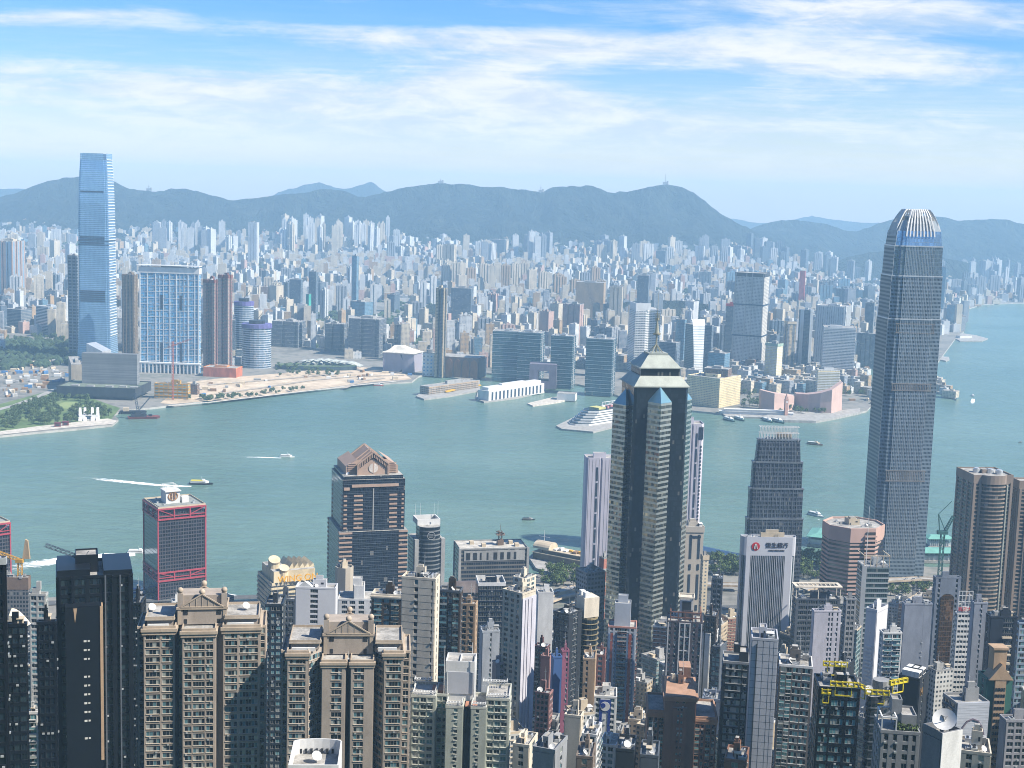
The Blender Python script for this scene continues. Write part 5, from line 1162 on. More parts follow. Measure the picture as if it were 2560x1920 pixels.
# ---- low wide waterfront office with radar tower
lowd = facade('waterfront_dark', rgb(110, 108, 104), (.012, .02, .035, 1), 2.2, 4, (.05, .95), (.3, .9), gm=.35, tilt=.004, curtain=.02)
P = place(1135, 1150, 1320, 1375, 1290, 80, ratio=.5)
r_, _ = tower('waterfront_office', 'low wide dark office by the water with radar lattice on its pale roof', 'office block', P, lowd, fins=[(.03, 2, .6), (.97, 2, .6)], fins_r=[(.0, 2.4, .8), (1., 2.4, .8)], frame=GREYC, kit=0, par=1.2, roof=mat('roof_white', rgb(200, 195, 185), .8, var=.25)); OCC.append((P['loc'][0], P['loc'][1], 34))
w_, d_, H = P['w'], P['d'], P['H']; mb = MB(); mb.box(w_/2-.1, w_/2+.6, -d_/2+4, d_/2-3, H-11, H-1.2, 0); rr = random.Random(2)
for k in range(8): y = -d_/2+6+k*6.6; mb.box(w_/2+.5, w_/2+.75, y, y+rr.uniform(1.5, 4), H-10, H-3, 1)
mb.build('top_storey', [GREYC, DARKM], r_)
mb = MB(); mb.box(-3, 3, 6, 12, H, H+5); mb.truss((0, 9, H+5), (0, 9, H+14), 3, 3, .3); mb.box(-4, 4, 5, 13, H+10, H+10.5); mb.bar((0, 9, H+14), (0, 9, H+20), .2); mb.bar((-4, 6, H+12), (4, 12, H+12), .7); mb.build('radar_tower', mat('rust_brown', rgb(130, 110, 95), .7), r_)
mb = MB(); [mb.box(x, x+5, y, y+4, H, H+3) for x, y in ((-8, -20), (2, -10), (-6, 18), (4, 22))]; mb.build('roof_sheds', CREAM, r_)
# ---- white twin slabs behind the pyramid roofed tower
wslab = mat('lilac_white_panel', rgb(212, 208, 218), .6, var=.04)
for (xl, xm, xr, yt, D, a, lab, slits) in ((1460, 1466, 1540, 1147, 1300, 80, 'tall white windowless slab with a dashed slit, left of the pyramid roofed tower', (.38,)), (1690, 1700, 1762, 1062, 1330, 80, 'tall white slab with rounded dark trimmed top, right of the pyramid roofed tower', (.70,))):
    P = place(xl, xm, xr, yt, D, a, ratio=1.0); w_, d_, H = P['w'], P['d'], P['H']; OCC.append((P['loc'][0], P['loc'][1], 16))
    root, _ = tower('white_slab_tower', lab, 'tower', P, wslab, poly=lambda a, b: [(-a/2, -b/2), (a/2-2, -b/2), (a/2, -b/2+2), (a/2, b*-.02), (a/2-1, b*.0), (a/2-1, b*.02), (a/2, b*.04), (a/2, b/2-3), (a/2-3, b/2), (-a/2, b/2)], kit=1, frame=wslab, group='white slab towers behind the pyramid roofed tower')
    mb = MB(); z = H-8; u = -d_/2+slits[0]*d_
    while z > 40: mb.box(w_/2-1.4, w_/2+.25, u-.9, u+.9, z-13, z); z -= 15
    mb.build('slit_window', LOUV, root)
    mb = MB()
    for k in range(1, 9): y = -d_/2+k*d_/9; mb.box(w_/2-.1, w_/2+.12, y-.12, y+.12, 0, H-.5)
    mb.build('panel_joints', GREYC, root)
    if xl > 1600:
        mb = MB(); z = H-20
        while z > 40: mb.box(w_/2-.1, w_/2+.3, d_*.36, d_*.42, z-2.2, z); z -= 3.6
        mb.box(w_/2-1, w_/2+.3, d_*.28, d_*.46, H-14, H-2); mb.build('window_strip', LOUV, root)
# ---- cream tower with tall dark slots, right behind
cs = mat('cream_stone', rgb(205, 196, 182), .7, var=.08)
P = place(1702, 1712, 1760, 1322, 1170, 80, ratio=1.1); r_, _ = tower('cream_tower', 'cream stone tower with tall dark slots right of the pyramid roofed tower', 'tower', P, cs, kit=2, frame=cs, crown=(3, .5, cs)); OCC.append((P['loc'][0], P['loc'][1], 12)); w_, d_, H = P['w'], P['d'], P['H']
mb = MB(); [mb.box(w_/2-.2, w_/2+.3, u*d_-.9, u*d_+.9, z0, z1) for u in (-.15, .28) for z0, z1 in ((H-26, H-5), (H-36, H-31), (H-62, H-40), (H-72, H-67), (H-100, H-76))]; mb.box(w_/2-.2, w_/2+.3, -3, 6, H-8, H-6); mb.build('slot_window', LOUV, r_)
P = place(1752, 1758, 1772, 1395, 1150, 70); tower('cream_tower', 'narrow lower cream wing beside the slotted cream tower', 'tower', P, FM['cream'], kit=1, crown=(2, .4, CREAM))
P = place(1498, 1510, 1526, 1398, 1180, 60); tower('waterfront_block', 'terracotta and grey block against the foot of the white slab', 'block', P, mat('terracotta', rgb(185, 125, 110), .8), kit=2, band=12, bt=3, bp=.3, frame=GREYC)
# ---- the pyramid roofed star shaped tower
cdark = facade('center_core', rgb(46, 58, 68), (.022, .034, .048, 1), 1.5, 4, (.03, .97), (.28, 1.0), gm=.6, gr=.05, gvar=.4, tilt=.010, curtain=.02, wrough=.2, wmetal=.5)
cband = facade('center_bay', (.50, .54, .50, 1), (.16, .20, .20, 1), 1.5, 4.0, (.0, 1.0), (.42, 1.0), gm=.92, gr=.03, gvar=.6, glass2=(.55, .55, .45, 1), tilt=.014, curtain=0, wrough=.28, wmetal=.72)  # paler pane tints paint broken reflections into the bay glass
PALE = mat('pale_green_roof', rgb(172, 178, 168), .5, .1, var=.12)
P = place(1553, 1587, 1722, 968, 1050, 77); w_, d_, H = P['w'], P['d'], P['H']; root = thing('pyramid_tower', 'tall dark mirrored tower with pointed bays, stepped pyramid roof and gold spire', 'skyscraper', P['loc'], P['rot']); OCC.append((P['loc'][0], P['loc'][1], 32))
mb = MB(); mb.prism(chamf(w_, d_, 2), 0, H, 0, 1); mb.build('glass_wall', [cdark, ROOFM], root)
def bay(x, y, r, ang, h, e=1.0):
    mb = MB(); Q = ngon(4, r, r, ang, x, y); mb.prism(Q, 0, h, 0, 1); T = [(x, y, h+r*1.25)]
    for k in range(4): a, b = Q[k], Q[(k+1) % 4]; mb.add([(a[0], a[1], h), (b[0], b[1], h), T[0]], 1)
    mb.build('pointed_bay', [cband, mat('bay_roof_glass', rgb(150, 195, 205), .15, .5, var=.05)], root)
bay(w_/2+1, -1.5, 9.3, R(-8), H-11); bay(-2, -d_/2-1, 9.5, R(80), H-16); bay(0, d_/2+1, 9.0, R(98), H-12); bay(-w_/2-1, 0, 9, R(180), H-14)
mb = MB(); q = w_/2; sx_ = lambda f: rect(w_*f, d_*f)
mb.prism(inset(rect(w_, d_), -1.0), H, H+.8, 0, 0, True); mb.prism(inset(rect(w_, d_), -.5), H+.8, H+8, 0, 0, False, sx_(.76)); mb.prism(sx_(.72), H+8, H+14, 1, 0); mb.prism(inset(sx_(.76), -.8), H+13.6, H+14.4, 0, 0, True); mb.prism(sx_(.76), H+14.4, H+23, 0, 0, False, sx_(.40)); mb.prism(sx_(.36), H+23, H+24.5, 0, 0)
mb.build('stepped_roof', [PALE, cdark], root)
GO = mat('gold_steel', rgb(196, 190, 165), .4, .4, var=.05); mb = MB(); z = H+24.5
for k in range(4): a = R(45+90*k); mb.bar((math.cos(a)*7, math.sin(a)*7, z-1), (0, 0, z+6.5), .42, 5)
mb.bar((0, 0, z), (0, 0, z+26), .7, 8); mb.cyl(0, 0, z+13.6, z+14.8, 2.9, 3.2, 16); mb.cyl(0, 0, z+14.8, z+25, 1.9, .5, 12); mb.cyl(0, 0, z+25, z+26.5, 1.2, 1.2, 8)
for k in range(6): a = R(60*k); mb.bar((math.cos(a)*1.5, math.sin(a)*1.5, z+24), (math.cos(a)*1.5, math.sin(a)*1.5, z+30), .18, 4)
mb.bar((0, 0, z+26), (0, 0, PD(1650, 735, 1050).z-P['loc'][2]), .34, 6, 0, .1); mb.build('spire', GO, root)
# ---- white bank tower
hsb = facade('bank_stripes', rgb(200, 206, 212), (.025, .045, .055, 1), 1.75, 4, (.22, .98), (.0, 1.0), gm=.4, gr=.08, gvar=.3, tilt=.004, curtain=.0)
WB = mat('white_aluminium', rgb(214, 216, 222), .45, .1, var=.04)
P = place(1853, 1858, 1991, 1345, 1080, 82, ratio=.75); w_, d_, H = P['w'], P['d'], P['H']; root = thing('bank_tower', 'white bank tower with striped glass front and red round emblem', 'office tower', P['loc'], P['rot']); OCC.append((P['loc'][0], P['loc'][1], 24))
rp = [(-w_/2, -d_/2), (w_/2-3, -d_/2)]+[(w_/2-3+3*math.sin(R(t_)), -d_/2+3-3*math.cos(R(t_))) for t_ in (30, 60, 90)]+[(w_/2-3+3*math.cos(R(t_)), d_/2-3+3*math.sin(R(t_))) for t_ in (0, 30, 60, 90)]+[(-w_/2, d_/2)]
mb = MB(); mb.prism(rp, 0, H-14, 0, 1); mb.prism(inset(rp, -.6), H-14, H, 2, 1); mb.parapet(inset(rp, -.6), H, 1.2, .4, 2)
mb.prism([(-w_/2, -d_/2-.6), (w_/2-4, -d_/2-.6), (w_/2+.6, -d_/2+3), (w_/2+.6, -d_/2+6.5), (-w_/2, -d_/2+6.5)], 0, H-14, 2, 2); mb.prism([(-w_/2, d_/2-8.5), (w_/2+.6, d_/2-8.5), (w_/2+.6, d_/2-3), (w_/2-4, d_/2+.6), (-w_/2, d_/2+.6)], 0, H-14, 2, 2)
mb.build('wall', [hsb, ROOFM, WB], root)
mb = MB(); n = 19
for k in range(n): y = -d_/2+6.5+(d_-15)*(k+.5)/n; mb.box(w_/2-.1, w_/2+.5, y-.16, y+.16, 0, H-14)
mb.build('facade_fins', WB, root)
REDS = mat('sign_red', rgb(200, 40, 50), .5, var=.02); mb = MB(); mb.T = Matrix.Translation((w_/2+.6, -d_*.26, H-6.5)) @ Matrix.Rotation(R(90), 4, 'Y'); mb.cyl(0, 0, 0, .3, 3.3, n=24); mb.build('emblem', REDS, root)
mb = MB(); X = w_/2+1.0; mb.bar((X, -d_*.26-1.3, H-8.5), (X, -d_*.26-.5, H-4.6), .38, 4); mb.bar((X, -d_*.26+1.3, H-8.5), (X, -d_*.26+.5, H-4.6), .38, 4); mb.bar((X, -d_*.26-.5, H-4.6), (X, -d_*.26+.5, H-4.6), .3, 4); mb.bar((X, -d_*.26, H-5), (X, -d_*.26, H-8.4), .26, 4); mb.build('emblem_mark', WHITE, root)
text_part('sign_letters', '恒生銀行', 4.6, mat('sign_brown', rgb(70, 60, 62), .5), root, (w_/2+.85, d_*.14, H-5.6), (R(90), 0, R(90)), .15)
text_part('sign_letters', 'HANG SENG BANK', 1.5, mat('sign_brown', (0, 0, 0, 1)), root, (w_/2+.85, d_*.14, H-9.6), (R(90), 0, R(90)), .15)
roofkit(root, w_*.9, d_*.9, H, 3, random.Random(8), CREAM)
# ---- stepped tower with a white finned crown
if1 = facade('finned_glass', rgb(84, 94, 108), (.010, .018, .032, 1), 1.5, 4.1, (.25, .95), (.30, .95), gm=.5, gr=.08, gvar=.5, tilt=.006, curtain=.06)
P = place(1856, 1862, 2001, 1420, 1330, 80, ratio=.9); w_, d_ = P['w'], P['d']; zb = P['loc'][2]; zt = PD(1940, 1100, 1330).z-zb; root = thing('finned_crown_tower', 'stepped blue grey glass tower with white finned crown behind the bank tower', 'office tower', P['loc'], P['rot']); OCC.append((P['loc'][0], P['loc'][1], 30))
mb = MB(); L_ = [(0, 1.0), (zt-78, 1.0), (zt-78, .95), (zt-48, .95), (zt-48, .89), (zt-22, .88), (zt-22, .80), (zt, .74)]
def notchsq(s_, c=.10): a, b = w_*s_/2, d_*s_/2; c1, c2 = a*2*c, b*2*c; return [(-a+c1, -b), (a-c1, -b), (a-c1, -b+c2*.5), (a, -b+c2*.5), (a, b-c2), (a-c1, b-c2), (a-c1, b), (-a+c1, b), (-a+c1, b-c2), (-a, b-c2), (-a, -b+c2), (-a+c1, -b+c2)]
for k in range(0, 8, 2): mb.prism(notchsq(L_[k][1]), L_[k][0], L_[k+1][0], 0, 1, False, notchsq(L_[k+1][1]))
mb.build('glass_wall', [if1, ROOFM], root)
mb = MB()
for k in range(0, 8, 2):
    z0, z1, s0, s1 = L_[k][0], L_[k+1][0], L_[k][1], L_[k+1][1]
    for j in range(-5, 6): y = j*d_/13; mb.bar((w_*s0/2, y*s0, max(z0, 30)), (w_*s1/2, y*s1, z1), .32, 4)
    ring(mb, notchsq(s1), .5, z1-1.2, z1+.4)
mb.build('mullion_fins', mat('fin_grey', rgb(140, 148, 156), .4, .4), root)
mb = MB()
for j in range(-6, 7):
    y = j*d_*.36/6.5; mb.bar((w_*.36, y, zt-2), (w_*.33, y*.95, zt+12), .38, 4); mb.bar((-w_*.36, y, zt-2), (-w_*.33, y*.95, zt+12), .38, 4)
for z, f in ((zt+12, .33), (zt+6, .345)): Q = [(w_*f, -d_*.345), (w_*f, d_*.345), (-w_*f, d_*.345), (-w_*f, -d_*.345)]; [mb.bar((*Q[k], z), (*Q[(k+1) % 4], z), .35, 4) for k in range(4)]
mb.build('crown_fins', WHITE, root); roofkit(root, w_*.6, d_*.62, zt, 3, random.Random(5), CREAM)
# ---- the tallest tower of the right half
if2 = facade('grid_curtain', rgb(158, 174, 186), (.034, .064, .10, 1), 1.5, 4.2, (.20, .86), (.34, .88), gm=.55, gr=.07, gvar=.6, tilt=.007, curtain=.02, wrough=.35, wmetal=.4)
if2p = facade('smooth_curtain', rgb(160, 178, 192), (.22, .30, .40, 1), 1.5, 4.2, (.06, .94), (.06, .96), gm=.75, gr=.06, gvar=.3, tilt=.003, curtain=0, wrough=.3, wmetal=.5)  # upper glass coloured lighter, a sky reflection put into its base colour
P = place(2176, 2210, 2342, 1000, 1500, 72); w_, d_ = P['w'], P['d']; zb = P['loc'][2]
root = thing('crowned_skyscraper', 'tallest tower on the right, blue grey grid with white claw like crown', 'skyscraper', P['loc'], P['rot']); OCC.append((P['loc'][0], P['loc'][1], 42))
zz = lambda py: PD(2290, py, 1500).z-zb
def ip(s_): a, b = w_*s_/2, d_*s_/2; c1, c2 = w_*.10*s_, d_*.20*s_; return [(-a+c1, -b), (a-c1, -b), (a-c1*.9, -b+c2*.5), (a-c1*.25, -b+c2*.6), (a-c1*.2, -b+c2), (a, -b+c2), (a, b-c2), (a-c1, b-c2), (a-c1, b), (-a+c1, b), (-a+c1, b-c2), (-a, b-c2), (-a, -b+c2), (-a+c1, -b+c2)]
CD = 0; LV = [(0, 1.02), (zz(800), 1.0), (zz(800), .965), (zz(692), .955), (zz(692), .925), (zz(617), .90), (zz(617), .875), (zz(578), .82)]
mb = MB()
for k in range(0, 8, 2): mb.prism(ip(LV[k][1]), LV[k][0], LV[k+1][0], 1 if k >= 4 else 0, 2, False, ip(LV[k+1][1]))
mb.prism(ip(.80), zz(578), zz(552), 3, 2, False, ip(.62)); mb.prism(ip(.5), zz(552), zz(540), 3, 2); mb.build('glass_wall', [if2, if2p, ROOFM, mat('crown_pale', rgb(176, 184, 186), .4, .3, var=.06)], root)
mb = MB()
for k in range(0, 8, 2):
    s0, s1 = LV[k][1], LV[k+1][1]; A = [(-w_*s_*.41, w_*s_*.41, -d_*s_/2-.35, z_) for s_, z_ in ((s0, LV[k][0]), (s1, LV[k+1][0]))]
    (xa, xb, ya, za), (xc, xd, yc, zc) = A; mb.add([(xa, ya, za), (xb, ya, za), (xd, yc, zc), (xc, yc, zc)], 0, [(0, za), (60, za), (60, zc), (0, zc)]); mb.add([(xb, ya, za), (xb, ya+.4, za), (xd, yc+.4, zc), (xd, yc, zc)], 1)
mb.build('side_panel', [facade('slate_side', rgb(98, 112, 120), (.12, .15, .17, 1), 300, 4.2, (0, 1), (.3, .8), gm=.3, gr=.3, tilt=0, curtain=0, gvar=.1), STEEL], root)
mb = MB()
for (ya, yb) in ((962, 976), (812, 832), (1180, 1203)):
    f = 1.0 if ya > 900 else .97; z0, z1 = zz(yb), zz(ya); a, b = w_*f/2, d_*f/2
    for k in range(24): y = -b*.72+k*(b*1.44)/23; mb.box(a-.1, a+.5, y-.35, y+.35, z0, z1)
    mb.box(a-.1, a+.7, -b*.76, b*.76, z1, z1+1.2); mb.box(a-.1, a+.7, -b*.76, b*.76, z0-1.2, z0)
mb.build('service_louvres', mat('louvre_tan', rgb(150, 145, 140), .5, .3), root)
for k in range(0, 6, 2): mb = MB(); ring(mb, ip(LV[k+1][1]), .5, LV[k+1][0]-.3, LV[k+1][0]+1.0); mb.build('setback_ledge', STEEL, root)
mb = MB(); z = 24       # vertical fins on the main face, for every bay of the grid
for j in range(-9, 10):
    y = j/9*.29*d_
    for k in range(0, 6, 2): mb.bar((w_*LV[k][1]/2+.1, y*LV[k][1], max(24, LV[k][0])), (w_*LV[k+1][1]/2+.1, y*LV[k+1][1], LV[k+1][0]), .16, 4)
mb.build('facade_fins', STEEL, root)
prof = [(592, .83), (578, .80), (560, .72), (545, .62), (533, .52), (524, .42)]
fins = 0
for side in range(4):
    for j in range(-4, 5):
        mb = MB(); t_ = j/4*.62
        for (y0, s0), (y1, s1) in zip(prof, prof[1:]):
            def pt(s_, py):
                a, b = w_*s_/2+.5, d_*s_/2+.5; u = t_*(1 if s_ > .5 else 1)
                return {0: (a, u*b, zz(py)), 1: (u*a, b, zz(py)), 2: (-a, u*b, zz(py)), 3: (u*a, -b, zz(py))}[side]
            mb.bar(pt(s0, y0), pt(s1, y1), 1.0, 4, 0, .9)
        mb.build('crown_claw', WHITE, root); fins += 1
# ---- pink banded octagon
oct_ = facade('pink_bands', rgb(186, 158, 146), (.03, .045, .05, 1), 200, 3.9, (0, 1), (.48, .98), gm=.6, gr=.08, gvar=.5, tilt=.004, curtain=0)
PK_ = mat('pink_stone', rgb(205, 172, 158), .7, var=.06)
P = place(2062, 2104, 2206, 1300, 1290, 55); s_ = 27.5; C = PD(2134, 1300, 1310); zb = gz(0, 1310)-2
def octo(x, yt, D, r, lab, fm_, ph=0, crownh=12):
    C = PD(x, yt, D); root = thing('octagonal_tower', lab, 'office tower', (C.x, D, gz(0, D)-2), R(ph)); H = C.z-gz(0, D)+2; OCC.append((C.x, D, r)); Q = chamf(r*2, r*1.8, r*.55)
    mb = MB(); mb.prism(Q, 0, H-crownh, 0, 1); mb.prism(inset(Q, -.5), H-crownh, H, 2, 1, True); mb.parapet(inset(Q, -.5), H, 1.6, 1, 2); z = int((H-crownh)/3.9-1)*3.9
    mb.build('wall', [fm_, ROOFM, PK_], root)
    mb = MB()
    while z > 30: ring(mb, Q, .35, z, z+1.75); z -= 3.9
    mb.build('stone_bands', PK_, root); mb = MB(); mb.box(r*.1, r*.45, -r*.9-1.2, -r*.9+1, 0, H-2, 0)
    for z in range(30, int(H)-4, 4): mb.box(r*.06, r*.49, -r*.9-2.2, -r*.9-1, z, z+1.5, 1)
    mb.build('stair_bay', [GRD, PK_], root); roofkit(root, r*1.3, r*1.1, H, 3, random.Random(3), CREAM); return root, H
octo(2134, 1310, 1290, 26.5, 'pink banded octagonal office tower before the tallest right tower', oct_, 8)
# ---- glass tower with framed roof in front of the octagon's right side
tealb = facade('teal_banded', rgb(120, 138, 140), (.02, .045, .055, 1), 1.6, 4, (.05, .95), (.35, .95), gm=.55, gr=.06, gvar=.7, tilt=.012, curtain=.04)
P = place(2143, 2160, 2223, 1418, 1050, 70, ratio=1.2); r_, _ = tower('framed_roof_tower', 'teal glass office tower with open steel roof frames below the octagonal tower', 'office tower', P, tealb, band=4, bt=.7, bp=.25, kit=3, frame=STEEL, fins_r=[(.02, 3.5, .7)]); OCC.append((P['loc'][0], P['loc'][1], 16)); w_, d_, H = P['w'], P['d'], P['H']
mb = MB(); [mb.bar((w_/2, -d_/2+k*d_/4, H), (w_/2, -d_/2+k*d_/4, H+9), .35, 4) for k in range(5)]; mb.bar((w_/2, -d_/2, H+9), (w_/2, d_/2, H+9), .4, 4); mb.bar((-w_/2, -d_/2, H+9), (w_/2, -d_/2, H+9), .4, 4); mb.bar((-w_/2, d_/2, H+9), (w_/2, d_/2, H+9), .4, 4); mb.build('roof_frame', CREAM, r_)
mb = MB(); mb.bar((0, -d_*.3, H), (0, -d_*.3, H+46), .35, 5, 0, .15); mb.build('flag_mast', WHITE, r_)
# ---- curved bay towers at the right edge
brn = facade('curved_bay_floor', rgb(150, 138, 126), (.025, .035, .038, 1), 3, 3.7, (0, 1), (.34, 1.0), gm=.45, gr=.08, gvar=.7, tilt=.008, curtain=.05)
BC = mat('brown_concrete', rgb(152, 136, 122), .75, var=.08)
def curved(xl, xm, xr, yt, D, lab):
    P = place(xl, xm, xr, yt, D, 62); w_, d_, H = P['w'], P['d'], P['H']; root = thing('curved_bay_tower', lab, 'office tower', P['loc'], P['rot'], 'curved bay towers at the right edge'); OCC.append((P['loc'][0], P['loc'][1], 28)); w_ = min(w_, 44)
    arc = [(w_/2+5*math.sin(R(t_)), -d_*.30*math.cos(R(t_))+d_*.02) for t_ in range(0, 181, 20)]
    Q = [(-w_/2, -d_/2), (w_/2, -d_/2)]+[(w_/2, -d_*.29)]+arc[1:-1]+[(w_/2, d_*.33), (w_/2, d_/2), (-w_/2, d_/2)]
    mb = MB(); mb.prism(Q, 0, H-7, 0, 1); mb.prism(inset(Q, -.6), H-7, H, 2, 1, True); mb.parapet(inset(Q, -.6), H, 1.2, .8, 2); mb.build('wall', [brn, ROOFM, BC], root)
    mb = MB(); z = int((H-8)/3.7)*3.7
    while z > 25: ring(mb, Q, .45, z, z+1.15); z -= 3.7
    for y in (-d_*.48, -d_*.33, d_*.36, d_*.48): mb.box(w_/2-.3, w_/2+1.1, y-1.1, y+1.1, 0, H-6)
    for x in (-w_*.45, -w_*.1, w_*.2, w_*.47): mb.box(x-1, x+1, -d_/2-1.0, -d_/2+.3, 0, H-6)
    mb.build('frame', BC, root)
    mb = MB(); mb.box(w_/2-.1, w_/2+2.2, d_*.345, d_*.375, 20, H-8); mb.build('light_strip', mat('pale_strip', rgb(190, 195, 180), .4), root)
    for (x, y) in ((0, -8), (4, 3), (8, 10)):
        mb = MB(); mb.cyl(0, 0, 0, 3.4, 3.4, n=18); mb.cyl(0, 0, 3.4, 4.2, 2.2, n=14); o = mb.build('cooling_tower', STEEL, root); o.location = (x, y, H)
    roofkit(root, w_*.8, d_*.5, H, 2, random.Random(6), BC)
curved(2392, 2436, 2532, 1190, 1250, 'brown grey tower with curved balconied bay, fully visible near the right edge')
curved(2532, 2550, 2680, 1205, 1270, 'second brown grey curved bay tower, cut by the right picture edge')
# ---- shop building with yellow letters
P = place(644, 680, 800, 1462, 1150, 62); w_, d_, H = P['w'], P['d'], P['H']; r_, _ = tower('department_store', 'cream building with large yellow rooftop letters and rounded turrets', 'store', P, facade('cream_bands', rgb(214, 200, 172), (.04, .05, .06, 1), 200, 4, (0, 1), (.4, .8), gm=.3, tilt=0, curtain=0), band=4, bt=1.8, bp=.6, frame=mat('cream_render', rgb(222, 206, 172), .75), kit=0); OCC.append((P['loc'][0], P['loc'][1], 26))
CR = mat('cream_render', (0, 0, 0, 1)); mb = MB(); mb.box(-w_*.4, w_*.42, -d_*.44, d_*.42, H, H+10, 0, 1); mb.build('upper_storey', [CR, ROOFM], r_)
mb = MB()
for k in range(5): y = -d_*.1+k*d_*.11; mb.mesh([(-w_*.3, y, H+10), (w_*.3, y, H+10), (w_*.3, y+d_*.11, H+10), (-w_*.3, y+d_*.11, H+10), (-w_*.3, y+d_*.08, H+15-k*.4), (w_*.3, y+d_*.08, H+15-k*.4)], [(0, 1, 5, 4), (1, 2, 5), (2, 3, 4, 5), (3, 0, 4)])
mb.build('sawtooth_roof', CR, r_)
for (x, y, r0, h) in ((w_*.1, -d_*.34, 5, 17), (w_*.36, -d_*.22, 4.2, 12)):
    mb = MB(); mb.cyl(0, 0, 0, h-2, r0, n=16); mb.T = Matrix.Translation((0, 0, h-2)) @ Matrix.Rotation(.5, 4, 'Y'); mb.cyl(0, 0, 0, 3, r0*1.02, n=16); o = mb.build('turret', CR, r_); o.location = (x, y, H)
text_part('sign_letters', 'WING ON', 7.6, mat('sign_yellow', rgb(240, 175, 45), .5, var=.03), r_, (w_/2+2.2, d_*.02, H+4.2), (R(90), 0, R(90)), .5)
P = place(832, 850, 890, 1428, 1010, 45); C = P['loc']; root = thing('rounded_tower', 'plain rounded beige concrete tower before the gabled navy tower', 'tower', P['loc'], P['rot']); H = P['H']; mb = MB(); mb.prism(chamf(P['w'], P['d'], 4.5), 0, H, 0, 1); mb.parapet(chamf(P['w'], P['d'], 4.5), H, 1.5, .5, 0); mb.build('wall', [mat('beige_panel', rgb(186, 176, 160), .7, var=.06), ROOFM], root); roofkit(root, P['w']*.7, P['d']*.7, H, 2, random.Random(1), CREAM); OCC.append((C[0], C[1], 10))
# ------------------------------------------------------------------ island side, nearer rows
BEI = mat('beige_render', rgb(174, 162, 149), .8, var=.12, scale=.2); BEIT = mat('beige_trim', rgb(188, 172, 152), .75, var=.12)
PINKB = mat('pinkish_sill', rgb(166, 142, 130), .8, var=.1)
def X_(t, t0, t1, w_): return -w_/2+(t-t0)/(t1-t0)*w_
def pavilion(root, cx, cy_, w_, d_, H, h, m=BEI):
    mb = MB(); x0, x1, y0, y1 = cx-w_/2, cx+w_/2, cy_-d_/2, cy_+d_/2
    mb.box(x0, x1, y0, y1, H, H+h, 0, 1); Q = [(x0, y0), (x1, y0), (x1, y1), (x0, y1)]; ring(mb, Q, .5, H+h-.9, H+h, 1)
    for u in (.16, .84): mb.box(x0+w_*u-.9, x0+w_*u+.9, y0-.12, y0+.1, H+h-3.2, H+h-1.2, 2); mb.box(x0+w_*u-.6, x0+w_*u+.6, y0-.1, y0+.1, H+.3, H+2.2, 2)
    mb.box(x0, x0+1.4, y0-.3, y0, H, H+h-.9, 1); mb.box(x1-1.4, x1, y0-.3, y0, H, H+h-.9, 1)
    mb.build('penthouse', [m, BEIT, DARKM], root)
    mb = MB(); z = H+h; a = w_*.44
    for yy in (y0-.3, y1-1.2):
        mb.mesh([(cx-a, yy, z), (cx+a, yy, z), (cx, yy, z+5.2), (cx-a, yy+1.5, z), (cx+a, yy+1.5, z), (cx, yy+1.5, z+5.2)], [(0, 1, 2), (5, 4, 3), (1, 4, 5, 2), (0, 2, 5, 3)])
        for sg in (-1, 1): mb.bar((cx+sg*a, yy-.1, z+.1), (cx, yy-.1, z+5.5), .34, 4, 1)
        mb.bar((cx-a, yy-.1, z+.15), (cx+a, yy-.1, z+.15), .3, 4, 1)
        for k in range(-2, 3): mb.bar((cx+k*a*.28, yy-.06, z), (cx+k*a*.28, yy-.06, z+5.2*(1-abs(k)*.28)), .12, 4, 1)
    mb.box(x0+.5, x1-.5, y0+1.4, y1-1.4, z, z+4.6, 0); mb.build('pediment', [m, BEIT], root)
    for (x, y, zz) in ((x0+1, y0+1.5, z+5.6), (x1-1, y0+1.5, z+5.6)): mb = MB(); mb.box(x-1.1, x+1.1, y-1.1, y+1.1, z, zz); mb.build('corner_pier', m, root)
    for (x, y, zz) in ((x0+1, y0+1.5, z+6.7), (x1-1, y0+1.5, z+6.7), (cx, y0+.4, z+6.2), (cx, y1-.5, z+6.4)):
        mb = MB(); mb.ball((0, 0, 0), 1.25, 14); mb.cyl(0, 0, -1.6, -.9, .7, n=8); o = mb.build('stone_ball', BEIT, root); o.location = (x, y, zz)
def roofdeck(b, x0, x1, y0, y1, H):   # penthouse decks on the wings
    b.mb.box(x0+1, x1-1, y0+3, y1-1, H, H+2.6, 0, 6); b.mb.box(x0+.2, x1-.2, y0+2.2, y1-.3, H+2.6, H+3.1, 3, 6); b.mb.parapet([(x0+.4, y0+2.4), (x1-.4, y0+2.4), (x1-.4, y1-.5), (x0+.4, y1-.5)], H+3.1, 1.0, .25, 3); b.mb.box(x0+1.5, x1-2.5, y0+.5, y0+1.3, H, H+1.5, 7)
EM = [BEI, BEI, LOUV, BEIT, GL['teal'], STEEL, ROOFM, WHITE]
P = place(343, 663, 663, 1566, 551, -9, dmin=22); OCC.append((P['loc'][0], P['loc'][1], 30))
b = Bld('estate_tower', 'beige residential tower with pediment and stone balls, left of the twin pair', 'apartment tower', P, BEI, fh=3.12, group='beige pedimented towers in the foreground', trim=PINKB); w_, d_, H = P['w'], P['d'], P['H']; X = lambda t: X_(t, 1190, 2297, w_)
y0 = -d_/2; kw = dict(ledge=.22, sp=.34)
b.block(X(1190), X(1245), y0+3, d_/2, H-1, front='s.5 w2 s.3', left='s1 w2 s1 w2 s1', **kw)
b.block(X(1245), X(1512), y0, d_/2, H, front='s.4 w3 s.5 w2.3 s.4', cornice=.7, ch=1.6, **kw); roofdeck(b, X(1245), X(1512), y0, d_/2, H)
b.block(X(1512), X(1582), y0+7, d_/2, H-2, front='d1 w1 d1')
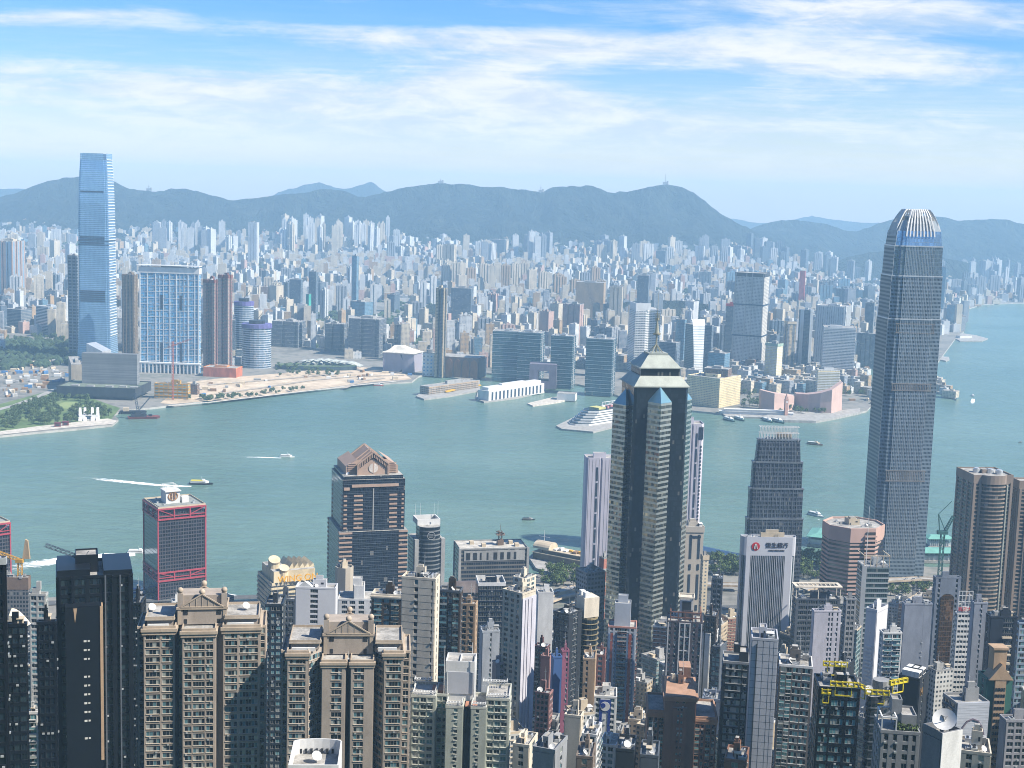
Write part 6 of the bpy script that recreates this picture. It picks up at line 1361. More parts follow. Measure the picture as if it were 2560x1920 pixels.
b.block(X(1582), X(1862), y0-2.2, d_/2, H-.6, front='s.3 w1.2 s.25 w2 s.25 w1.2 s.3', cornice=.7, ch=1.6, right='s1 w1 s2', left='s1', **kw)
b.block(X(1862), X(1932), y0+4, d_/2, H-.5, front='s1')
b.block(X(1932), X(2250), y0, d_/2, H, front='s.3 w2 s.4 w3 s.3', cornice=.7, ch=1.6, right='s1 w2 s1 w2 s1', **kw); roofdeck(b, X(1932), X(2250), y0, d_/2, H)
b.block(X(2250), X(2297), y0+2, d_/2, H-1, front='s.2 w2 s.2', right='s1 w2 s1', **kw)
b.finish(mats=EM); pavilion(b.root, X(1742), 0, 19.5, 13, H, 7.2)
for x, z in ((X(2120), H+3), (X(1290), H+3)): o = shared('dish', 'satellite_dish', WHITE, b.root, dish_mesh); o.location = (x, 2, z); o.scale = (.8, .8, .8)
P = place(704, 1025, 1025, 1632, 545, -5, dmin=24); OCC.append((P['loc'][0], P['loc'][1], 30))
b = Bld('estate_tower', 'beige residential tower with pediment and stone balls, right of the twin pair', 'apartment tower', P, BEI, fh=3.12, group='beige pedimented towers in the foreground', trim=PINKB); w_, d_, H = P['w'], P['d'], P['H']; X = lambda t: X_(t, 220, 1330, w_); y0 = -d_/2
b.block(X(220), X(272), y0+3, d_/2, H-1, front='s.3 w2 s.2', left='s1 w2 s1', **kw); b.block(X(1270), X(1330), y0+3, d_/2, H-1, front='s.2 w2 s.3', right='s1 w2 s1', **kw)
b.block(X(272), X(448), y0, d_/2, H, front='s.4 w3.4 s.5', cornice=.7, ch=1.6, left='s1', **kw); b.block(X(1108), X(1270), y0, d_/2, H, front='s.5 w3.4 s.4', cornice=.7, ch=1.6, **kw)
roofdeck(b, X(272), X(560), y0+1, d_/2, H+.01); roofdeck(b, X(1020), X(1270), y0+1, d_/2, H+.01)
b.mb.prism([(X(448), y0+.3), (X(572), y0+8), (X(572), d_/2), (X(448), d_/2)], 0, H, 1, 6); b.face((X(448), y0+.1), tuple(Vector((X(572)-X(448), 7.7)).normalized()), math.hypot(X(572)-X(448), 7.7), H-1.6, 's.2 w3 s.15 w2 s.3', **kw)
b.mb.prism([(X(1010), y0+8), (X(1108), y0+.3), (X(1108), d_/2), (X(1010), d_/2)], 0, H, 1, 6); b.face((X(1010), y0+8), tuple(Vector((X(1108)-X(1010), -7.7)).normalized()), math.hypot(X(1108)-X(1010), 7.7), H-1.6, 's.2 w3 s.2', **kw)
b.block(X(572), X(768), y0-1, d_/2, H-3.5, front='s1.8 w2 s.6', cornice=.6, ch=1.4, left='s1', right='s1', **kw); b.block(X(822), X(1012), y0-1, d_/2, H-3.5, front='s.6 w2 s1.8', cornice=.6, ch=1.4, left='s1', right='s1', **kw)
b.block(X(768), X(822), y0+9, d_/2, H-3.5, front='d1')
b.finish(mats=EM); pavilion(b.root, X(790), 1.5, 20, 13, H-3, 8.6)
mb = MB(); mb.bar((0, 0, 0), (0, 0, 3.5), .12, 5, 0, .05); mb.box(-.4, .4, -.4, .4, 0, .4); o = mb.build('lightning_rod', WHITE, b.root); o.location = (X(795), y0-.5, H-2.5)

# ---- simple near buildings from a table
def M(n, r_, g_, b_, ro=.75): return mat(n, tuple(min(.8, c*1.16) for c in rgb(r_, g_, b_)[:3])+(1,), ro, var=.12, scale=.2)
def nb(lab, pl, wall, front, right=None, cat='apartment tower', name='apartment_tower', glass='dark', fh=3.1, lv=3, trim=None, core=None, left=None, par=1.1, cornice=0, cap=100, top=None, group=None, frame=None, **kw):
    a = pl[5] if len(pl) > 5 else 8; ex = pl[6] if len(pl) > 6 else {}
    P = place(*pl[:5], a, **ex); w_, d_, H = P['w'], P['d'], P['H']; OCC.append((P['loc'][0], P['loc'][1], .5*max(w_, d_)))
    b = Bld(name, lab, cat, P, wall, glass=glass, fh=fh, trim=trim, core=core, cap=cap, group=group, frame=frame)
    b.block(-w_/2, w_/2, -d_/2, d_/2, H, front=front, right=right or front, left=left or right or front, back='s1', par=par, cornice=cornice, **kw)
    if top: b.mb.box(-w_/2+w_*top[0], -w_/2+w_*top[1], -d_*.3, d_*.35, H, H+top[2], 0, 6); b.mb.parapet([(-w_/2+w_*top[0], -d_*.3), (-w_/2+w_*top[1], -d_*.3), (-w_/2+w_*top[1], d_*.35), (-w_/2+w_*top[0], d_*.35)], H+top[2], .7, .3, 0)
    b.finish(); roofkit(b.root, w_*.85, d_*.85, H if not top else H+top[2], lv if not top else 1, b.rnd, wall); return b, P
WH = M('white_render', 206, 206, 204); DKB = M('dark_brown_tile', 66, 56, 50); TAN = M('tan_tile', 170, 145, 118); DKG = M('charcoal_panel', 46, 50, 56, .5); GRY = M('grey_tile', 140, 142, 144); SLT = M('slate_panel', 86, 92, 100, .6)
LIL = M('pale_lilac_panel', 190, 188, 196, .55); BRW = M('brown_tile', 132, 98, 80); BLK = mat('black_glass_panel', (.007, .009, .013, 1), .32, .0, var=.1, spec=.25); CRW = M('cream_wall', 208, 198, 180)
DG = dict(core=DKG)
b, P = nb('tall cream tower with panel joints and dark central window strip, in the middle foreground', (1006, 1088, 1098, 1452, 640, 10), CRW, 's3 w.9 s3.2 w.35 s.5', 's2 w1 s2', fh=3.4)
w_, d_, H = P['w'], P['d'], P['H']; mb = MB(); z = H-4
while z > b.zv: mb.box(-w_/2-.02, w_/2+.37, -d_/2-.375, -d_/2-.3, z, z+.12); z -= 3.4
mb.build('panel_joints', DARKM, b.root)
nb('dark brown balcony tower with rooftop pool, just right of the tall cream tower', (1098, 1150, 1156, 1482, 665, 8), DKB, 's.4 b2.4 s.5 w1.2 s.3 b2 s.3', 's1 w1 s1', glass='dark', trim=SLT, sill=.1)
nb('tan tower with dark windows and pale vertical edges right of the brown balcony tower', (1150, 1188, 1193, 1515, 690, 8), TAN, 's.8 w1.4 s1 w1.2 s.6', 's1 w1 s1', ledge=.2)
nb('dark brown tower with bluish balconies and cream roof terrace behind the right pedimented tower', (930, 1003, 1010, 1492, 730, 5), DKB, 's.6 b2 s.6 w1.4 s.5 b2 s.6', glass='teal', cornice=.6, trim=CRW)
nb('slim dark glass tower with bright white vertical fin between the two pedimented towers', (664, 706, 712, 1515, 640, -4), M('dark_blue_panel', 50, 58, 66, .4), 'w1.2 s.5 w1.2 s.2 w1.5 s.2', glass='teal', lv=2)
P_ = PD(681, 1512, 636); 
b, P = nb('white faced tower with tall dark central recess behind the right pedimented tower', (740, 838, 843, 1474, 800, 0), mat('bright_white_panel', rgb(222, 222, 224), .5, var=.04), 's3 w1.6 s3.6', 's1', glass='black', cat='tower', name='office_tower', lv=3)
w_, d_, H = P['w'], P['d'], P['H']; mb = MB(); mb.mesh([(-w_/2, -d_/2, H), (-w_/2, d_/2, H), (-w_*.28, -d_/2, H+4.5), (-w_*.28, d_/2, H+2), (-w_*.05, -d_/2, H+.5), (-w_*.05, d_/2, H+.5)], [(0, 2, 3, 1), (2, 4, 5, 3), (0, 4, 2), (1, 3, 5)]); mb.build('winged_roof', WHITE, b.root)
nb('dark grey glass block behind the slim fin tower', (686, 738, 742, 1502, 820, 0), SLT, 's.3 w1 s.2 w1 s.2 w1 s.3', glass='black', lv=2, fh=3.6)
nb('white framed block with open roof beams right of the recessed white tower', (846, 930, 936, 1502, 860, -3), WH, 's.6 w1 s.4 w1 s.6 w1 s1.4', glass='black', top=(.45, .75, 8), lv=3)
b, P = nb('cream and grey corner tower, windowed left face and smooth grey right face', (1258, 1306, 1338, 1488, 740, 38), M('pale_cream_render', 196, 186, 168), 's.5 w1.1 s.6 w.8 s.7 w.7 s.7', 's2 w.02 s2.4 w.02 s2', glass='dark', fh=2.9, left='s1')
mb = MB(); w_, d_, H = P['w'], P['d'], P['H']; mb.box(w_/2+.36, w_/2+.7, -d_/2-.3, d_/2+.3, 0, H-2); [mb.box(w_/2+.7, w_/2+1.1, y-.3, y+.3, 0, H-3) for y in (-d_*.3, -d_*.08, d_*.2)]; mb.build('side_panel', LIL, b.root)  # lilac grey panel and ribs laid over the cream right face
nb('plain pale tower in front of the elevated road', (1341, 1346, 1383, 1484, 900, 60), WH, 's1', 's1', lv=2)
nb('small cluster block at the left end of the elevated road', (1283, 1312, 1336, 1450, 980, 35), CRW, 's.6 w1 s.6 w1 s.6', lv=3, fh=3.3)
nb('dark fronted tower with slit marked grey side wall', (1386, 1421, 1442, 1540, 790, 42), DKG, 'w1 s.1 w1 s.1 w1', 's1 w1.2 s1', glass='black', fh=3.4)
P = place(1444, 1464, 1500, 1552, 800, 50); r_, _ = tower('plate_tower', 'dark glass tower ringed with thin bright floor plates', 'office tower', P, facade('dark_ring', rgb(60, 66, 66), (.012, .02, .026, 1), 1.4, 3.3, (.05, .95), (.1, .95), gm=.4, gr=.08), poly=lambda a, c: ngon(14, a*.56, c*.56, .2), band=3.3, bt=.25, bp=.8, frame=mat('bronze_plate', rgb(170, 155, 120), .5, .3), kit=1); OCC.append((P['loc'][0], P['loc'][1], 12))
mb = MB(); mb.box(-7, 3, -5, 5, P['H']+1, P['H']+13, 0); mb.box(-6, -3, -4, -1, P['H']+13, P['H']+16, 1); mb.box(-1, 2, -4, -1, P['H']+13, P['H']+16, 1); mb.build('lift_tower', [CRW, WHITE], r_)
P = place(1440, 1468, 1514, 1436, 1080, 50); tower('office_block', 'pale steel windowed office stepping down left of the pyramid roofed tower', 'office block', P, facade('steel_windows', rgb(165, 170, 172), (.04, .055, .06, 1), 3, 3.6, (.15, .85), (.3, .8), gm=.3), kit=3, band=3.6, bt=.4, bp=.15); OCC.append((P['loc'][0], P['loc'][1], 18))
# striped apartment tower
b, P = nb('tall white tower striped brick red and blue with stacked balconies', (1521, 1590, 1598, 1572, 880, 6), mat('white_blue_render', rgb(196, 202, 210), .7, var=.06), 's.5 w.8 s.5 w.7 b2.6 w.7 s.4 w.8 s.6', glass='dark', fh=2.9, top=(.2, .78, 15), trim=M('rose_balcony', 190, 138, 122))
w_, d_, H = P['w'], P['d'], P['H']; RB = M('brick_red', 158, 84, 70); BL = M('dusty_blue', 104, 128, 158); mb = MB()
for u, wd, m_ in ((.05, 1.2, 1), (.13, 1.6, 0), (.30, 1.0, 1), (.70, 1.2, 1), (.80, 1.9, 0), (.93, 1.0, 1)): mb.box(-w_/2+u*w_-wd/2, -w_/2+u*w_+wd/2, -d_/2-.6, -d_/2-.3, 0, H-4, m_)
mb.build('colour_stripe', [RB, BL], b.root)
# dark tower with white verticals and brown roof frame
b, P = nb('dark chequered tower with white vertical bands and brown roof frame', (1669, 1756, 1766, 1560, 850, 6), M('dark_mauve_tile', 82, 76, 82), 's.3 w.5 s.6 w.5 s.5 w1.2 s.1 w1.2 s.5 w.5 s.6 w.5 s.3', glass='dark', fh=2.95, lv=3)
w_, d_, H = P['w'], P['d'], P['H']; mb = MB(); [mb.box(x-.35, x+.35, -d_/2-.7, -d_/2-.3, 0, H) for x in (-w_/2+.4, -w_*.15, 0, w_*.15, w_/2-.4)]; z = H
while z > b.zv: mb.box(-w_*.15, w_*.15, -d_/2-.6, -d_/2-.3, z-.5, z); z -= 8.85
mb.build('white_frame', WH, b.root); mb = MB(); BRF = M('brown_beam', 120, 84, 70)
for z in (H+3, H+6.5): mb.bar((-w_*.42, -d_*.45, z), (w_*.45, -d_*.45, z), .45, 4); mb.bar((w_*.45, -d_*.45, z), (w_*.45, d_*.4, z), .45, 4); mb.bar((-w_*.42, -d_*.45, z), (-w_*.42, d_*.4, z), .45, 4)
[mb.bar((x, -d_*.45, H), (x, -d_*.45, H+6.5), .4, 4) for x in (-w_*.42, -w_*.2, 0, w_*.22, w_*.45)]; mb.build('roof_frame', BRF, b.root)
mb = MB(); mb.box(-w_*.16, w_*.22, -2, 6, H, H+14, 0, 1); mb.box(-w_*.1, w_*.16, -2.3, -2, H+1, H+12, 2); mb.parapet(rect(w_*.46, 10, w_*.03, 2), H+14, 1, .5, 1); mb.build('lift_tower', [WH, CRW, DARKM], b.root)
# brown estate
P = place(1621, 1792, 1802, 1792, 600, 4); w_, d_, H = P['w'], P['d'], P['H']; OCC.append((P['loc'][0], P['loc'][1], 16)); BR2 = M('rust_brown_tile', 132, 102, 88); BR3 = M('pale_terracotta', 168, 134, 112)
b = Bld('brown_estate', 'rust brown residential block with tall central shaft and flat pink roof cap', 'apartment tower', P, BR2, fh=2.95, trim=BR3); y0 = -d_/2; X = lambda t: X_(t, 1180, 1805, w_)
b.block(X(1180), X(1330), y0+2, d_/2, H, front='s.3 b1.4 s.5 w.9 s.6 b1.4 s.3', cornice=.5, ch=1.5, left='s1', sill=.08); b.block(X(1605), X(1805), y0+2, d_/2, H-2, front='s.3 b1.4 s.5 w.9 s.6 b1.4 s.4 w1 s.3', cornice=.5, ch=1.5, right='s1 w1 s1', sill=.08)
b.block(X(1330), X(1605), y0-1, d_/2, H+9, front='s1.6 w.5 s.5 w.5 s1.6', cornice=.8, ch=1.4, left='s1', right='s1', par=0, sp=.62); b.block(X(1400), X(1530), y0-2.0, y0-1.2, H+4, front='s1 w.5 s.3 w.5 s1', sp=.62, par=0)
b.mb.mesh([(X(1325), y0-1.6, H+9.2), (X(1610), y0-1.6, H+9.2), (X(1610), d_/2, H+9.2), (X(1325), d_/2, H+9.2), (X(1350), d_*.1, H+12.4), (X(1585), d_*.1, H+12.4)], [(0, 1, 5, 4), (1, 2, 5), (2, 3, 4, 5), (3, 0, 4)], 3); b.mb.box(X(1460), X(1570), d_*.12, d_/2-.5, H+9.2, H+17, 0, 3); b.finish(kit=(w_*.3, d_*.5, H+9.5, 2))
mb = MB(); [mb.cyl(x, -1, H+9, H+15, .8, n=10) for x in (X(1395), X(1418))]; mb.build('vent_pipe', CRW, b.root)
# coloured narrow blocks
nb('narrow tower with a blank bright blue side wall and roof dish', (1379, 1384, 1404, 1646, 740, 60), mat('bright_blue_wall', rgb(72, 104, 158), .6, var=.05), 's1', 's1', lv=3)
nb('narrow magenta edged tower beside the blank blue wall', (1402, 1406, 1422, 1630, 765, 60), M('magenta_wall', 138, 84, 104), 's1 w1 s1', 's2 w.8 s.4', lv=2)
nb('pinkish brown block with ribbed windows below the blue wall', (1340, 1373, 1381, 1738, 690, 18), M('dusty_pink_tile', 150, 112, 108), 's.4 w1 s.4 w1 s.4 w1 s.4', glass='black')
nb('upper pinkish tower with a dark roof opening left of the blue wall', (1353, 1374, 1379, 1645, 775, 18), M('rose_tile', 164, 124, 120), 's1', 's1 w.4 s1', lv=1)
nb('dark maroon balcony block behind the pinkish tower', (1336, 1366, 1374, 1622, 830, 20), M('maroon_tile', 92, 60, 62), 's.3 b1 s.3 b1 s.3', glass='black')
nb('narrow beige tower with a single column of windows', (1459, 1487, 1491, 1652, 720, 6), TAN, 's1 w.9 s2.6', 's1', glass='black', lv=3)
nb('narrow brick coloured tower behind the beige single column tower', (1490, 1512, 1515, 1642, 800, 6), M('brick_tile', 128, 88, 82), 's.6 w1 s.6', lv=2)
b, P = nb('white and royal blue office with a white disc emblem on top', (1486, 1541, 1546, 1746, 720, 4), mat('clean_white', rgb(226, 226, 222), .6, var=.05), 's.5 w1.3 s1.4 w.01 s1.3 w1.3 s.5', 's1 w1 s1', fh=3.0, top=None, lv=2, name='office_block', cat='office block')
w_, d_, H = P['w'], P['d'], P['H']; RBL = mat('royal_blue', rgb(32, 58, 140), .5, var=.04); mb = MB(); [mb.box(a_, c_, -d_/2-.55, -d_/2-.36, 0, H-8) for a_, c_ in ((-w_*.26, -w_*.13), (w_*.13, w_*.26))]; mb.box(-w_*.26, w_*.26, -d_/2-.55, -d_/2-.36, H-8, H-1); mb.build('blue_stripe', RBL, b.root)
mb = MB(); mb.T = Matrix.Translation((0, -d_/2-.5, H-4.6)) @ Matrix.Rotation(R(90), 4, 'X'); mb.cyl(0, 0, 0, .25, 2.6, n=24); mb.cyl(-1.1, .5, .25, .4, 1.35, n=16, mi=1); mb.build('emblem', [WHITE, RBL], b.root)
nb('pale beige tower with a grey cap low in the centre foreground', (1413, 1451, 1457, 1795, 600, 14), CRW, 's1', 's1 w.6 s1', lv=2)
nb('dark framed office with wide picture windows left of the white tiled tower', (1809, 1872, 1884, 1662, 600, 8), DKG, 's.5 w3.2 s.3 w.9 s.3', 's.5 w1 s.5', glass='pale', fh=3.3, trim=GRY, ledge=.3, name='office_block', cat='office block', top=(.62, .98, 4))
b, P = nb('white tiled windowless tower with dark grid joints', (1881, 1944, 1952, 1604, 575, 8), mat('white_tile', rgb(200, 202, 208), .45, var=.05), 's1', 's1', lv=3, name='tiled_tower', cat='tower')
w_, d_, H = P['w'], P['d'], P['H']; mb = MB(); z = H-3
while z > b.zv: mb.box(-w_/2-.36, w_/2+.37, -d_/2-.37, -d_/2-.3, z, z+.10); z -= 3.0
[mb.box(x, x+.1, -d_/2-.38, -d_/2-.3, 0, H) for x in (-w_*.3, -w_*.06, w_*.2, w_*.36)]; mb.box(-w_*.33, -w_*.31, -d_/2-.7, -d_/2-.3, 0, H-1.5); mb.build('panel_joints', DARKM, b.root)
nb('dark tower, balconied left half and large framed windows, right of the tiled tower', (1950, 2030, 2041, 1672, 590, 10), M('warm_grey_tile', 112, 106, 102), 's.2 b1.2 s.15 b1.2 s.3 w1.9 s.3 w1.9 s.3', 's.3 w1 s.3', glass='teal', fh=3.2, trim=WH, ledge=.15, lv=3)
nb('small white clad block squeezed behind the dark chequered tower', (1756, 1775, 1783, 1588, 900, 30), WH, 's1', 's1', lv=3)
nb('thin glass fronted block with rooftop clutter right of the dark chequered tower', (1782, 1800, 1808, 1622, 860, 25), SLT, 'w1 s.2 w1', 's1', glass='teal', lv=3)
nb('grey blue low block under the thin glass one', (1757, 1800, 1806, 1755, 720, 12), M('grey_blue', 128, 136, 150), 's1 w1 s.6 w1 s1', lv=3, par=1.5)
nb('slim dark tower near the foot of the cream slotted tower', (1780, 1806, 1812, 1450, 1000, 10), SLT, 's.3 w1 s.3 w1 s.3', glass='black', lv=2, fh=3.8)
nb('brown clad low office beside the slim dark tower', (1762, 1790, 1797, 1545, 900, 15), DKB, 's.4 w1 s.3 w1 s.4', glass='black', lv=3, fh=3.5)
# right half, middle depth
b, P = nb('slate office with a wide white roof pergola right of the bank tower', (1981, 1990, 2100, 1500, 930, 78, dict(ratio=.55)), SLT, 'w1 s.1 w1', 's.3 w1 s.1 w1 s.1 w1 s.1 w1 s.3', glass='black', fh=3.7, name='office_tower', cat='office tower', lv=2)
w_, d_, H = P['w'], P['d'], P['H']; mb = MB(); z = H+9; mb.parapet(inset(rect(w_, d_), -1), z, .9, 2.2, 0); [mb.bar((-w_/2, y, z+.4), (w_/2, y, z+.4), .3, 4) for y in [(-.4+.1*k)*d_ for k in range(9)]]; [mb.bar((x, y, H), (x, y, z), .4, 4) for x in (-w_/2, w_/2) for y in (-d_/2, 0, d_/2)]; mb.build('roof_pergola', CRW, b.root)
nb('pale lilac slab with a dark double slot before the slate office', (2031, 2036, 2102, 1530, 860, 78, dict(ratio=.4)), LIL, 's1', 's3 w.35 s.3 w.35 s.8 w.3 s.5', glass='black', fh=3.3, name='office_tower', cat='office tower')
nb('narrow grey tower with pale roof between pergola office and teal glass tower', (2110, 2116, 2140, 1500, 900, 70, dict(ratio=1.3)), GRY, 's.3 w1 s.3', 's.4 w.8 s.3 w.8 s.4', glass='black', fh=3.6, name='office_tower', cat='office tower')
b, P = nb('bright white ribbed tower with a louvred left side', (2166, 2192, 2228, 1532, 800, 40), mat('bright_white_panel', (0, 0, 0, 1)), 's2 w.02 s2', 's1', lv=3, name='office_tower', cat='office tower', par=2)
w_, d_, H = P['w'], P['d'], P['H']; mb = MB(); [mb.box(-w_*.38, w_*.3, -d_/2-.9, -d_/2-.36, H-22-z*2.4, H-20.8-z*2.4) for z in range(14)]; mb.build('louvres', WHITE, b.root)
nb('block of teal glazed terraces attached right of the bright white ribbed tower', (2200, 2208, 2254, 1585, 770, 70), WH, 's.3 w1 s.3', 's.2 b1.6 s.2 b1.6 s.2', glass='teal', fh=3.2, lv=3)
nb('plain blue grey slab tower with notched roof left of the bronze glass tower', (2256, 2262, 2330, 1512, 860, 76, dict(ratio=.6)), M('blue_grey_render', 138, 144, 156), 's1', 's3 w.02 s1.2', lv=3, name='office_tower', cat='office tower')
b, P = nb('grey stone tower with a bronze mirror glass centre', (2334, 2340, 2402, 1446, 930, 76), M('blue_grey_stone', 118, 126, 138), 's.6 w.5 s.6', 's.5 w.4 s3 w.4 s.5', glass='black', fh=3.6, name='office_tower', cat='office tower', lv=1)
w_, d_, H = P['w'], P['d'], P['H']; BZ = facade('bronze_mirror', rgb(110, 84, 62), (.22, .13, .075, 1), 1.6, 3.6, (.04, .96), (.06, .97), gm=.85, gr=.06, gvar=.5, tilt=.02, curtain=0, glass2=(.10, .08, .07, 1)); mb = MB(); mb.prism([(w_/2+.3, -d_*.27), (w_/2+.9, -d_*.27), (w_/2+.9, d_*.27), (w_/2+.3, d_*.27)], 10, H-14, 0); A = [(w_/2+.9, d_*.27*math.cos(R(t_)), H-14+d_*.2*math.sin(R(t_))) for t_ in range(0, 181, 20)]; mb.mesh(A, [tuple(range(len(A)))]); mb.build('mirror_glass', BZ, b.root)
b, P = nb('white window grid office with red rooftop characters', (2388, 2394, 2438, 1536, 900, 76), mat('clean_white', (0, 0, 0, 1)), 's.3 w1 s.3 w1 s.3', 's.3 w1 s.2 w1 s.2 w1 s.2 w1 s.2 w1 s.3', glass='black', fh=3.5, name='office_tower', cat='office tower', sp=.5)
w_, d_, H = P['w'], P['d'], P['H']; mb = MB(); [mb.bar((w_/2-3, y, H), (w_/2-3, y, H+15), .2, 4) for y in (-d_*.4, -d_*.2, 0, d_*.2, d_*.4)]; [mb.bar((w_/2-3, -d_*.4, H+z), (w_/2-3, d_*.4, H+z), .2, 4) for z in (4, 8, 12, 15)]; mb.build('sign_frame', WHITE, b.root)
text_part('sign_letters', '酒店大廈', 3.2, REDS, b.root, (w_/2+.3, 0, H+3.5), (R(90), 0, R(90)), .15)
nb('narrow blue grey tower right of the white grid office', (2428, 2436, 2468, 1510, 810, 70), M('blue_grey_render', 138, 144, 156), 's1', 's1.4 w.3 s1', lv=3, name='office_tower', cat='office tower')
b, P = nb('navy tower with rows of pale balcony slats and open roof beams', (2466, 2478, 2543, 1545, 790, 70), M('navy_panel', 40, 46, 58, .5), 's1 w1 s1', 's1.6 w1.4 s.4', glass='black', fh=3.3, lv=3, name='office_tower', cat='office tower')
w_, d_, H = P['w'], P['d'], P['H']; [(mb := MB(), mb.box(w_/2+.3, w_/2+1.6, -d_*.05, d_*.32, H-12-k*5.2, H-11-k*5.2), mb.build('balcony_rail', CREAM, b.root)) for k in range(12)]
nb('banded blue glass office cut by the right edge', (2540, 2548, 2630, 1560, 820, 74), M('pale_blue_panel', 140, 156, 172), 'w1 s.1 w1', 's.1 w1 s.05 w1 s.05 w1 s.1', glass='teal', fh=3.6, name='office_tower', cat='office tower')
nb('grey windowed block in the bottom right corner', (2500, 2516, 2600, 1805, 600, 70), M('warm_grey_render', 150, 150, 154), 's1', 's.3 w1 s.3 w1 s.3 w1 s.3 w1 s.3', glass='black', fh=3.0, lv=3)
nb('black walled block with a cluttered roof behind the yellow gondolas', (2085, 2112, 2148, 1672, 680, 32), DKG, 's1', 's1', lv=3)
b, P = nb('black block with rows of white air units on its roof', (2248, 2298, 2340, 1702, 620, 34), DKG, 's1', 's1 w.5 s2', lv=1, glass='black')
w_, d_, H = P['w'], P['d'], P['H']
for i in range(4):
    for j in range(2): o = shared('bigac', 'air_unit', [WHITE, DARKM], b.root, lambda mb: (mb.box(-1.2, 1.2, -2.6, 2.6, .5, 3.2, 0), mb.box(-1.25, 1.25, -2.3, 2.3, .9, 2.6, 1), mb.box(-1.1, 1.1, -2.5, 2.5, 0, .5, 1))); o.location = (-w_*.34+i*w_*.22, -d_*.25+j*d_*.42, H+.05); o.scale = (.8, .8, 1)
text_part('sign_letters', 'H', 5, mat('sign_gold', rgb(150, 120, 80), .5), b.root, (w_/2+.5, -d_*.3, H-6), (R(90), 0, R(90)), .2)
b, P = nb('dark sided tower with a big white screen wall showing a ring shape', (2358, 2392, 2471, 1762, 560, 62, dict(ratio=.8)), GRY, 's.3 b1.4 s.3 b1.4 s.3', 's1', glass='black', lv=2)
w_, d_, H = P['w'], P['d'], P['H']; mb = MB(); mb.box(w_/2+.36, w_/2+.9, -d_/2, d_/2, 0, H+1); z = H
while z > 40: mb.box(w_/2+.9, w_/2+.95, -d_/2, d_/2, z-.1, z); z -= 1.1
mb.build('screen_wall', mat('screen_white', rgb(202, 206, 214), .5, .1, var=.05), b.root)
mb = MB(); pts = [(math.sin(t_)*.40*d_*(1 if t_ < 9 else 1), H-16+10*math.cos(t_)) for t_ in [R(-125+25*k) for k in range(11)]]+[(0, H-30)]; pts.append(pts[0])
for (ya, za), (yb, zb_) in zip(pts, pts[1:]): mb.bar((w_/2+.95, ya, za), (w_/2+.95, yb, zb_), .42, 4)
mb.build('ring_outline', mat('faded_mauve', rgb(128, 118, 132), .6), b.root)
b, P = nb('tan shaft tower with green side walls and pitched cap', (2446, 2468, 2530, 1700, 620, 60), mat('jade_green_wall', rgb(66, 118, 106), .6, var=.08), 's1 w.5 s.6', 's.9 n2.6 s.9', glass='black', fh=3.0, lv=1)
w_, d_, H = P['w'], P['d'], P['H']; bb = Bld.__new__(Bld); mb = MB(); mb.box(w_/2-3, w_/2+1.6, -d_*.22, d_*.22, 0, H+3, 0, 0)
mb.mesh([(w_/2-6, -d_/2, H+.5), (w_/2+1.8, -d_/2, H+.5), (w_/2+1.8, d_/2, H+.5), (w_/2-6, d_/2, H+.5), (w_/2-6, 0, H+8), (w_/2+1.8, 0, H+8)], [(1, 2, 5), (0, 1, 5, 4), (2, 3, 4, 5)]); mb.box(w_/2-7, w_/2-1, -3, 3, H+2, H+14, 0); mb.box(w_/2-7.5, w_/2-.5, -3.6, 3.6, H+14, H+15, 0)
mb.build('shaft', TAN, b.root); mb = MB()
z = H-4; nwin = 0
while z > 60:
    for y in (-d_*.16, -d_*.055, d_*.055, d_*.16):
        o = shared(('win', 'g'), 'window', [WFDARK, GL['black']], b.root, lambda q: win_mesh(q, .9, 1.5, 1)); o.location = (w_/2+1.62, y, z); o.rotation_euler = (0, 0, R(90)); nwin += 1
    z -= 3.0
    if nwin >= 96: break
# bottom right group
b, P = nb('dark blue glass tower with yellow roof gondolas, beige lower floors', (2048, 2148, 2156, 1728, 500, 5), BLK, 's.2 w1.4 s.3 w1.9 s.5 w1.4 s.3', glass='teal', fh=3.6, lv=2, core=BLK)
w_, d_, H = P['w'], P['d'], P['H']; YL = mat('gondola_yellow', rgb(225, 205, 50), .5, var=.06)
def gondola(root, x, y, z, L, rz):
    mb = MB(); mb.box(-L/2, L/2, -.5, .5, 0, .55); mb.box(-L/2, L/2, -.5, -.4, 1.6, 1.9); mb.box(-L/2, L/2, .4, .5, 1.6, 1.9)
    for k in range(int(L/2.2)+1): mb.box(-L/2+k*2.2, -L/2+k*2.2+.35, -.6, .6, 0, 1.9)
    mb.bar((-L*.3, 0, 0), (-L*.3, 0, -3.5), .2, 4); mb.bar((L*.3, 0, 0), (L*.3, 0, -3.5), .2, 4); mb.bar((-L*.3, 0, -3.5), (L*.3, 0, -3.5), .25, 4)
    o = mb.build('gondola', YL, root); o.location = (x, y, z); o.rotation_euler = (0, 0, rz)
gondola(b.root, -w_*.02, d_*.35, H+5, 9, 0); gondola(b.root, w_*.1, -d_*.52, H+1.5, 10, 0); gondola(b.root, -w_*.33, -d_*.55, H-1.5, 3.5, 0)
P = place(2160, 2196, 2246, 1752, 515, 40); C = P['loc']; root = thing('curved_glass_tower', 'black curved glass tower with two yellow roof gondolas and a white dish', 'apartment tower', C, P['rot']); H = P['H']; mb = MB(); Q = ngon(18, P['w']*.62, P['d']*.6, 0); OCC.append((C[0], C[1], 12))
mb.prism(Q, 0, H, 0, 1); mb.parapet(Q, H, 1.2, .3, 2); mb.build('wall', [facade('black_curve', rgb(40, 44, 50), (.012, .02, .028, 1), 3, 3.4, (.1, .9), (.2, .9), gm=.4, gr=.08, tilt=.01), ROOFM, DKG], root); mb = MB(); z = H-3.4
while z > 60: ring(mb, Q, .3, z, z+.5); z -= 3.4
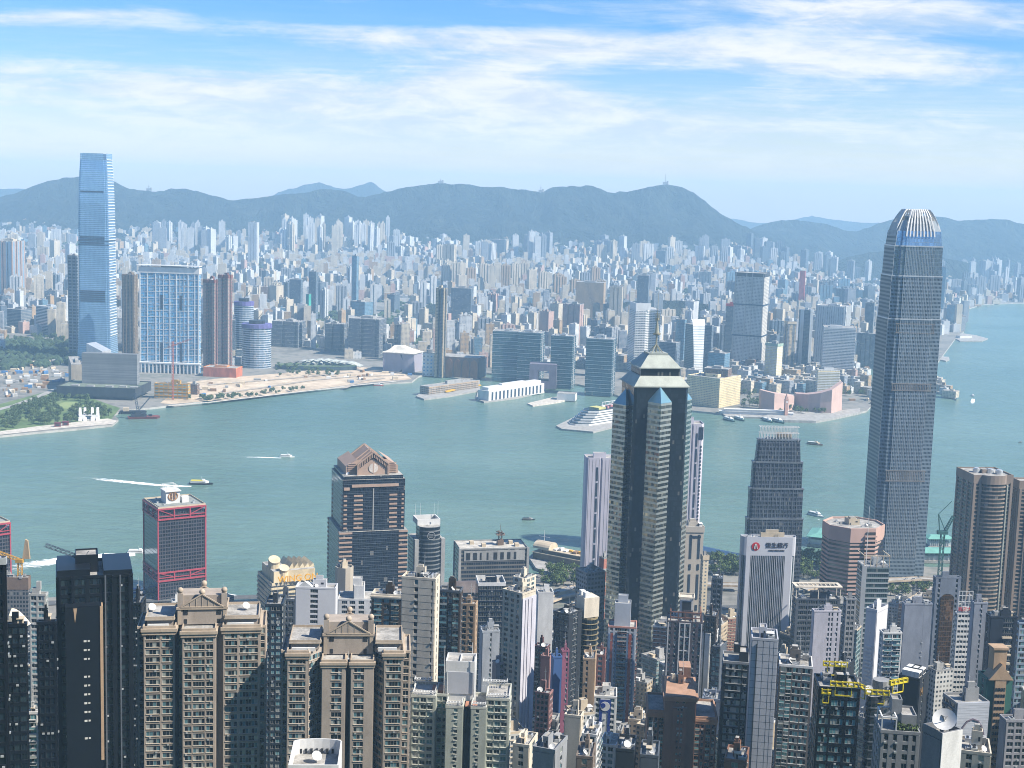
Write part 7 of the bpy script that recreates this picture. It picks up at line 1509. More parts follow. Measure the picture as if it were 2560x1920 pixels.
mb.build('floor_bands', SLT, root)
gondola(root, 2, -P['d']*.45, H+2, 9, R(35)); gondola(root, 6, 3, H+5, 9, R(70)); gondola(root, -7, -2, H+1, 8, R(-20)); o = shared('dish', 'satellite_dish', WHITE, root, dish_mesh); o.location = (-3, -3, H+.1); mb = MB(); mb.cyl(-1, 3, H, H+5, 3.2, n=14); mb.build('plant_room', GRY, root)
b, P = nb('pale grey house tower with a roof garden and white frame, bottom right', (2203, 2298, 2308, 1838, 450, 6), GRY, 's.6 w.9 s1 w.8 s1.2 w1.2 s.8 w.8 s.6', glass='black', fh=3.3, lv=2, top=(.55, .95, 5))
w_, d_, H = P['w'], P['d'], P['H']; mb = MB(); A = [(-w_/2, -d_/2), (-w_*.12, -d_/2), (-w_*.12, d_*.2), (-w_/2, d_*.2)]
for k in range(4): mb.bar((*A[k], H), (*A[k], H+5.5), .3, 4); mb.bar((*A[k], H+5.5), (*A[(k+1) % 4], H+5.5), .3, 4)
mb.build('terrace_frame', WHITE, b.root); mb = MB(); rr = random.Random(5)
for _ in range(500):
    c = Vector((rr.uniform(-.1, .5)*w_, rr.uniform(-.5, -.1)*d_, H+rr.uniform(.3, 2.8))); n_ = Vector((rr.gauss(0, 1), rr.gauss(0, 1), rr.gauss(0, 1))).normalized(); a_ = n_.orthogonal().normalized()*.35; c_ = n_.cross(a_); mb.add([c+a_, c+c_, c-a_, c-c_])
mb.build('roof_garden', FOL, b.root)
b, P = nb('blunt white topped tower with grey left wall and big roof dish', (2308, 2354, 2400, 1850, 430, 42), M('mid_grey_render', 120, 122, 126), 's1', 's1', lv=1, par=2.5)
w_, d_, H = P['w'], P['d'], P['H']; mb = MB(); mb.box(w_/2+.36, w_/2+.6, -d_/2-.3, d_/2+.3, H-16, H+2.4); mb.build('white_cladding', WH, b.root); o = shared('dish', 'satellite_dish', WHITE, b.root, dish_mesh); o.location = (w_*.2, -d_*.1, H+.6); o.scale = (1.9, 1.9, 1.9)
nb('white trimmed roof terraces with small pools in the bottom right corner', (2400, 2476, 2500, 1890, 480, 15), CRW, 's1 w1 s1 w1 s1', lv=3)
nb('square grey roofed block low in the centre foreground', (1334, 1386, 1406, 1884, 480, 20), GRY, 's1', 's1 w.5 s1', lv=3, par=1.6)
nb('small balcony block beside the white and royal blue office', (1456, 1490, 1496, 1842, 560, 12), WH, 's.3 b1 s.3 b1 s.3', glass='black', lv=3)
nb('black boxed block at the bottom centre', (1542, 1584, 1590, 1880, 500, 8), DKG, 's1', 's1', lv=3)
nb('dark block with a large white dish at the bottom centre', (1602, 1644, 1650, 1895, 500, 8), SLT, 's1', 's1', lv=3)
nb('brown arched front block at the bottom, below the beige tower', (1442, 1480, 1486, 1898, 520, 8), M('dull_brown', 120, 108, 98), 's1 w1 s1', lv=3)
nb('beige low roofed block bottom centre left of the brown arch', (1284, 1322, 1332, 1868, 560, 15), CRW, 's1 w1 s1', lv=3)
nb('brick roofed block in front of the dark framed office', (1812, 1862, 1880, 1908, 520, 15), BRW, 's1 w1 s1', lv=3)
nb('cluttered white flats between brown estate and pale towers', (1498, 1538, 1546, 1868, 620, 15), WH, 's.4 w1 s.4 w1 s.4', lv=3)
# behind the middle
b, P = nb('navy glass office with an open white roof rim', (1190, 1197, 1263, 1465, 940, 76), mat('navy_glass_panel', (.012, .022, .045, 1), .12, .4, var=.1, spec=.6), 's1', 's.05 w1 s.03 w1 s.03 w1 s.05', glass='black', fh=3.8, name='office_tower', cat='office tower', par=2.4, trim=WH)
P = place(1129, 1140, 1203, 1462, 1010, 68); C = P['loc']; root = thing('curved_roof_office', 'dark office with a curved brown vaulted roof', 'office block', C, P['rot']); w_, d_, H = P['w'], P['d'], P['H']; OCC.append((C[0], C[1], 14)); mb = MB(); mb.prism(rect(w_, d_), 0, H-10, 0, 1)
A = [(-w_/2+w_*k/10, H-10+10*math.sin(math.pi*(.12+.76*k/10))) for k in range(11)]; mb.mesh([(x, -d_/2, z) for x, z in A]+[(x, d_/2, z) for x, z in A], [(k, k+1, k+12, k+11) for k in range(10)]+[tuple(range(10, -1, -1))+(), tuple(range(11, 22))], 1); mb.build('wall', [lowd, mat('brown_grey_roof', rgb(105, 95, 92), .6)], root)
nb('light grey tower with one column of tiny windows in the centre', (1200, 1207, 1248, 1582, 770, 72), M('light_grey_render', 158, 164, 172), 's1', 's2 w.4 s2', lv=3, fh=3.0)
nb('pinkish grey low block beside the light grey tower', (1232, 1242, 1262, 1662, 745, 60), M('pink_grey', 150, 138, 140), 's1', 's1 w1 s.5', lv=3)
# white estate with roof pergolas
P = place(1022, 1272, 1279, 1760, 560, 2); w_, d_, H = P['w'], 26, P['H']; P['d'] = 26; OCC.append((P['loc'][0], P['loc'][1], 22)); PW = M('pale_green_white', 168, 172, 160)
b = Bld('terraced_estate', 'pale greenish white estate with white roof pergolas and a big white roof box', 'apartment tower', P, PW, fh=3.05, trim=M('pale_ledge', 188, 188, 176), glass='dark'); X = lambda t: X_(t, 1320, 2212, w_); y0 = -d_/2; kk = dict(ledge=.35, sp=.42)
b.block(X(1340), X(1548), y0, y0+16, H, front='s.3 w1 s.25 w1 s.25 w1 s.4', right='s1', left='s1 w1 s1', **kk); b.block(X(1548), X(1655), y0+5, y0+18, H-1, front='s.3 w1 s.2 w1 s.2', **kk)
b.block(X(1655), X(1800), y0-3, y0+14, H-3, front='s1.6 w.8 s1', left='s1', right='s1', fh=3.05, sp=.55, ledge=.3); b.block(X(1800), X(1880), y0+8, y0+18, H-3, front='d1'); b.block(X(1880), X(2010), y0-3, y0+14, H-3, front='s1 w.8 s1.6', right='s1', left='s1', sp=.55, ledge=.3)
b.block(X(2010), X(2212), y0, y0+18, H, front='s.3 w1 s.2 w1 s.2 w1 s.3', right='s1 w1 s1', **kk); b.finish()
mb = MB(); mb.box(X(1625), X(1892), y0+6, y0+17, H-3, H+13, 0, 1); mb.parapet([(X(1625), y0+6), (X(1892), y0+6), (X(1892), y0+17), (X(1625), y0+17)], H+13, 1.2, .4, 0); mb.box(X(1640), X(1880), y0+5.7, y0+6, H+0, H+9.6, 2); mb.box(X(1750), X(1760), y0+7, y0+16.5, H+13, H+13.9, 0); mb.build('roof_box', [WHITE, ROOFM, mat('grey_white_panel', rgb(196, 198, 204), .6, var=.04)], b.root)
for (t_, y, h) in ((1615, y0+5.4, 24), (1652, y0+1, 20), (1885, y0+5.4, 20), (1900, y0+5, 18), (1850, y0+17, 22)): mb = MB(); mb.bar((X(t_), y, H-3), (X(t_), y, H-3+h), .16, 5, 0, .1); mb.build('mast', WHITE, b.root)
def pergola(root, x0, x1, y0_, y1_, z):
    mb = MB(); n = max(2, int((x1-x0)/1.1))
    for z_, (a_, c_) in ((z+1.1, (0, 0)), (z+2.2, (-.5, .9))): mb.box(x0, x1, y0_+a_, y0_+a_+.25, z_, z_+.3)
    for k in range(n+1): x = x0+(x1-x0)*k/n; mb.box(x-.11, x+.11, y0_-.4, y0_+1.6, z+2.2, z+2.5); mb.box(x-.09, x+.09, y0_+.02, y0_+.22, z, z+2.2)
    mb.box(x0, x1, y0_+1.3, y0_+1.5, z+2.2, z+2.5); mb.box(x0, x0+.2, y0_+.1, y1_, z+1.8, z+2.3); mb.box(x1-.2, x1, y0_+.1, y1_, z+1.8, z+2.3); mb.build('roof_pergola', WHITE, root)
pergola(b.root, X(1350), X(1545), y0, y0+10, H); pergola(b.root, X(1660), X(1795), y0-3, y0+4, H-3); pergola(b.root, X(1885), X(2005), y0-3, y0+4, H-3); pergola(b.root, X(2015), X(2212), y0, y0+10, H); pergola(b.root, X(1330), X(1480), y0+14, y0+18, H+.5); pergola(b.root, X(1960), X(2180), y0+14, y0+18, H+1)
mb = MB(); mb.box(X(1500), X(1620), y0+8, y0+15, H-.9, H+.3, 0); mb.box(X(1820), X(1930), y0-1.5, y0+4, H-2.9, H-2.4, 0); mb.build('terrace_tiles', mat('terracotta_tiles', rgb(196, 140, 112), .8), b.root)
# bottom edge roof with a curved white rim
P = place(726, 850, 856, 1886, 400, -4, dmin=14); w_, d_, H = P['w'], P['d'], P['H']; root = thing('curved_rim_roof', 'white rooftop with curved rear screen wall and round dish at the bottom edge', 'building', P['loc'], P['rot']); mb = MB()
Q = [(-w_/2, -d_), (w_/2, -d_), (w_/2, d_*.3)]+[(w_/2*math.cos(R(t_)), d_*.3+2.2*math.sin(R(t_))) for t_ in range(20, 161, 20)]+[(-w_/2, d_*.3)]; mb.prism(Q, 0, H-5, 0, 1); mb.parapet(Q, H-5, 4.6, .4, 0); [mb.box(x, x+.7, d_*.3+1.0, d_*.3+1.7, H-4.8, H-3.4, 2) for x in [(-.38+.11*k)*w_ for k in range(8)]]; mb.build('wall', [WHITE, ROOFM, DARKM], root)
o = shared('dish', 'satellite_dish', WHITE, root, dish_mesh); o.location = (0, -1, H-5); o.scale = (.8,)*3
# left edge: black glass group
def blackt(xl, xm, xr, yt, D, a, lab, cells='s.4 w1 s.3 w1 s.3 w1 s.4', dmin=20, lv=2, **kw): return nb(lab, (xl, xm, xr, yt, D, a, dict(dmin=dmin)), BLK, cells, 's.3 w1 s.3', glass='black', core=BLK, lv=lv, fh=3.3, frame=WFDARK, **kw)
b, P = blackt(142, 330, 330, 1440, 500, -18, 'huge black glass tower with a crane on its roof, left foreground', cells='s.3 w.8 s.2 w.8 s.3 w.8 s.2 w.8 s.3 w.8 s.3', dmin=24, lv=1)
w_, d_, H = P['w'], P['d'], P['H']; bt = b
for u in (-.46, -.3, .14, .24, .34, .46): mb = MB(); mb.box(w_*u-.25, w_*u+.25, -d_/2-1.1, -d_/2-.3, 0, H+.8); mb.build('facade_fin', SLT if u in (.14, .34) else BLK, b.root)
mb = MB(); mb.box(-w_*.5, -w_*.06, d_*-.5, d_*.4, H, H+3.4, 0); mb.box(w_*.12, w_*.5, -d_*.5, d_*.5, H, H+2.6, 0); mb.box(-w_*.4, w_*.08, -d_/2-5, -d_/2-.4, 0, H-9, 0); mb.build('shaft_block', BLK, b.root)
mb = MB(); mb.box(w_*.06, w_*.10, -d_/2-5.3, -d_/2-.4, H*.55, H-9.2); mb.mesh([(-w_*.29, -d_/2-5.1, H-9.5), (-w_*.24, -d_/2-5.1, H-9.5), (-w_*.27, -d_/2-5.1, H-15)], [(2, 1, 0)]); mb.build('stone_fin', TAN, b.root)
LITW = mat('lit_stair_window', (.45, .45, .42, 1), .5)
for k in range(12):
    if k in (3, 10): continue
    mb = MB(); mb.box(-.5, .5, -.12, 0, -.35, .35); mb.box(.9, 1.6, -.12, 0, -.3, .3); o = mb.build('stair_window', LITW, b.root); o.location = (-w_*.14, -d_/2-5, H-22-k*3.35)
root = thing('roof_crane', 'grey luffing crane standing on the huge black tower', 'crane', (0, 0, 0)); q = PD(203, 1440, 503); root.location = (q.x, q.y+3, PD(203, 1452, 506).z-2); GRC = mat('crane_grey', rgb(95, 110, 125), .5, .2)
mb = MB(); mb.truss((0, 0, 0), (0, 0, 9), 1.5, 4, .14); mb.box(-1.4, 2.2, -1, 1, 9, 11.2); mb.build('mast', GRC, root); tip = PD(113, 1362, 506)-Vector(root.location); mb = MB(); mb.truss((0, 0, 10.5), tuple(tip), 1.1, 8, .13, side=(0, 1, 0)); mb.bar((0, 0, 10.5), (2, 0, 13.5), .12); mb.bar((2, 0, 13.5), tuple(tip*.6+Vector((0, 0, 4.2))), .05, 3); mb.build('jib', GRC, root); mb = MB(); mb.box(1.6, 3.4, -.9, .9, 9.3, 11); mb.build('counterweight', STEEL, root)
blackt(94, 138, 140, 1560, 470, -10, 'black glass side tower attached left of the huge black tower')
blackt(14, 64, 66, 1566, 440, -12, 'black glass tower with a curved cream roof shell at the lower left', cells='w1 s.1 w1 s.1 w1')
mb = MB(); q = PD(42, 1566, 452); root = thing('shell_roof', 'cream curved shell pavilion on top of the lower left black tower', 'pavilion', (q.x, q.y, q.z-.5)); n = 10
pts = [(x, y, 5.2*math.sin(math.pi*(.5-.5*k/n))*(1 if y else .8)) for k in range(n+1) for x, y in ((-2.6+5.0*k/n, 0), (-3.4+6.4*k/n, 5))]; mb.mesh(pts, [(2*k, 2*k+2, 2*k+3, 2*k+1) for k in range(n)], 0, True); mb.mesh([(a_, b_, max(0, c_-.3)) for a_, b_, c_ in pts], [(2*k+1, 2*k+3, 2*k+2, 2*k) for k in range(n)]); mb.mesh([pts[0], pts[-2], (pts[0][0], pts[0][1], 0)], [(0, 2, 1)]); mb.build('shell', CRW, root)
blackt(-60, 12, 13, 1410, 380, -12, 'black glass tower filling the left picture edge')
blackt(330, 352, 362, 1512, 640, -6, 'narrow dark glass tower with greenish roof between black tower and beige tower', dmin=16)
P = place(-30, 70, 76, 1450, 1080, -4, dmin=24); r_, _ = tower('office_block', 'grey gridded office with rust brown top storey at the left edge', 'office block', P, facade('grey_grid', rgb(120, 120, 122), (.02, .03, .04, 1), 2.4, 3.4, (.18, .82), (.22, .82), gm=.3), kit=2, crown=(8, .3, mat('rust_brown', (0, 0, 0, 1)))); OCC.append((P['loc'][0], P['loc'][1], 18))
nb('pale grey tower with green tinted window bands left of the huge black tower', (74, 113, 119, 1490, 720, -2), M('pale_grey_render', 172, 172, 168), 's.3 w1.2 s.4 w1.2 s.3', glass='teal', lv=3, top=(.1, .6, 3))
nb('white balconied block glimpsed low between two black towers', (66, 94, 97, 1785, 560, -6), WH, 's.2 b1.4 s.2', glass='teal', lv=3)
q = PD(50, 1440, 1085); root = thing('yellow_crane', 'yellow tower crane on the rust topped office at the left edge', 'crane', (q.x, q.y, PD(50, 1449, 1085).z)); YC = mat('crane_yellow', rgb(215, 165, 70), .6)
mb = MB(); mb.truss((0, 0, 0), (0, 0, 14), 3, 4, .35); mb.box(-3, 3, -2, 2, 14, 17); mb.build('mast', YC, root); mb = MB(); tip = PD(-20, 1375, 1085)-Vector(root.location); mb.truss((0, 0, 16), tuple(tip), 2, 8, .3, side=(0, 1, 0)); mb.build('jib', YC, root); mb = MB(); mb.mesh([(2, 0, 17), (8, 0, 17), (6.5, 0, 32), (4.5, 0, 33), (2, 2, 17), (8, 2, 17), (6.5, 2, 32), (4.5, 2, 33)], [(0, 1, 2, 3), (7, 6, 5, 4), (0, 3, 7, 4), (1, 5, 6, 2), (3, 2, 6, 7)]); mb.build('counter_jib', mat('crane_tan', rgb(190, 165, 130), .7), root)
q = PD(2350, 1430, 1210); root = thing('green_crane', 'green luffing tower crane by the curved bay towers', 'crane', (q.x, 1210, 4)); GC = mat('crane_green', rgb(75, 120, 115), .6); zt = PD(2350, 1335, 1210).z-4
mb = MB(); mb.truss((0, 0, 0), (0, 0, zt), 3, 24, .4); mb.box(-5, 4, -2, 2, zt, zt+3); mb.build('mast', GC, root); mb = MB(); mb.truss((2, 0, zt+3), tuple(PD(2384, 1290, 1210)-Vector(root.location)), 2, 8, .35, side=(0, 1, 0)); mb.build('jib', GC, root); mb = MB(); mb.bar((-3, 0, zt+3), (-5, 0, zt+18), .6); mb.bar((2, 0, zt+3), (-5, 0, zt+18), .5); mb.bar((-5, 0, zt+18), (6, 0, zt+30), .3); mb.build('back_stay', GC, root)
q = PG(432, 1000, 3.5)
# ------------------------------------------------------------------ low blocks between the towers, trees, boats, piers
ri = random.Random(23)
NF = [facade('near_'+k, c_, g_, bw, fh_, u, v, gm=.25, gr=.1, tilt=.006, gvar=.7, curtain=.2) for k, c_, g_, bw, fh_, u, v in (
  ('white', rgb(205, 205, 200), (.03, .04, .05, 1), 2.6, 3.1, (.22, .78), (.35, .8)), ('beige', rgb(185, 168, 142), (.03, .035, .04, 1), 2.8, 3.1, (.2, .7), (.35, .82)),
  ('grey', rgb(145, 148, 152), (.02, .03, .04, 1), 2.4, 3.3, (.12, .88), (.3, .85)), ('dark', rgb(80, 84, 90), (.015, .025, .035, 1), 1.8, 3.5, (.06, .94), (.25, .95)),
  ('brick', rgb(150, 108, 92), (.025, .03, .035, 1), 2.8, 3.0, (.2, .7), (.35, .8)), ('teal', rgb(135, 158, 160), (.02, .05, .06, 1), 2.0, 3.6, (.05, .95), (.3, .95)))]
NFN = ['white', 'beige', 'grey', 'dark', 'brick red', 'teal glazed']
HZ = [(-50, 340, 'near the black towers'), (340, 690, 'behind the left pedimented tower'), (690, 1010, 'behind the right pedimented tower'), (1010, 1270, 'around the tall cream tower'), (1270, 1520, 'left of the pyramid tower'), (1520, 1780, 'around the pyramid tower foot'),
      (1780, 2060, 'around the bank tower'), (2060, 2340, 'below the octagonal tower'), (2340, 2700, 'below the curved bay towers')]
fill = []
for _ in range(12000):
    D = ri.uniform(690, 1395); px = ri.uniform(-30, 2600)
    lim = (1770, 1890) if D < 860 else (1640, 1745) if D < 1020 else (1530, 1600) if D < 1200 else (1478, 1530)
    p = PD(px, ri.uniform(*lim), D); zb = gz(p.x, D)-3; H = p.z-zb
    if H < 11 or H > 120: continue
    if D > 1250 and (1320 < px < 1470 or 1750 < px < 2080 or px > 2290): continue
    w_, d_ = ri.uniform(9, 17), ri.uniform(9, 15); r_ = .55*max(w_, d_)
    if not free(p.x, D, r_): continue
    OCC.append((p.x, D, r_)); fill.append((p.x, D, zb, H, w_, d_, ri.randrange(6), px))
    if len(fill) >= 290: break
groups = {}
for f in fill:
    zone = next((z for a, b_, z in HZ if a <= f[7] < b_), HZ[-1][2]); dz = 'near the water' if f[1] > 1200 else 'a street or two inland' if f[1] > 960 else 'deep between nearer towers'
    groups.setdefault((NFN[f[6]], dz, zone), []).append(f)
for (cn, dz, zone), fs_ in groups.items():
    fs_.sort(key=lambda f: f[7])
    for k, f in enumerate(fs_):
        x, D, zb, H, w_, d_, mi_, px = f; lab = '%s block %s %s' % (cn, dz, zone)+('' if len(fs_) == 1 else ', '+ORD[min(k, 14)])
        P_ = dict(loc=(x, D, zb), rot=ri.choice((-.2, -.5, -.9, -1.2)), w=w_, d=d_, H=H, D=D)
        tower('city_block', lab, 'block', P_, NF[mi_], kit=2, band=(3.1 if ri.random() < .5 else 0), bt=.3, bp=.35, group='lower blocks between the island towers', frame=ri.choice((GREYC, CREAM, WHITE)), seed=int(x*7))
# roads and a flyover near the water
def flyover(name, line, w_, z, label):
    q = [PG(a, b_, z) for a, b_ in line]; mb = MB()
    for k in range(len(q)-1):
        A, B = q[k], q[k+1]; d = (B-A).normalized(); n_ = Vector((-d.y, d.x, 0))*w_/2; dn = Vector((0, 0, -1.2)); up_ = Vector((0, 0, .9))
        mb.add([A-n_, B-n_, B+n_, A+n_], 0); mb.add([A+n_+dn, B+n_+dn, B-n_+dn, A-n_+dn], 1)
        for s_ in (-1, 1): mb.add([A+n_*s_+dn, B+n_*s_+dn, B+n_*s_+up_, A+n_*s_+up_], 1); mb.add([A+n_*s_*.97+up_, B+n_*s_*.97+up_, B+n_*s_*.97, A+n_*s_*.97], 1); mb.add([A+n_*s_+up_, B+n_*s_+up_, B+n_*s_*.97+up_, A+n_*s_*.97+up_], 1)
        mb.add([A-n_*.03+Vector((0, 0, .006)), B-n_*.03+Vector((0, 0, .006)), B+n_*.03+Vector((0, 0, .006)), A+n_*.03+Vector((0, 0, .006))], 1)
    for p in q[::2]: mb.box(p.x-.8, p.x+.8, p.y-.8, p.y+.8, 3, z-1.2, 1)
    tag(mb.build(name, [mat('pale_asphalt', (0, 0, 0, 1)), mat('beige_parapet', rgb(200, 182, 158), .8)]), kind='structure')
flyover('flyover', [(1362, 1492), (1395, 1478), (1440, 1468), (1500, 1462), (1600, 1458), (1720, 1458), (1850, 1462)], 11, 11, '')
flyover('flyover', [(1368, 1504), (1400, 1492), (1445, 1482), (1520, 1476), (1620, 1474)], 9, 9, '')
flyover('flyover', [(2010, 1472), (2080, 1460), (2180, 1452), (2300, 1446), (2420, 1452), (2560, 1470)], 11, 9, '')
flyover('flyover', [(2280, 1500), (2320, 1476), (2360, 1452), (2390, 1436)], 9, 8, '')
for l in ([(-60, 1512), (330, 1500), (620, 1492), (1000, 1478), (1330, 1452), (1780, 1418), (2330, 1432), (2600, 1428)], [(-60, 1560), (700, 1545), (1400, 1525), (2000, 1515), (2600, 1520)], [(0, 1640), (800, 1625), (1600, 1615), (2600, 1610)], [(1300, 1450), (1380, 1700)], [(1760, 1420), (1800, 1760)], [(2300, 1440), (2290, 1720)], [(700, 1490), (640, 1700)], [(1010, 1480), (1080, 1750)]):
    q = []
    for a_, b_ in l:
        D = 1500.0
        for _ in range(4000):
            p = PD(a_, b_, D)
            if p.z >= gz(p.x, D)+.3: break
            D -= 1
        q.append(p)
    mb = MB()
    for k in range(len(q)-1):
        A, B = q[k], q[k+1]; n_seg = 10
        for j in range(n_seg):
            a_, b_ = A.lerp(B, j/n_seg), A.lerp(B, (j+1)/n_seg); a_.z = gz(0, a_.y)+.35; b_.z = gz(0, b_.y)+.35; d = (b_-a_).normalized(); n_ = Vector((-d.y, d.x, 0))*7; mb.add([a_-n_, b_-n_, b_+n_, a_+n_]); 
            if j % 2: z4 = Vector((0, 0, .01)); mb.add([a_-n_*.02+z4, b_-n_*.02+z4, b_+n_*.02+z4, a_+n_*.02+z4], 1)
    struct('street', mb, [ROADM, WHITE])
# cars and buses on the open roads
def car_fn(col, L, Wd, Hh):
    def fn(mb):
        mb.prism([(-L/2, -Wd/2), (L/2, -Wd/2), (L/2, Wd/2), (-L/2, Wd/2)], .35, Hh*.55, 0, 0, True); mb.prism(rect(L*.62, Wd*.9), Hh*.55, Hh, 1, 0, False, rect(L*.45, Wd*.8))
        for x in (-L*.32, L*.32):
            for y in (-Wd/2, Wd/2-.2): mb.T = Matrix.Translation((x, y, .36)) @ Matrix.Rotation(R(-90), 4, 'X'); mb.cyl(0, 0, 0, .2, .36, n=10, mi=1); mb.T = Matrix.Identity(4)
    return fn
CARC = [('white', (.6, .6, .6, 1)), ('red', (.4, .04, .03, 1)), ('dark', (.03, .03, .035, 1)), ('silver', (.35, .36, .38, 1))]
nc = 0
for line, z in (([(1362, 1492), (1395, 1478), (1440, 1468)], 11), ([(2080, 1460), (2180, 1452), (2300, 1446), (2420, 1452)], 9), ([(1780, 1418), (2050, 1424)], 4.4), ([(2280, 1500), (2320, 1476), (2360, 1452)], 8)):
    for k in range(9):
        t_ = ri.random()*(len(line)-1); i = int(t_); f = t_-i; A, B = PG(*line[i], z), PG(*line[i+1], z); p = A.lerp(B, f); d = (B-A).normalized(); sgn = ri.choice((-1, 1)); p = p+Vector((-d.y, d.x, 0))*2.6*sgn
        cn, cc = ri.choice(CARC); root = thing('car', 'tiny %s car on the open waterfront roads' % cn, 'car', (p.x, p.y, z+.02), math.atan2(d.y, d.x), 'cars on the waterfront roads')
        shared(('car', cn), 'body', [mat('car_'+cn, cc, .35, .2, var=.05), DARKM], root, car_fn(cc, 4.6, 1.9, 1.6)); nc += 1
# trees
def grove(pts_box, n, s0, s1, label, group, z=4.2, poly=None):
    k = 0; tries = 0
    while k < n and tries < n*40:
        tries += 1; px, py = ri.uniform(pts_box[0], pts_box[2]), ri.uniform(pts_box[1], pts_box[3])
        if poly and not inpoly(px, py, poly): continue
        p = PG(px, py, z)
        if p.y < 1560 and not free(p.x, p.y, 3): continue
        tree(p.x, p.y, z-.2, ri.uniform(s0, s1), label, group); k += 1
grove((1345, 1428, 1448, 1466), 30, 1.0, 1.6, 'round green tree in the shoreline grove left of the pyramid tower', 'trees by the low ferry pier')
grove((1772, 1402, 1850, 1442), 30, 1.0, 1.6, 'round green tree in the shoreline garden between cream and bank towers', 'trees left of the bank tower')
grove((1992, 1392, 2062, 1452), 34, 1.0, 1.7, 'round green tree in the shoreline garden right of the bank tower', 'trees right of the bank tower')
grove((2215, 1470, 2330, 1490), 16, .8, 1.2, 'small green tree on the podium below the crowned skyscraper', 'podium trees')
WK = [(0, 1052), (60, 1020), (130, 985), (200, 990), (232, 1012), (268, 1022), (276, 1046), (200, 1056), (120, 1064), (0, 1078)]
LAWN = [(134, 1012), (165, 1001), (197, 1003), (222, 1016), (190, 1027), (146, 1023)]
k = 0
while k < 190:
    px, py = ri.uniform(0, 285), ri.uniform(984, 1078)
    if not inpoly(px, py, WK) or inpoly(px, py, LAWN): continue
    p = PG(px, py, 4); tree(p.x, p.y, 3.8, ri.uniform(1.0, 1.6), 'dark green tree in the wooded waterfront park at the left', 'trees of the waterfront park'); k += 1
grove((470, 992, 720, 1004), 34, .8, 1.3, 'small tree in the row along the sandy shore edge', 'trees along the sandy shore', 3.8, [(470, 1000), (600, 985), (720, 972), (720, 982), (600, 997), (480, 1009)])
grove((560, 972, 760, 1000), 24, .8, 1.3, 'small tree in the row along the sandy shore edge', 'trees along the sandy shore', 3.8, [(560, 994), (640, 985), (760, 968), (760, 976), (640, 993), (560, 1000)])
grove((690, 915, 850, 942), 40, .9, 1.5, 'green tree in front of the striped shell station', 'trees before the station', 3.9)
grove((0, 845, 165, 895), 70, 1.2, 1.9, 'dark tree in the belt behind the waterfront park', 'tree belt left of the supertall', 3.8)
grove((1950, 1024, 2080, 1034), 26, .8, 1.3, 'dark tree before the sweeping pink wall', 'trees before the cultural centre', 4.7)
grove((1855, 985, 1910, 1020), 24, 1.0, 1.6, 'dark tree between golden hotel and cultural centre', 'trees beside the cultural centre', 4)
grove((2100, 930, 2170, 990), 40, 1.0, 1.7, 'dark tree right of the striped hotel', 'trees right of the cultural centre', 4)
# woods of the far city that read as one mass
mb = MB()
def blob(x, y, z, r):
    n = 6; pts = [(x, y, z+r*1.1)]+[(x+r*math.cos(k*1.047+.3)*ri.uniform(.75, 1.15), y+r*math.sin(k*1.047+.3)*ri.uniform(.75, 1.15), z+r*ri.uniform(.3, .7)) for k in range(n)]+[(x+r*.9*math.cos(k*1.047), y+r*.9*math.sin(k*1.047), z-r*.3) for k in range(n)]
    fs = [(0, 1+k, 1+(k+1) % n) for k in range(n)]+[(1+k, 7+k, 7+(k+1) % n, 1+(k+1) % n) for k in range(n)]; mb.mesh(pts, fs)
for q in GREEN:
    xs_ = [a for a, _ in q]; ys_ = [b_ for _, b_ in q]; area = (max(xs_)-min(xs_))*(max(ys_)-min(ys_))
    for _ in range(int(min(1400, area/260))):
        x, y = ri.uniform(min(xs_), max(xs_)), ri.uniform(min(ys_), max(ys_))
        if inpoly(x, y, q) and free(x, y, 2): blob(x, y, kz(x, y)+3, ri.uniform(5, 10))
for _ in range(5200):
    D = ri.uniform(3300, 7600); x = ri.uniform(-.40, .27)*D
    if inpoly(x, D, KPOLY) and not any(inpoly(x, D, q) for q in KEEP) and fbm(x*.0016+7, D*.0016, 2) > .12: blob(x, D, kz(x, D)+2, ri.uniform(5, 10))
struct('woodland', mb, mat('woodland_green', (.035, .06, .028, 1), .9, scale=.02, var=.3), 'stuff')
# yards, sheds and stacked goods at the left shore
mb = MB(); SHC = [CREAM, GREYC, mat('container_blue', rgb(80, 125, 175), .6), WHITE, mat('site_brown', rgb(150, 120, 90), .8)]
YARD = [[(0, 905), (150, 905), (185, 940), (110, 975), (0, 1000)], [(440, 958), (700, 940), (860, 930), (880, 944), (700, 966), (460, 1000)], [(860, 925), (1040, 935), (1010, 952), (870, 960)], [(2160, 880), (2200, 880), (2180, 1010), (2110, 1000)]]
for qi, q in enumerate(YARD):
    for _ in range((130, 48, 30, 40)[qi]):
        px, py = ri.uniform(min(a for a, _ in q), max(a for a, _ in q)), ri.uniform(min(b_ for _, b_ in q), max(b_ for _, b_ in q))
        if not inpoly(px, py, q): continue
        p = PG(px, py, 4)
        if not free(p.x, p.y, 4): continue
        mb.T = Matrix.Translation((p.x, p.y, 3.6)) @ Matrix.Rotation(ri.choice((.1, .3, 1.2)), 4, 'Z'); a_, b2, h = ri.uniform(4, 16), ri.uniform(3, 8), ri.uniform(2.5, 6); c_ = ri.choice((0, 0, 1, 2, 3, 4, 4))
        mb.mesh([(-a_/2, -b2/2, 0), (a_/2, -b2/2, 0), (a_/2, b2/2, 0), (-a_/2, b2/2, 0), (-a_/2, -b2/2, h), (a_/2, -b2/2, h), (a_/2, b2/2, h), (-a_/2, b2/2, h), (-a_/2, 0, h*1.25), (a_/2, 0, h*1.25)], [(0, 1, 5, 4), (1, 2, 6, 9, 5), (2, 3, 7, 6), (3, 0, 4, 8, 7), (4, 5, 9, 8), (6, 7, 8, 9)], c_)
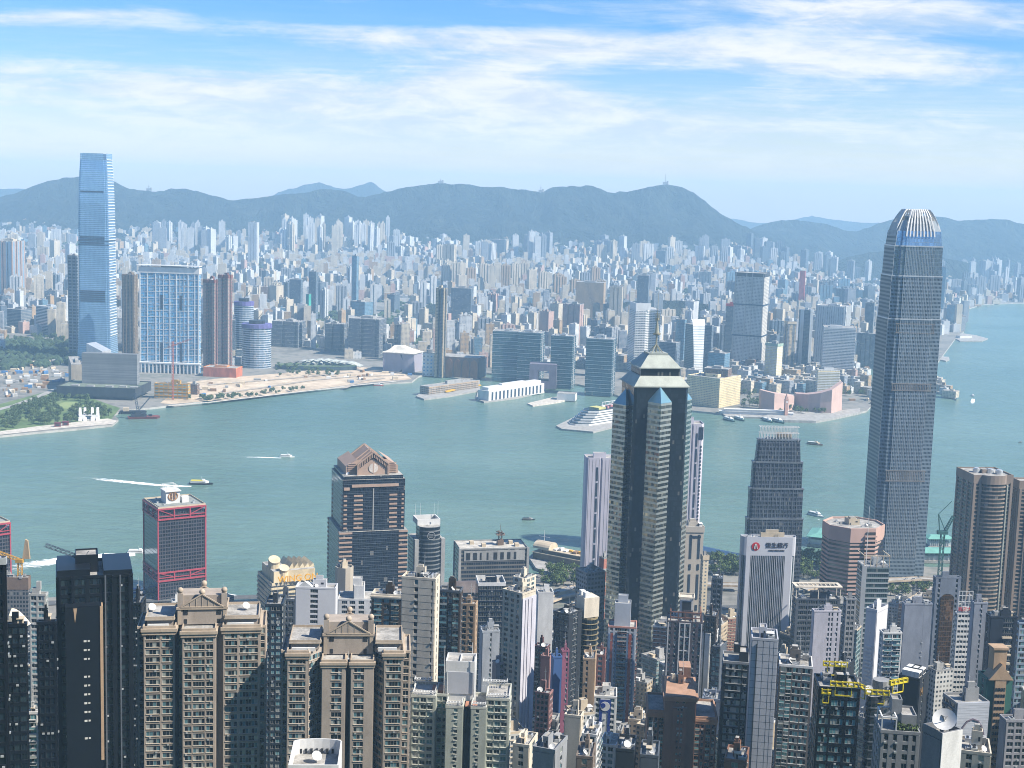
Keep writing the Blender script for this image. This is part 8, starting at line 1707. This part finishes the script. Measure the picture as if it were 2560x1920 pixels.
mb.T = Matrix.Identity(4); struct('yard_clutter', mb, SHC, 'stuff')
# white sloped park building on the point
q = PG(222, 1050, 4); root = thing('park_pavilion', 'white slanted twin towered pavilion among the trees of the waterfront park', 'pavilion', q, .3); mb = MB()
for x in (-14, -6, 6, 15): mb.mesh([(x-3, -9, 0), (x+3, -9, 0), (x+2, 9, 20), (x-2, 9, 20), (x-3, 12, 0), (x+3, 12, 0), (x-2, 12, 20), (x+2, 12, 20)], [(0, 1, 2, 3), (4, 6, 7, 5), (0, 3, 6, 4), (1, 5, 7, 2), (3, 2, 7, 6)])
mb.box(-16, 16, -4, 10, 0, 9); mb.build('wall', WHITE, root); mb = MB(); mb.box(-5, 4, -4.2, -4, 2, 8); mb.build('window_wall', LOUV, root)
for (x, y) in ((144, 1066), (164, 1063)): q = PG(x, y, 4); root = thing('kiosk', 'small dark red kiosk on the promenade, %s of two' % ('left' if x < 150 else 'right'), 'kiosk', q, .3, 'red promenade kiosks'); mb = MB(); mb.box(-5, 5, -3, 3, 0, 6); mb.box(-5.6, 5.6, -3.6, 3.6, 6, 6.6); mb.build('hut', mat('dark_red', rgb(120, 50, 60), .7), root); mb = MB(); mb.box(-3, 3, -3.1, -3, 1, 4); mb.build('counter_opening', DARKM, root)
# ---- piers on the island side
def pierisl(pts, z=3.2, name='pier_deck'): return pierland(name, pts, z, PIERM)
pierisl([(1322, 1392), (1345, 1372), (1400, 1388), (1455, 1420), (1450, 1440), (1400, 1438), (1340, 1420)])
q = PG(1352, 1392, 3.3); root = thing('ferry_pier', 'white pier building with vaulted end hall and mast, moored left of the white slab', 'pier', q, R(-33)); mb = MB()
mb.prism(rect(100, 22, 46, 0), 0, 7, 1, 0, True); mb.prism(inset(rect(100, 22, 46, 0), -1), 7, 7.8, 0, 0, True); mb.prism(rect(86, 18, 50, 0), 7.8, 11.5, 1, 0); mb.prism(inset(rect(86, 18, 50, 0), -1), 11.5, 12.2, 0, 0, True)
A = [(-4+0*k, 0, 0) for k in range(1)]; n = 9; pts = [(x, 10*math.cos(math.pi*k/n), 12+7*math.sin(math.pi*k/n)) for x in (-5, 16) for k in range(n+1)]; mb.mesh(pts, [(k+1, k, k+n+1, k+n+2) for k in range(n)]+[tuple(range(n+1)), tuple(range(2*n+1, n, -1))]); mb.build('hall', [CREAM, mat('pier_windows', rgb(110, 105, 95), .5)], root)
mb = MB(); mb.bar((4, 0, 19), (4, 0, 32), .35, 5, 0, .15); mb.bar((-3, 0, 24), (11, 0, 24), .25, 4); mb.build('mast', WHITE, root)
mb = MB(); rr = random.Random(4)
for k in range(12): x = 20+k*6; mb.box(x, x+rr.uniform(3, 6), rr.uniform(-7, -2), rr.uniform(1, 7), 12.2, 12.2+rr.uniform(1, 3), rr.randrange(3))
mb.build('roof_clutter', [WHITE, mat('canopy_yellow', (0, 0, 0, 1)), mat('site_brown', (0, 0, 0, 1))], root)
GRR = mat('sea_green_roof', rgb(120, 178, 165), .6, var=.08)
def greenpier(x, y, L, Wd, rz, lab):
    q = PG(x, y, 3.3); root = thing('ferry_pier', lab, 'pier', q, rz, 'green roofed ferry piers'); mb = MB(); mb.box(-L/2, L/2, -Wd/2, Wd/2, -3, 0, 0); mb.build('deck', PIERM, root)
    mb = MB(); [mb.box(-L/2+2+k*(L-4.6)/10, -L/2+2.6+k*(L-4.6)/10, s*(Wd/2-1)-.3, s*(Wd/2-1)+.3, 0, 9) for k in range(11) for s in (-1, 1)]; mb.box(-L/2+3, L/2-3, -Wd/2+2.5, Wd/2-2.5, 0, 5.5, 0); mb.build('hall', WHITE, root)
    mb = MB(); mb.prism(rect(L+3, Wd+3), 9, 9.6, 0, 0, True); mb.prism(rect(L+3, Wd+3), 9.6, 12.6, 0, 0, False, rect(L*.7, Wd*.25)); mb.build('roof', GRR, root)
greenpier(2052, 1352, 46, 26, R(70), 'green roofed pier left of the pink octagonal tower'); greenpier(2350, 1396, 62, 22, R(5), 'green roofed pier right of the crowned skyscraper foot'); greenpier(2345, 1362, 30, 16, R(5), 'smaller green roofed pier further out by the green crane')
q = PG(1790, 1392, 3.3); root = thing('pier_shed', 'long white roofed pier shed right of the cream slotted tower', 'pier', q, R(-38)); mb = MB(); mb.box(-40, 26, -9, 9, -3, 6); mb.prism(rect(70, 20, -7, 0), 6, 6.6, 0, 0, True); mb.build('hall', CREAM, root); mb = MB(); mb.prism(rect(66, 17, -7, 0), 6.6, 9, 0, 0, False, rect(60, 3, -7, 0)); mb.build('roof', WHITE, root)
# ---- boats
def hullshape(mb, L, B, h, mi=0, z=0, bow=.3):
    A = [(-L/2, -B*.42), (L*(.5-bow), -B/2), (L/2, 0), (L*(.5-bow), B/2), (-L/2, B*.42)]; mb.prism([(x*.94, y*.8) for x, y in A], z-.5, z+h, mi, mi, True, A)
def boat(px, py, L, head, kind, lab, group=None):
    q = PG(px, py, 0); root = thing('boat' if kind != 'ferry' else 'ferry', lab, 'boat' if kind != 'ferry' else 'ferry', (q.x, q.y, 0), head, group)
    hc, sc, rc = {'yellow': (mat('hull_black', rgb(25, 27, 32), .4), mat('boat_white', rgb(235, 235, 232), .4, var=.04), mat('boat_yellow', rgb(235, 215, 40), .4, var=.04)), 'white': (mat('boat_white', (0, 0, 0, 1)) if 'boat_white' in MATS else WHITE, mat('boat_white', rgb(235, 235, 232), .4), WHITE),
        'wood': (mat('hull_brown', rgb(120, 80, 60), .6), CREAM, WHITE), 'ferry': (mat('hull_green', rgb(45, 95, 80), .5), mat('boat_white', rgb(235, 235, 232), .4), WHITE), 'dark': (mat('hull_black', rgb(25, 27, 32), .4), GREYC, DARKM), 'blue': (mat('hull_blue', rgb(40, 80, 160), .5), mat('boat_white', rgb(235, 235, 232), .4), mat('hull_blue', (0, 0, 0, 1))), 'red': (mat('hull_red', rgb(185, 60, 50), .5), WHITE, WHITE)}[kind]
    B = L*.27; mb = MB(); hullshape(mb, L, B, L*.075); mb.build('hull', hc, root)
    mb = MB(); h0 = L*.075; mb.prism([(-L*.44, -B*.38), (L*.2, -B*.40), (L*.32, 0), (L*.2, B*.40), (-L*.44, B*.38)], h0, h0+L*.085, 0); cab = mb.build('cabin', sc, root)
    mb = MB(); mb.prism([(-L*.435, -B*.383), (L*.17, -B*.403), (L*.17, B*.403), (-L*.435, B*.383)], h0+L*.03, h0+L*.06, 0, 0, True); mb.build('window_strip', DARKM, cab)
    mb = MB(); mb.prism([(-L*.42, -B*.36), (L*.08, -B*.36), (L*.12, B*0), (L*.08, B*.36), (-L*.42, B*.36)], h0+L*.085, h0+L*.105, 0, 0, True); mb.build('upper_deck', rc, root)
    mb = MB(); mb.prism(rect(L*.14, B*.5, L*.1, 0), h0+L*.085, h0+L*.15, 0, 0, False, rect(L*.10, B*.45, L*.09, 0)); wh = mb.build('wheelhouse', sc, root)
    mb = MB(); mb.bar((L*.04, 0, h0+L*.1), (L*.02, 0, h0+L*.26), L*.008, 4); mb.build('mast', sc, wh); return root
boat(503, 1211, 33, .06, 'yellow', 'yellow topped black hulled fast ferry with white wake'); boat(718, 1143, 23, .08, 'white', 'small white ferry with a short wake in mid harbour'); boat(346, 1383, 24, .10, 'white', 'white launch just left of the crimson framed tower')
boat(1321, 1300, 17, .1, 'dark', 'tiny dark boat alone left of the white slab tower'); boat(2037, 1112, 28, -.45, 'wood', 'brown hulled ferry left of the crowned skyscraper, further out'); boat(2040, 1290, 27, -.9, 'white', 'white rounded cruise boat right of the finned crown tower')
boat(2432, 990, 19, 1.4, 'white', 'white speedboat heading away on the right with foam behind'); boat(2551, 1106, 8, .3, 'dark', 'tiny dark buoy boat at the right edge of the water'); boat(342, 1482, 26, .2, 'blue', 'blue and white ferry between the black tower and crimson framed tower'); boat(946, 964, 22, .2, 'red', 'small red boat by the sandy shore end')
boat(1824, 1052, 34, -1.1, 'ferry', 'green and white ferry moored at the pier, leftmost of four', 'ferries moored at the promenade'); boat(1850, 1050, 34, -1.2, 'ferry', 'green and white ferry moored at the pier, second of four', 'ferries moored at the promenade'); boat(1920, 1054, 34, -1.2, 'ferry', 'green and white ferry moored at the pier, third of four', 'ferries moored at the promenade'); boat(1946, 1056, 36, -1.1, 'ferry', 'green and white ferry moored at the pier, rightmost of four', 'ferries moored at the promenade')
boat(2100, 1040, 20, .2, 'wood', 'brown tour boat moored off the pink cultural centre')
pierisl([(1800, 1030), (1815, 1040), (1990, 1046), (1990, 1034), (1900, 1032)], 3, 'ferry_pier_deck')
q = PG(1890, 1036, 3.1); root = thing('ferry_pier', 'low white two storey ferry pier at the far promenade', 'pier', q, -.04); mb = MB(); mb.box(-70, 70, -6, 6, 0, 5); mb.box(-72, 72, -7.5, 7.5, 5, 5.6); mb.box(-60, 60, -5, 5, 5.6, 9); mb.box(-62, 62, -6.5, 6.5, 9, 9.6); mb.build('hall', WHITE, root)
# crane barge
q = PG(360, 1046, 0); root = thing('crane_barge', 'dark crane barge with rusty red hull moored by the park', 'barge', q, .35); RH = mat('hull_rust', rgb(135, 70, 65), .7); BD = mat('barge_dark', rgb(45, 50, 60), .6)
mb = MB(); hullshape(mb, 56, 20, 4, bow=.1); mb.build('hull', RH, root); mb = MB(); mb.box(-22, 4, -7, 7, 4, 9); mb.box(-16, -6, -5, 5, 9, 14); mb.box(8, 14, -4, 4, 4, 7); mb.build('deckhouse', BD, root)
mb = MB(); mb.truss((-10, -3, 12), (-16, -4, 46), 3.5, 8, .5); mb.truss((-10, 3, 12), (12, 4, 38), 1.6, 8, .35); mb.bar((-16, -4, 46), (12, 4, 38), .2); mb.build('derrick', mat('derrick_blue_grey', rgb(60, 75, 95), .6), root)
q = PG(334, 1034, 0); root = thing('barge', 'low dark barge moored behind the crane barge', 'barge', q, .2); mb = MB(); hullshape(mb, 46, 16, 5, bow=.1); mb.build('hull', BD, root); mb = MB(); mb.box(-18, -8, -5, 5, 5, 11); mb.build('deckhouse', CREAM, root)
# wakes: broken foam on the water
fm_, t, b_ = new_mat('foam'); geo = t.node('ShaderNodeNewGeometry').outputs['Position']; uvn = t.sep(t.node('ShaderNodeUVMap').outputs[0])
nn = t.noise(t.vmath('MULTIPLY', geo, (.35, 1, 1)), .28, 5, .7, 1.0); edge = t.math('SUBTRACT', 1.0, t.math('POWER', t.math('ABSOLUTE', t.math('SUBTRACT', t.math('MULTIPLY', uvn[1], 2), 1.0)), 2.5))
al = t.step(t.math('ADD', t.math('MULTIPLY', nn, .9), t.math('SUBTRACT', t.math('MULTIPLY', t.math('MULTIPLY', edge, uvn[0]), .62), .18)), .48, .72)
b_.inputs['Base Color'].default_value = (.78, .82, .82, 1); b_.inputs['Roughness'].default_value = .9; t.put(b_.inputs['Alpha'], al)
def wake(line, w0, w1, dens=1.0):
    q = [PG(a, c_, .12) for a, c_ in line]; mb = MB(); n = len(q)-1
    for k in range(n):
        A, B = q[k], q[k+1]; d = (B-A).normalized(); s_ = Vector((-d.y, d.x, 0)); wa, wb = w0+(w1-w0)*k/n, w0+(w1-w0)*(k+1)/n; ua, ub = dens*(1-k/n), dens*(1-(k+1)/n)
        mb.add([A-s_*wa, B-s_*wb, B+s_*wb, A+s_*wa], 0, [(ua, 0), (ub, 0), (ub, 1), (ua, 1)])
    o = mb.build('wake_foam', fm_); o['kind'] = 'stuff'; return o
wake([(478, 1216), (400, 1213), (330, 1206), (270, 1200), (230, 1196), (120, 1190), (0, 1184)], 4.5, 20, 1.15); wake([(703, 1145), (650, 1143), (600, 1142), (550, 1141)], 2.5, 8, 1.1)
wake([(338, 1386), (260, 1389), (180, 1396), (100, 1408), (20, 1422), (-60, 1434)], 8, 26, 1.7); wake([(2433, 997), (2431, 1006), (2430, 1016)], 4, 9, 1.2); wake([(500, 1222), (560, 1220)], 1, .5, .5)
wake([(560, 1486), (590, 1494), (620, 1500)], 6, 12, 1.4); wake([(2046, 1298), (2055, 1306)], 2, 3, .7)
# masts and huts along the far skyline
for (px, py, D, h, lab) in ((1663, 458, 8600, 62, 'thin radio mast on the highest right peak of the far hills'), (1352, 478, 8600, 45, 'thin radio mast on the saddle of the far hills'), (1101, 456, 8600, 30, 'small dome station on the middle peak of the far hills'), (372, 474, 8600, 40, 'thin pylon on the left far ridge')):
    p = PD(px, py, D); root = thing('radio_mast', lab, 'mast', (p.x, D, p.z-6)); mb = MB()
    mb.bar((0, 0, 0), (0, 0, h), 2.6, 5, 0, .9); mb.bar((-5, 0, h*.6), (5, 0, h*.6), 1.2, 4); mb.build('mast', GREYC, root); mb = MB(); mb.box(-14, 12, -6, 6, 0, 14); mb.prism(ngon(8, 6, 6, 0, 14, 0), 0, 19); mb.build('hut', GREYC, root)
# the island city carries on beyond both edges of the frame
mb = MB()
for _ in range(900):
    D = ri.uniform(520, 1390); px = ri.choice((ri.uniform(-1100, -60), ri.uniform(2640, 3900))); p = PD(px, 1500, D); w_, d_ = ri.uniform(14, 26), ri.uniform(12, 22)
    if not free(p.x, D, .7*w_): continue
    OCC.append((p.x, D, .55*w_)); mb.T = Matrix.Translation((p.x, D, gz(p.x, D)-3)) @ Matrix.Rotation(ri.choice((-.2, -.9)), 4, 'Z'); H = ri.uniform(35, 120); mb.prism(rect(w_, d_), 0, H, ri.randrange(6), 6); mb.box(-w_*.2, w_*.2, -d_*.2, d_*.2, H, H+4, 0, 6)
mb.T = Matrix.Identity(4); struct('outlying_blocks', mb, NF+[ROOFM], 'stuff')
# trees: the ones that show largest stand alone, the rest are one mass
cam0 = Vector((0, 0, HC)); TREQ.sort(key=lambda q: (Vector(q[:3])-cam0).length/q[3])
for q in TREQ[:290]: tree_make(*q)
mb = MB(); cr = [MB() for _ in range(4)]
for k in range(4): crown_fn(k+50)(cr[k])
for i, q in enumerate(TREQ[290:]):
    c_ = cr[i % 4]; T = Matrix.Translation(q[:3]) @ Matrix.Rotation(random.random()*6, 4, 'Z') @ Matrix.Scale(q[3], 4); n0 = len(mb.v); mb.v.extend((T @ Vector(v))[:] for v in c_.v); mb.f.extend(tuple(n0+j for j in f) for f in c_.f); mb.m.extend(c_.m); mb.sm.extend(c_.sm); mb.uv.extend(c_.uv)
struct('grove', mb, FOL, 'stuff')
# ------------------------------------------------------------------ haze: the air itself
hm = bpy.data.materials.new('haze_air'); hm.use_nodes = True; t = NT(hm.node_tree)
for n in list(t.n):
    if n.type != 'OUTPUT_MATERIAL': t.n.remove(n)
pvn = t.node('ShaderNodeVolumePrincipled'); pvn.inputs['Color'].default_value = (0.45, 0.735, 1.0, 1); pvn.inputs['Density'].default_value = 8.0e-5; pvn.inputs['Anisotropy'].default_value = 0.0
t.l.new(pvn.outputs[0], [n for n in t.n if n.type == 'OUTPUT_MATERIAL'][0].inputs['Volume'])
mb = MB(); mb.box(-14500, 14500, -2900, 16500, -4, 620)
hz = mb.build('haze', hm); tag(hz, kind='stuff')
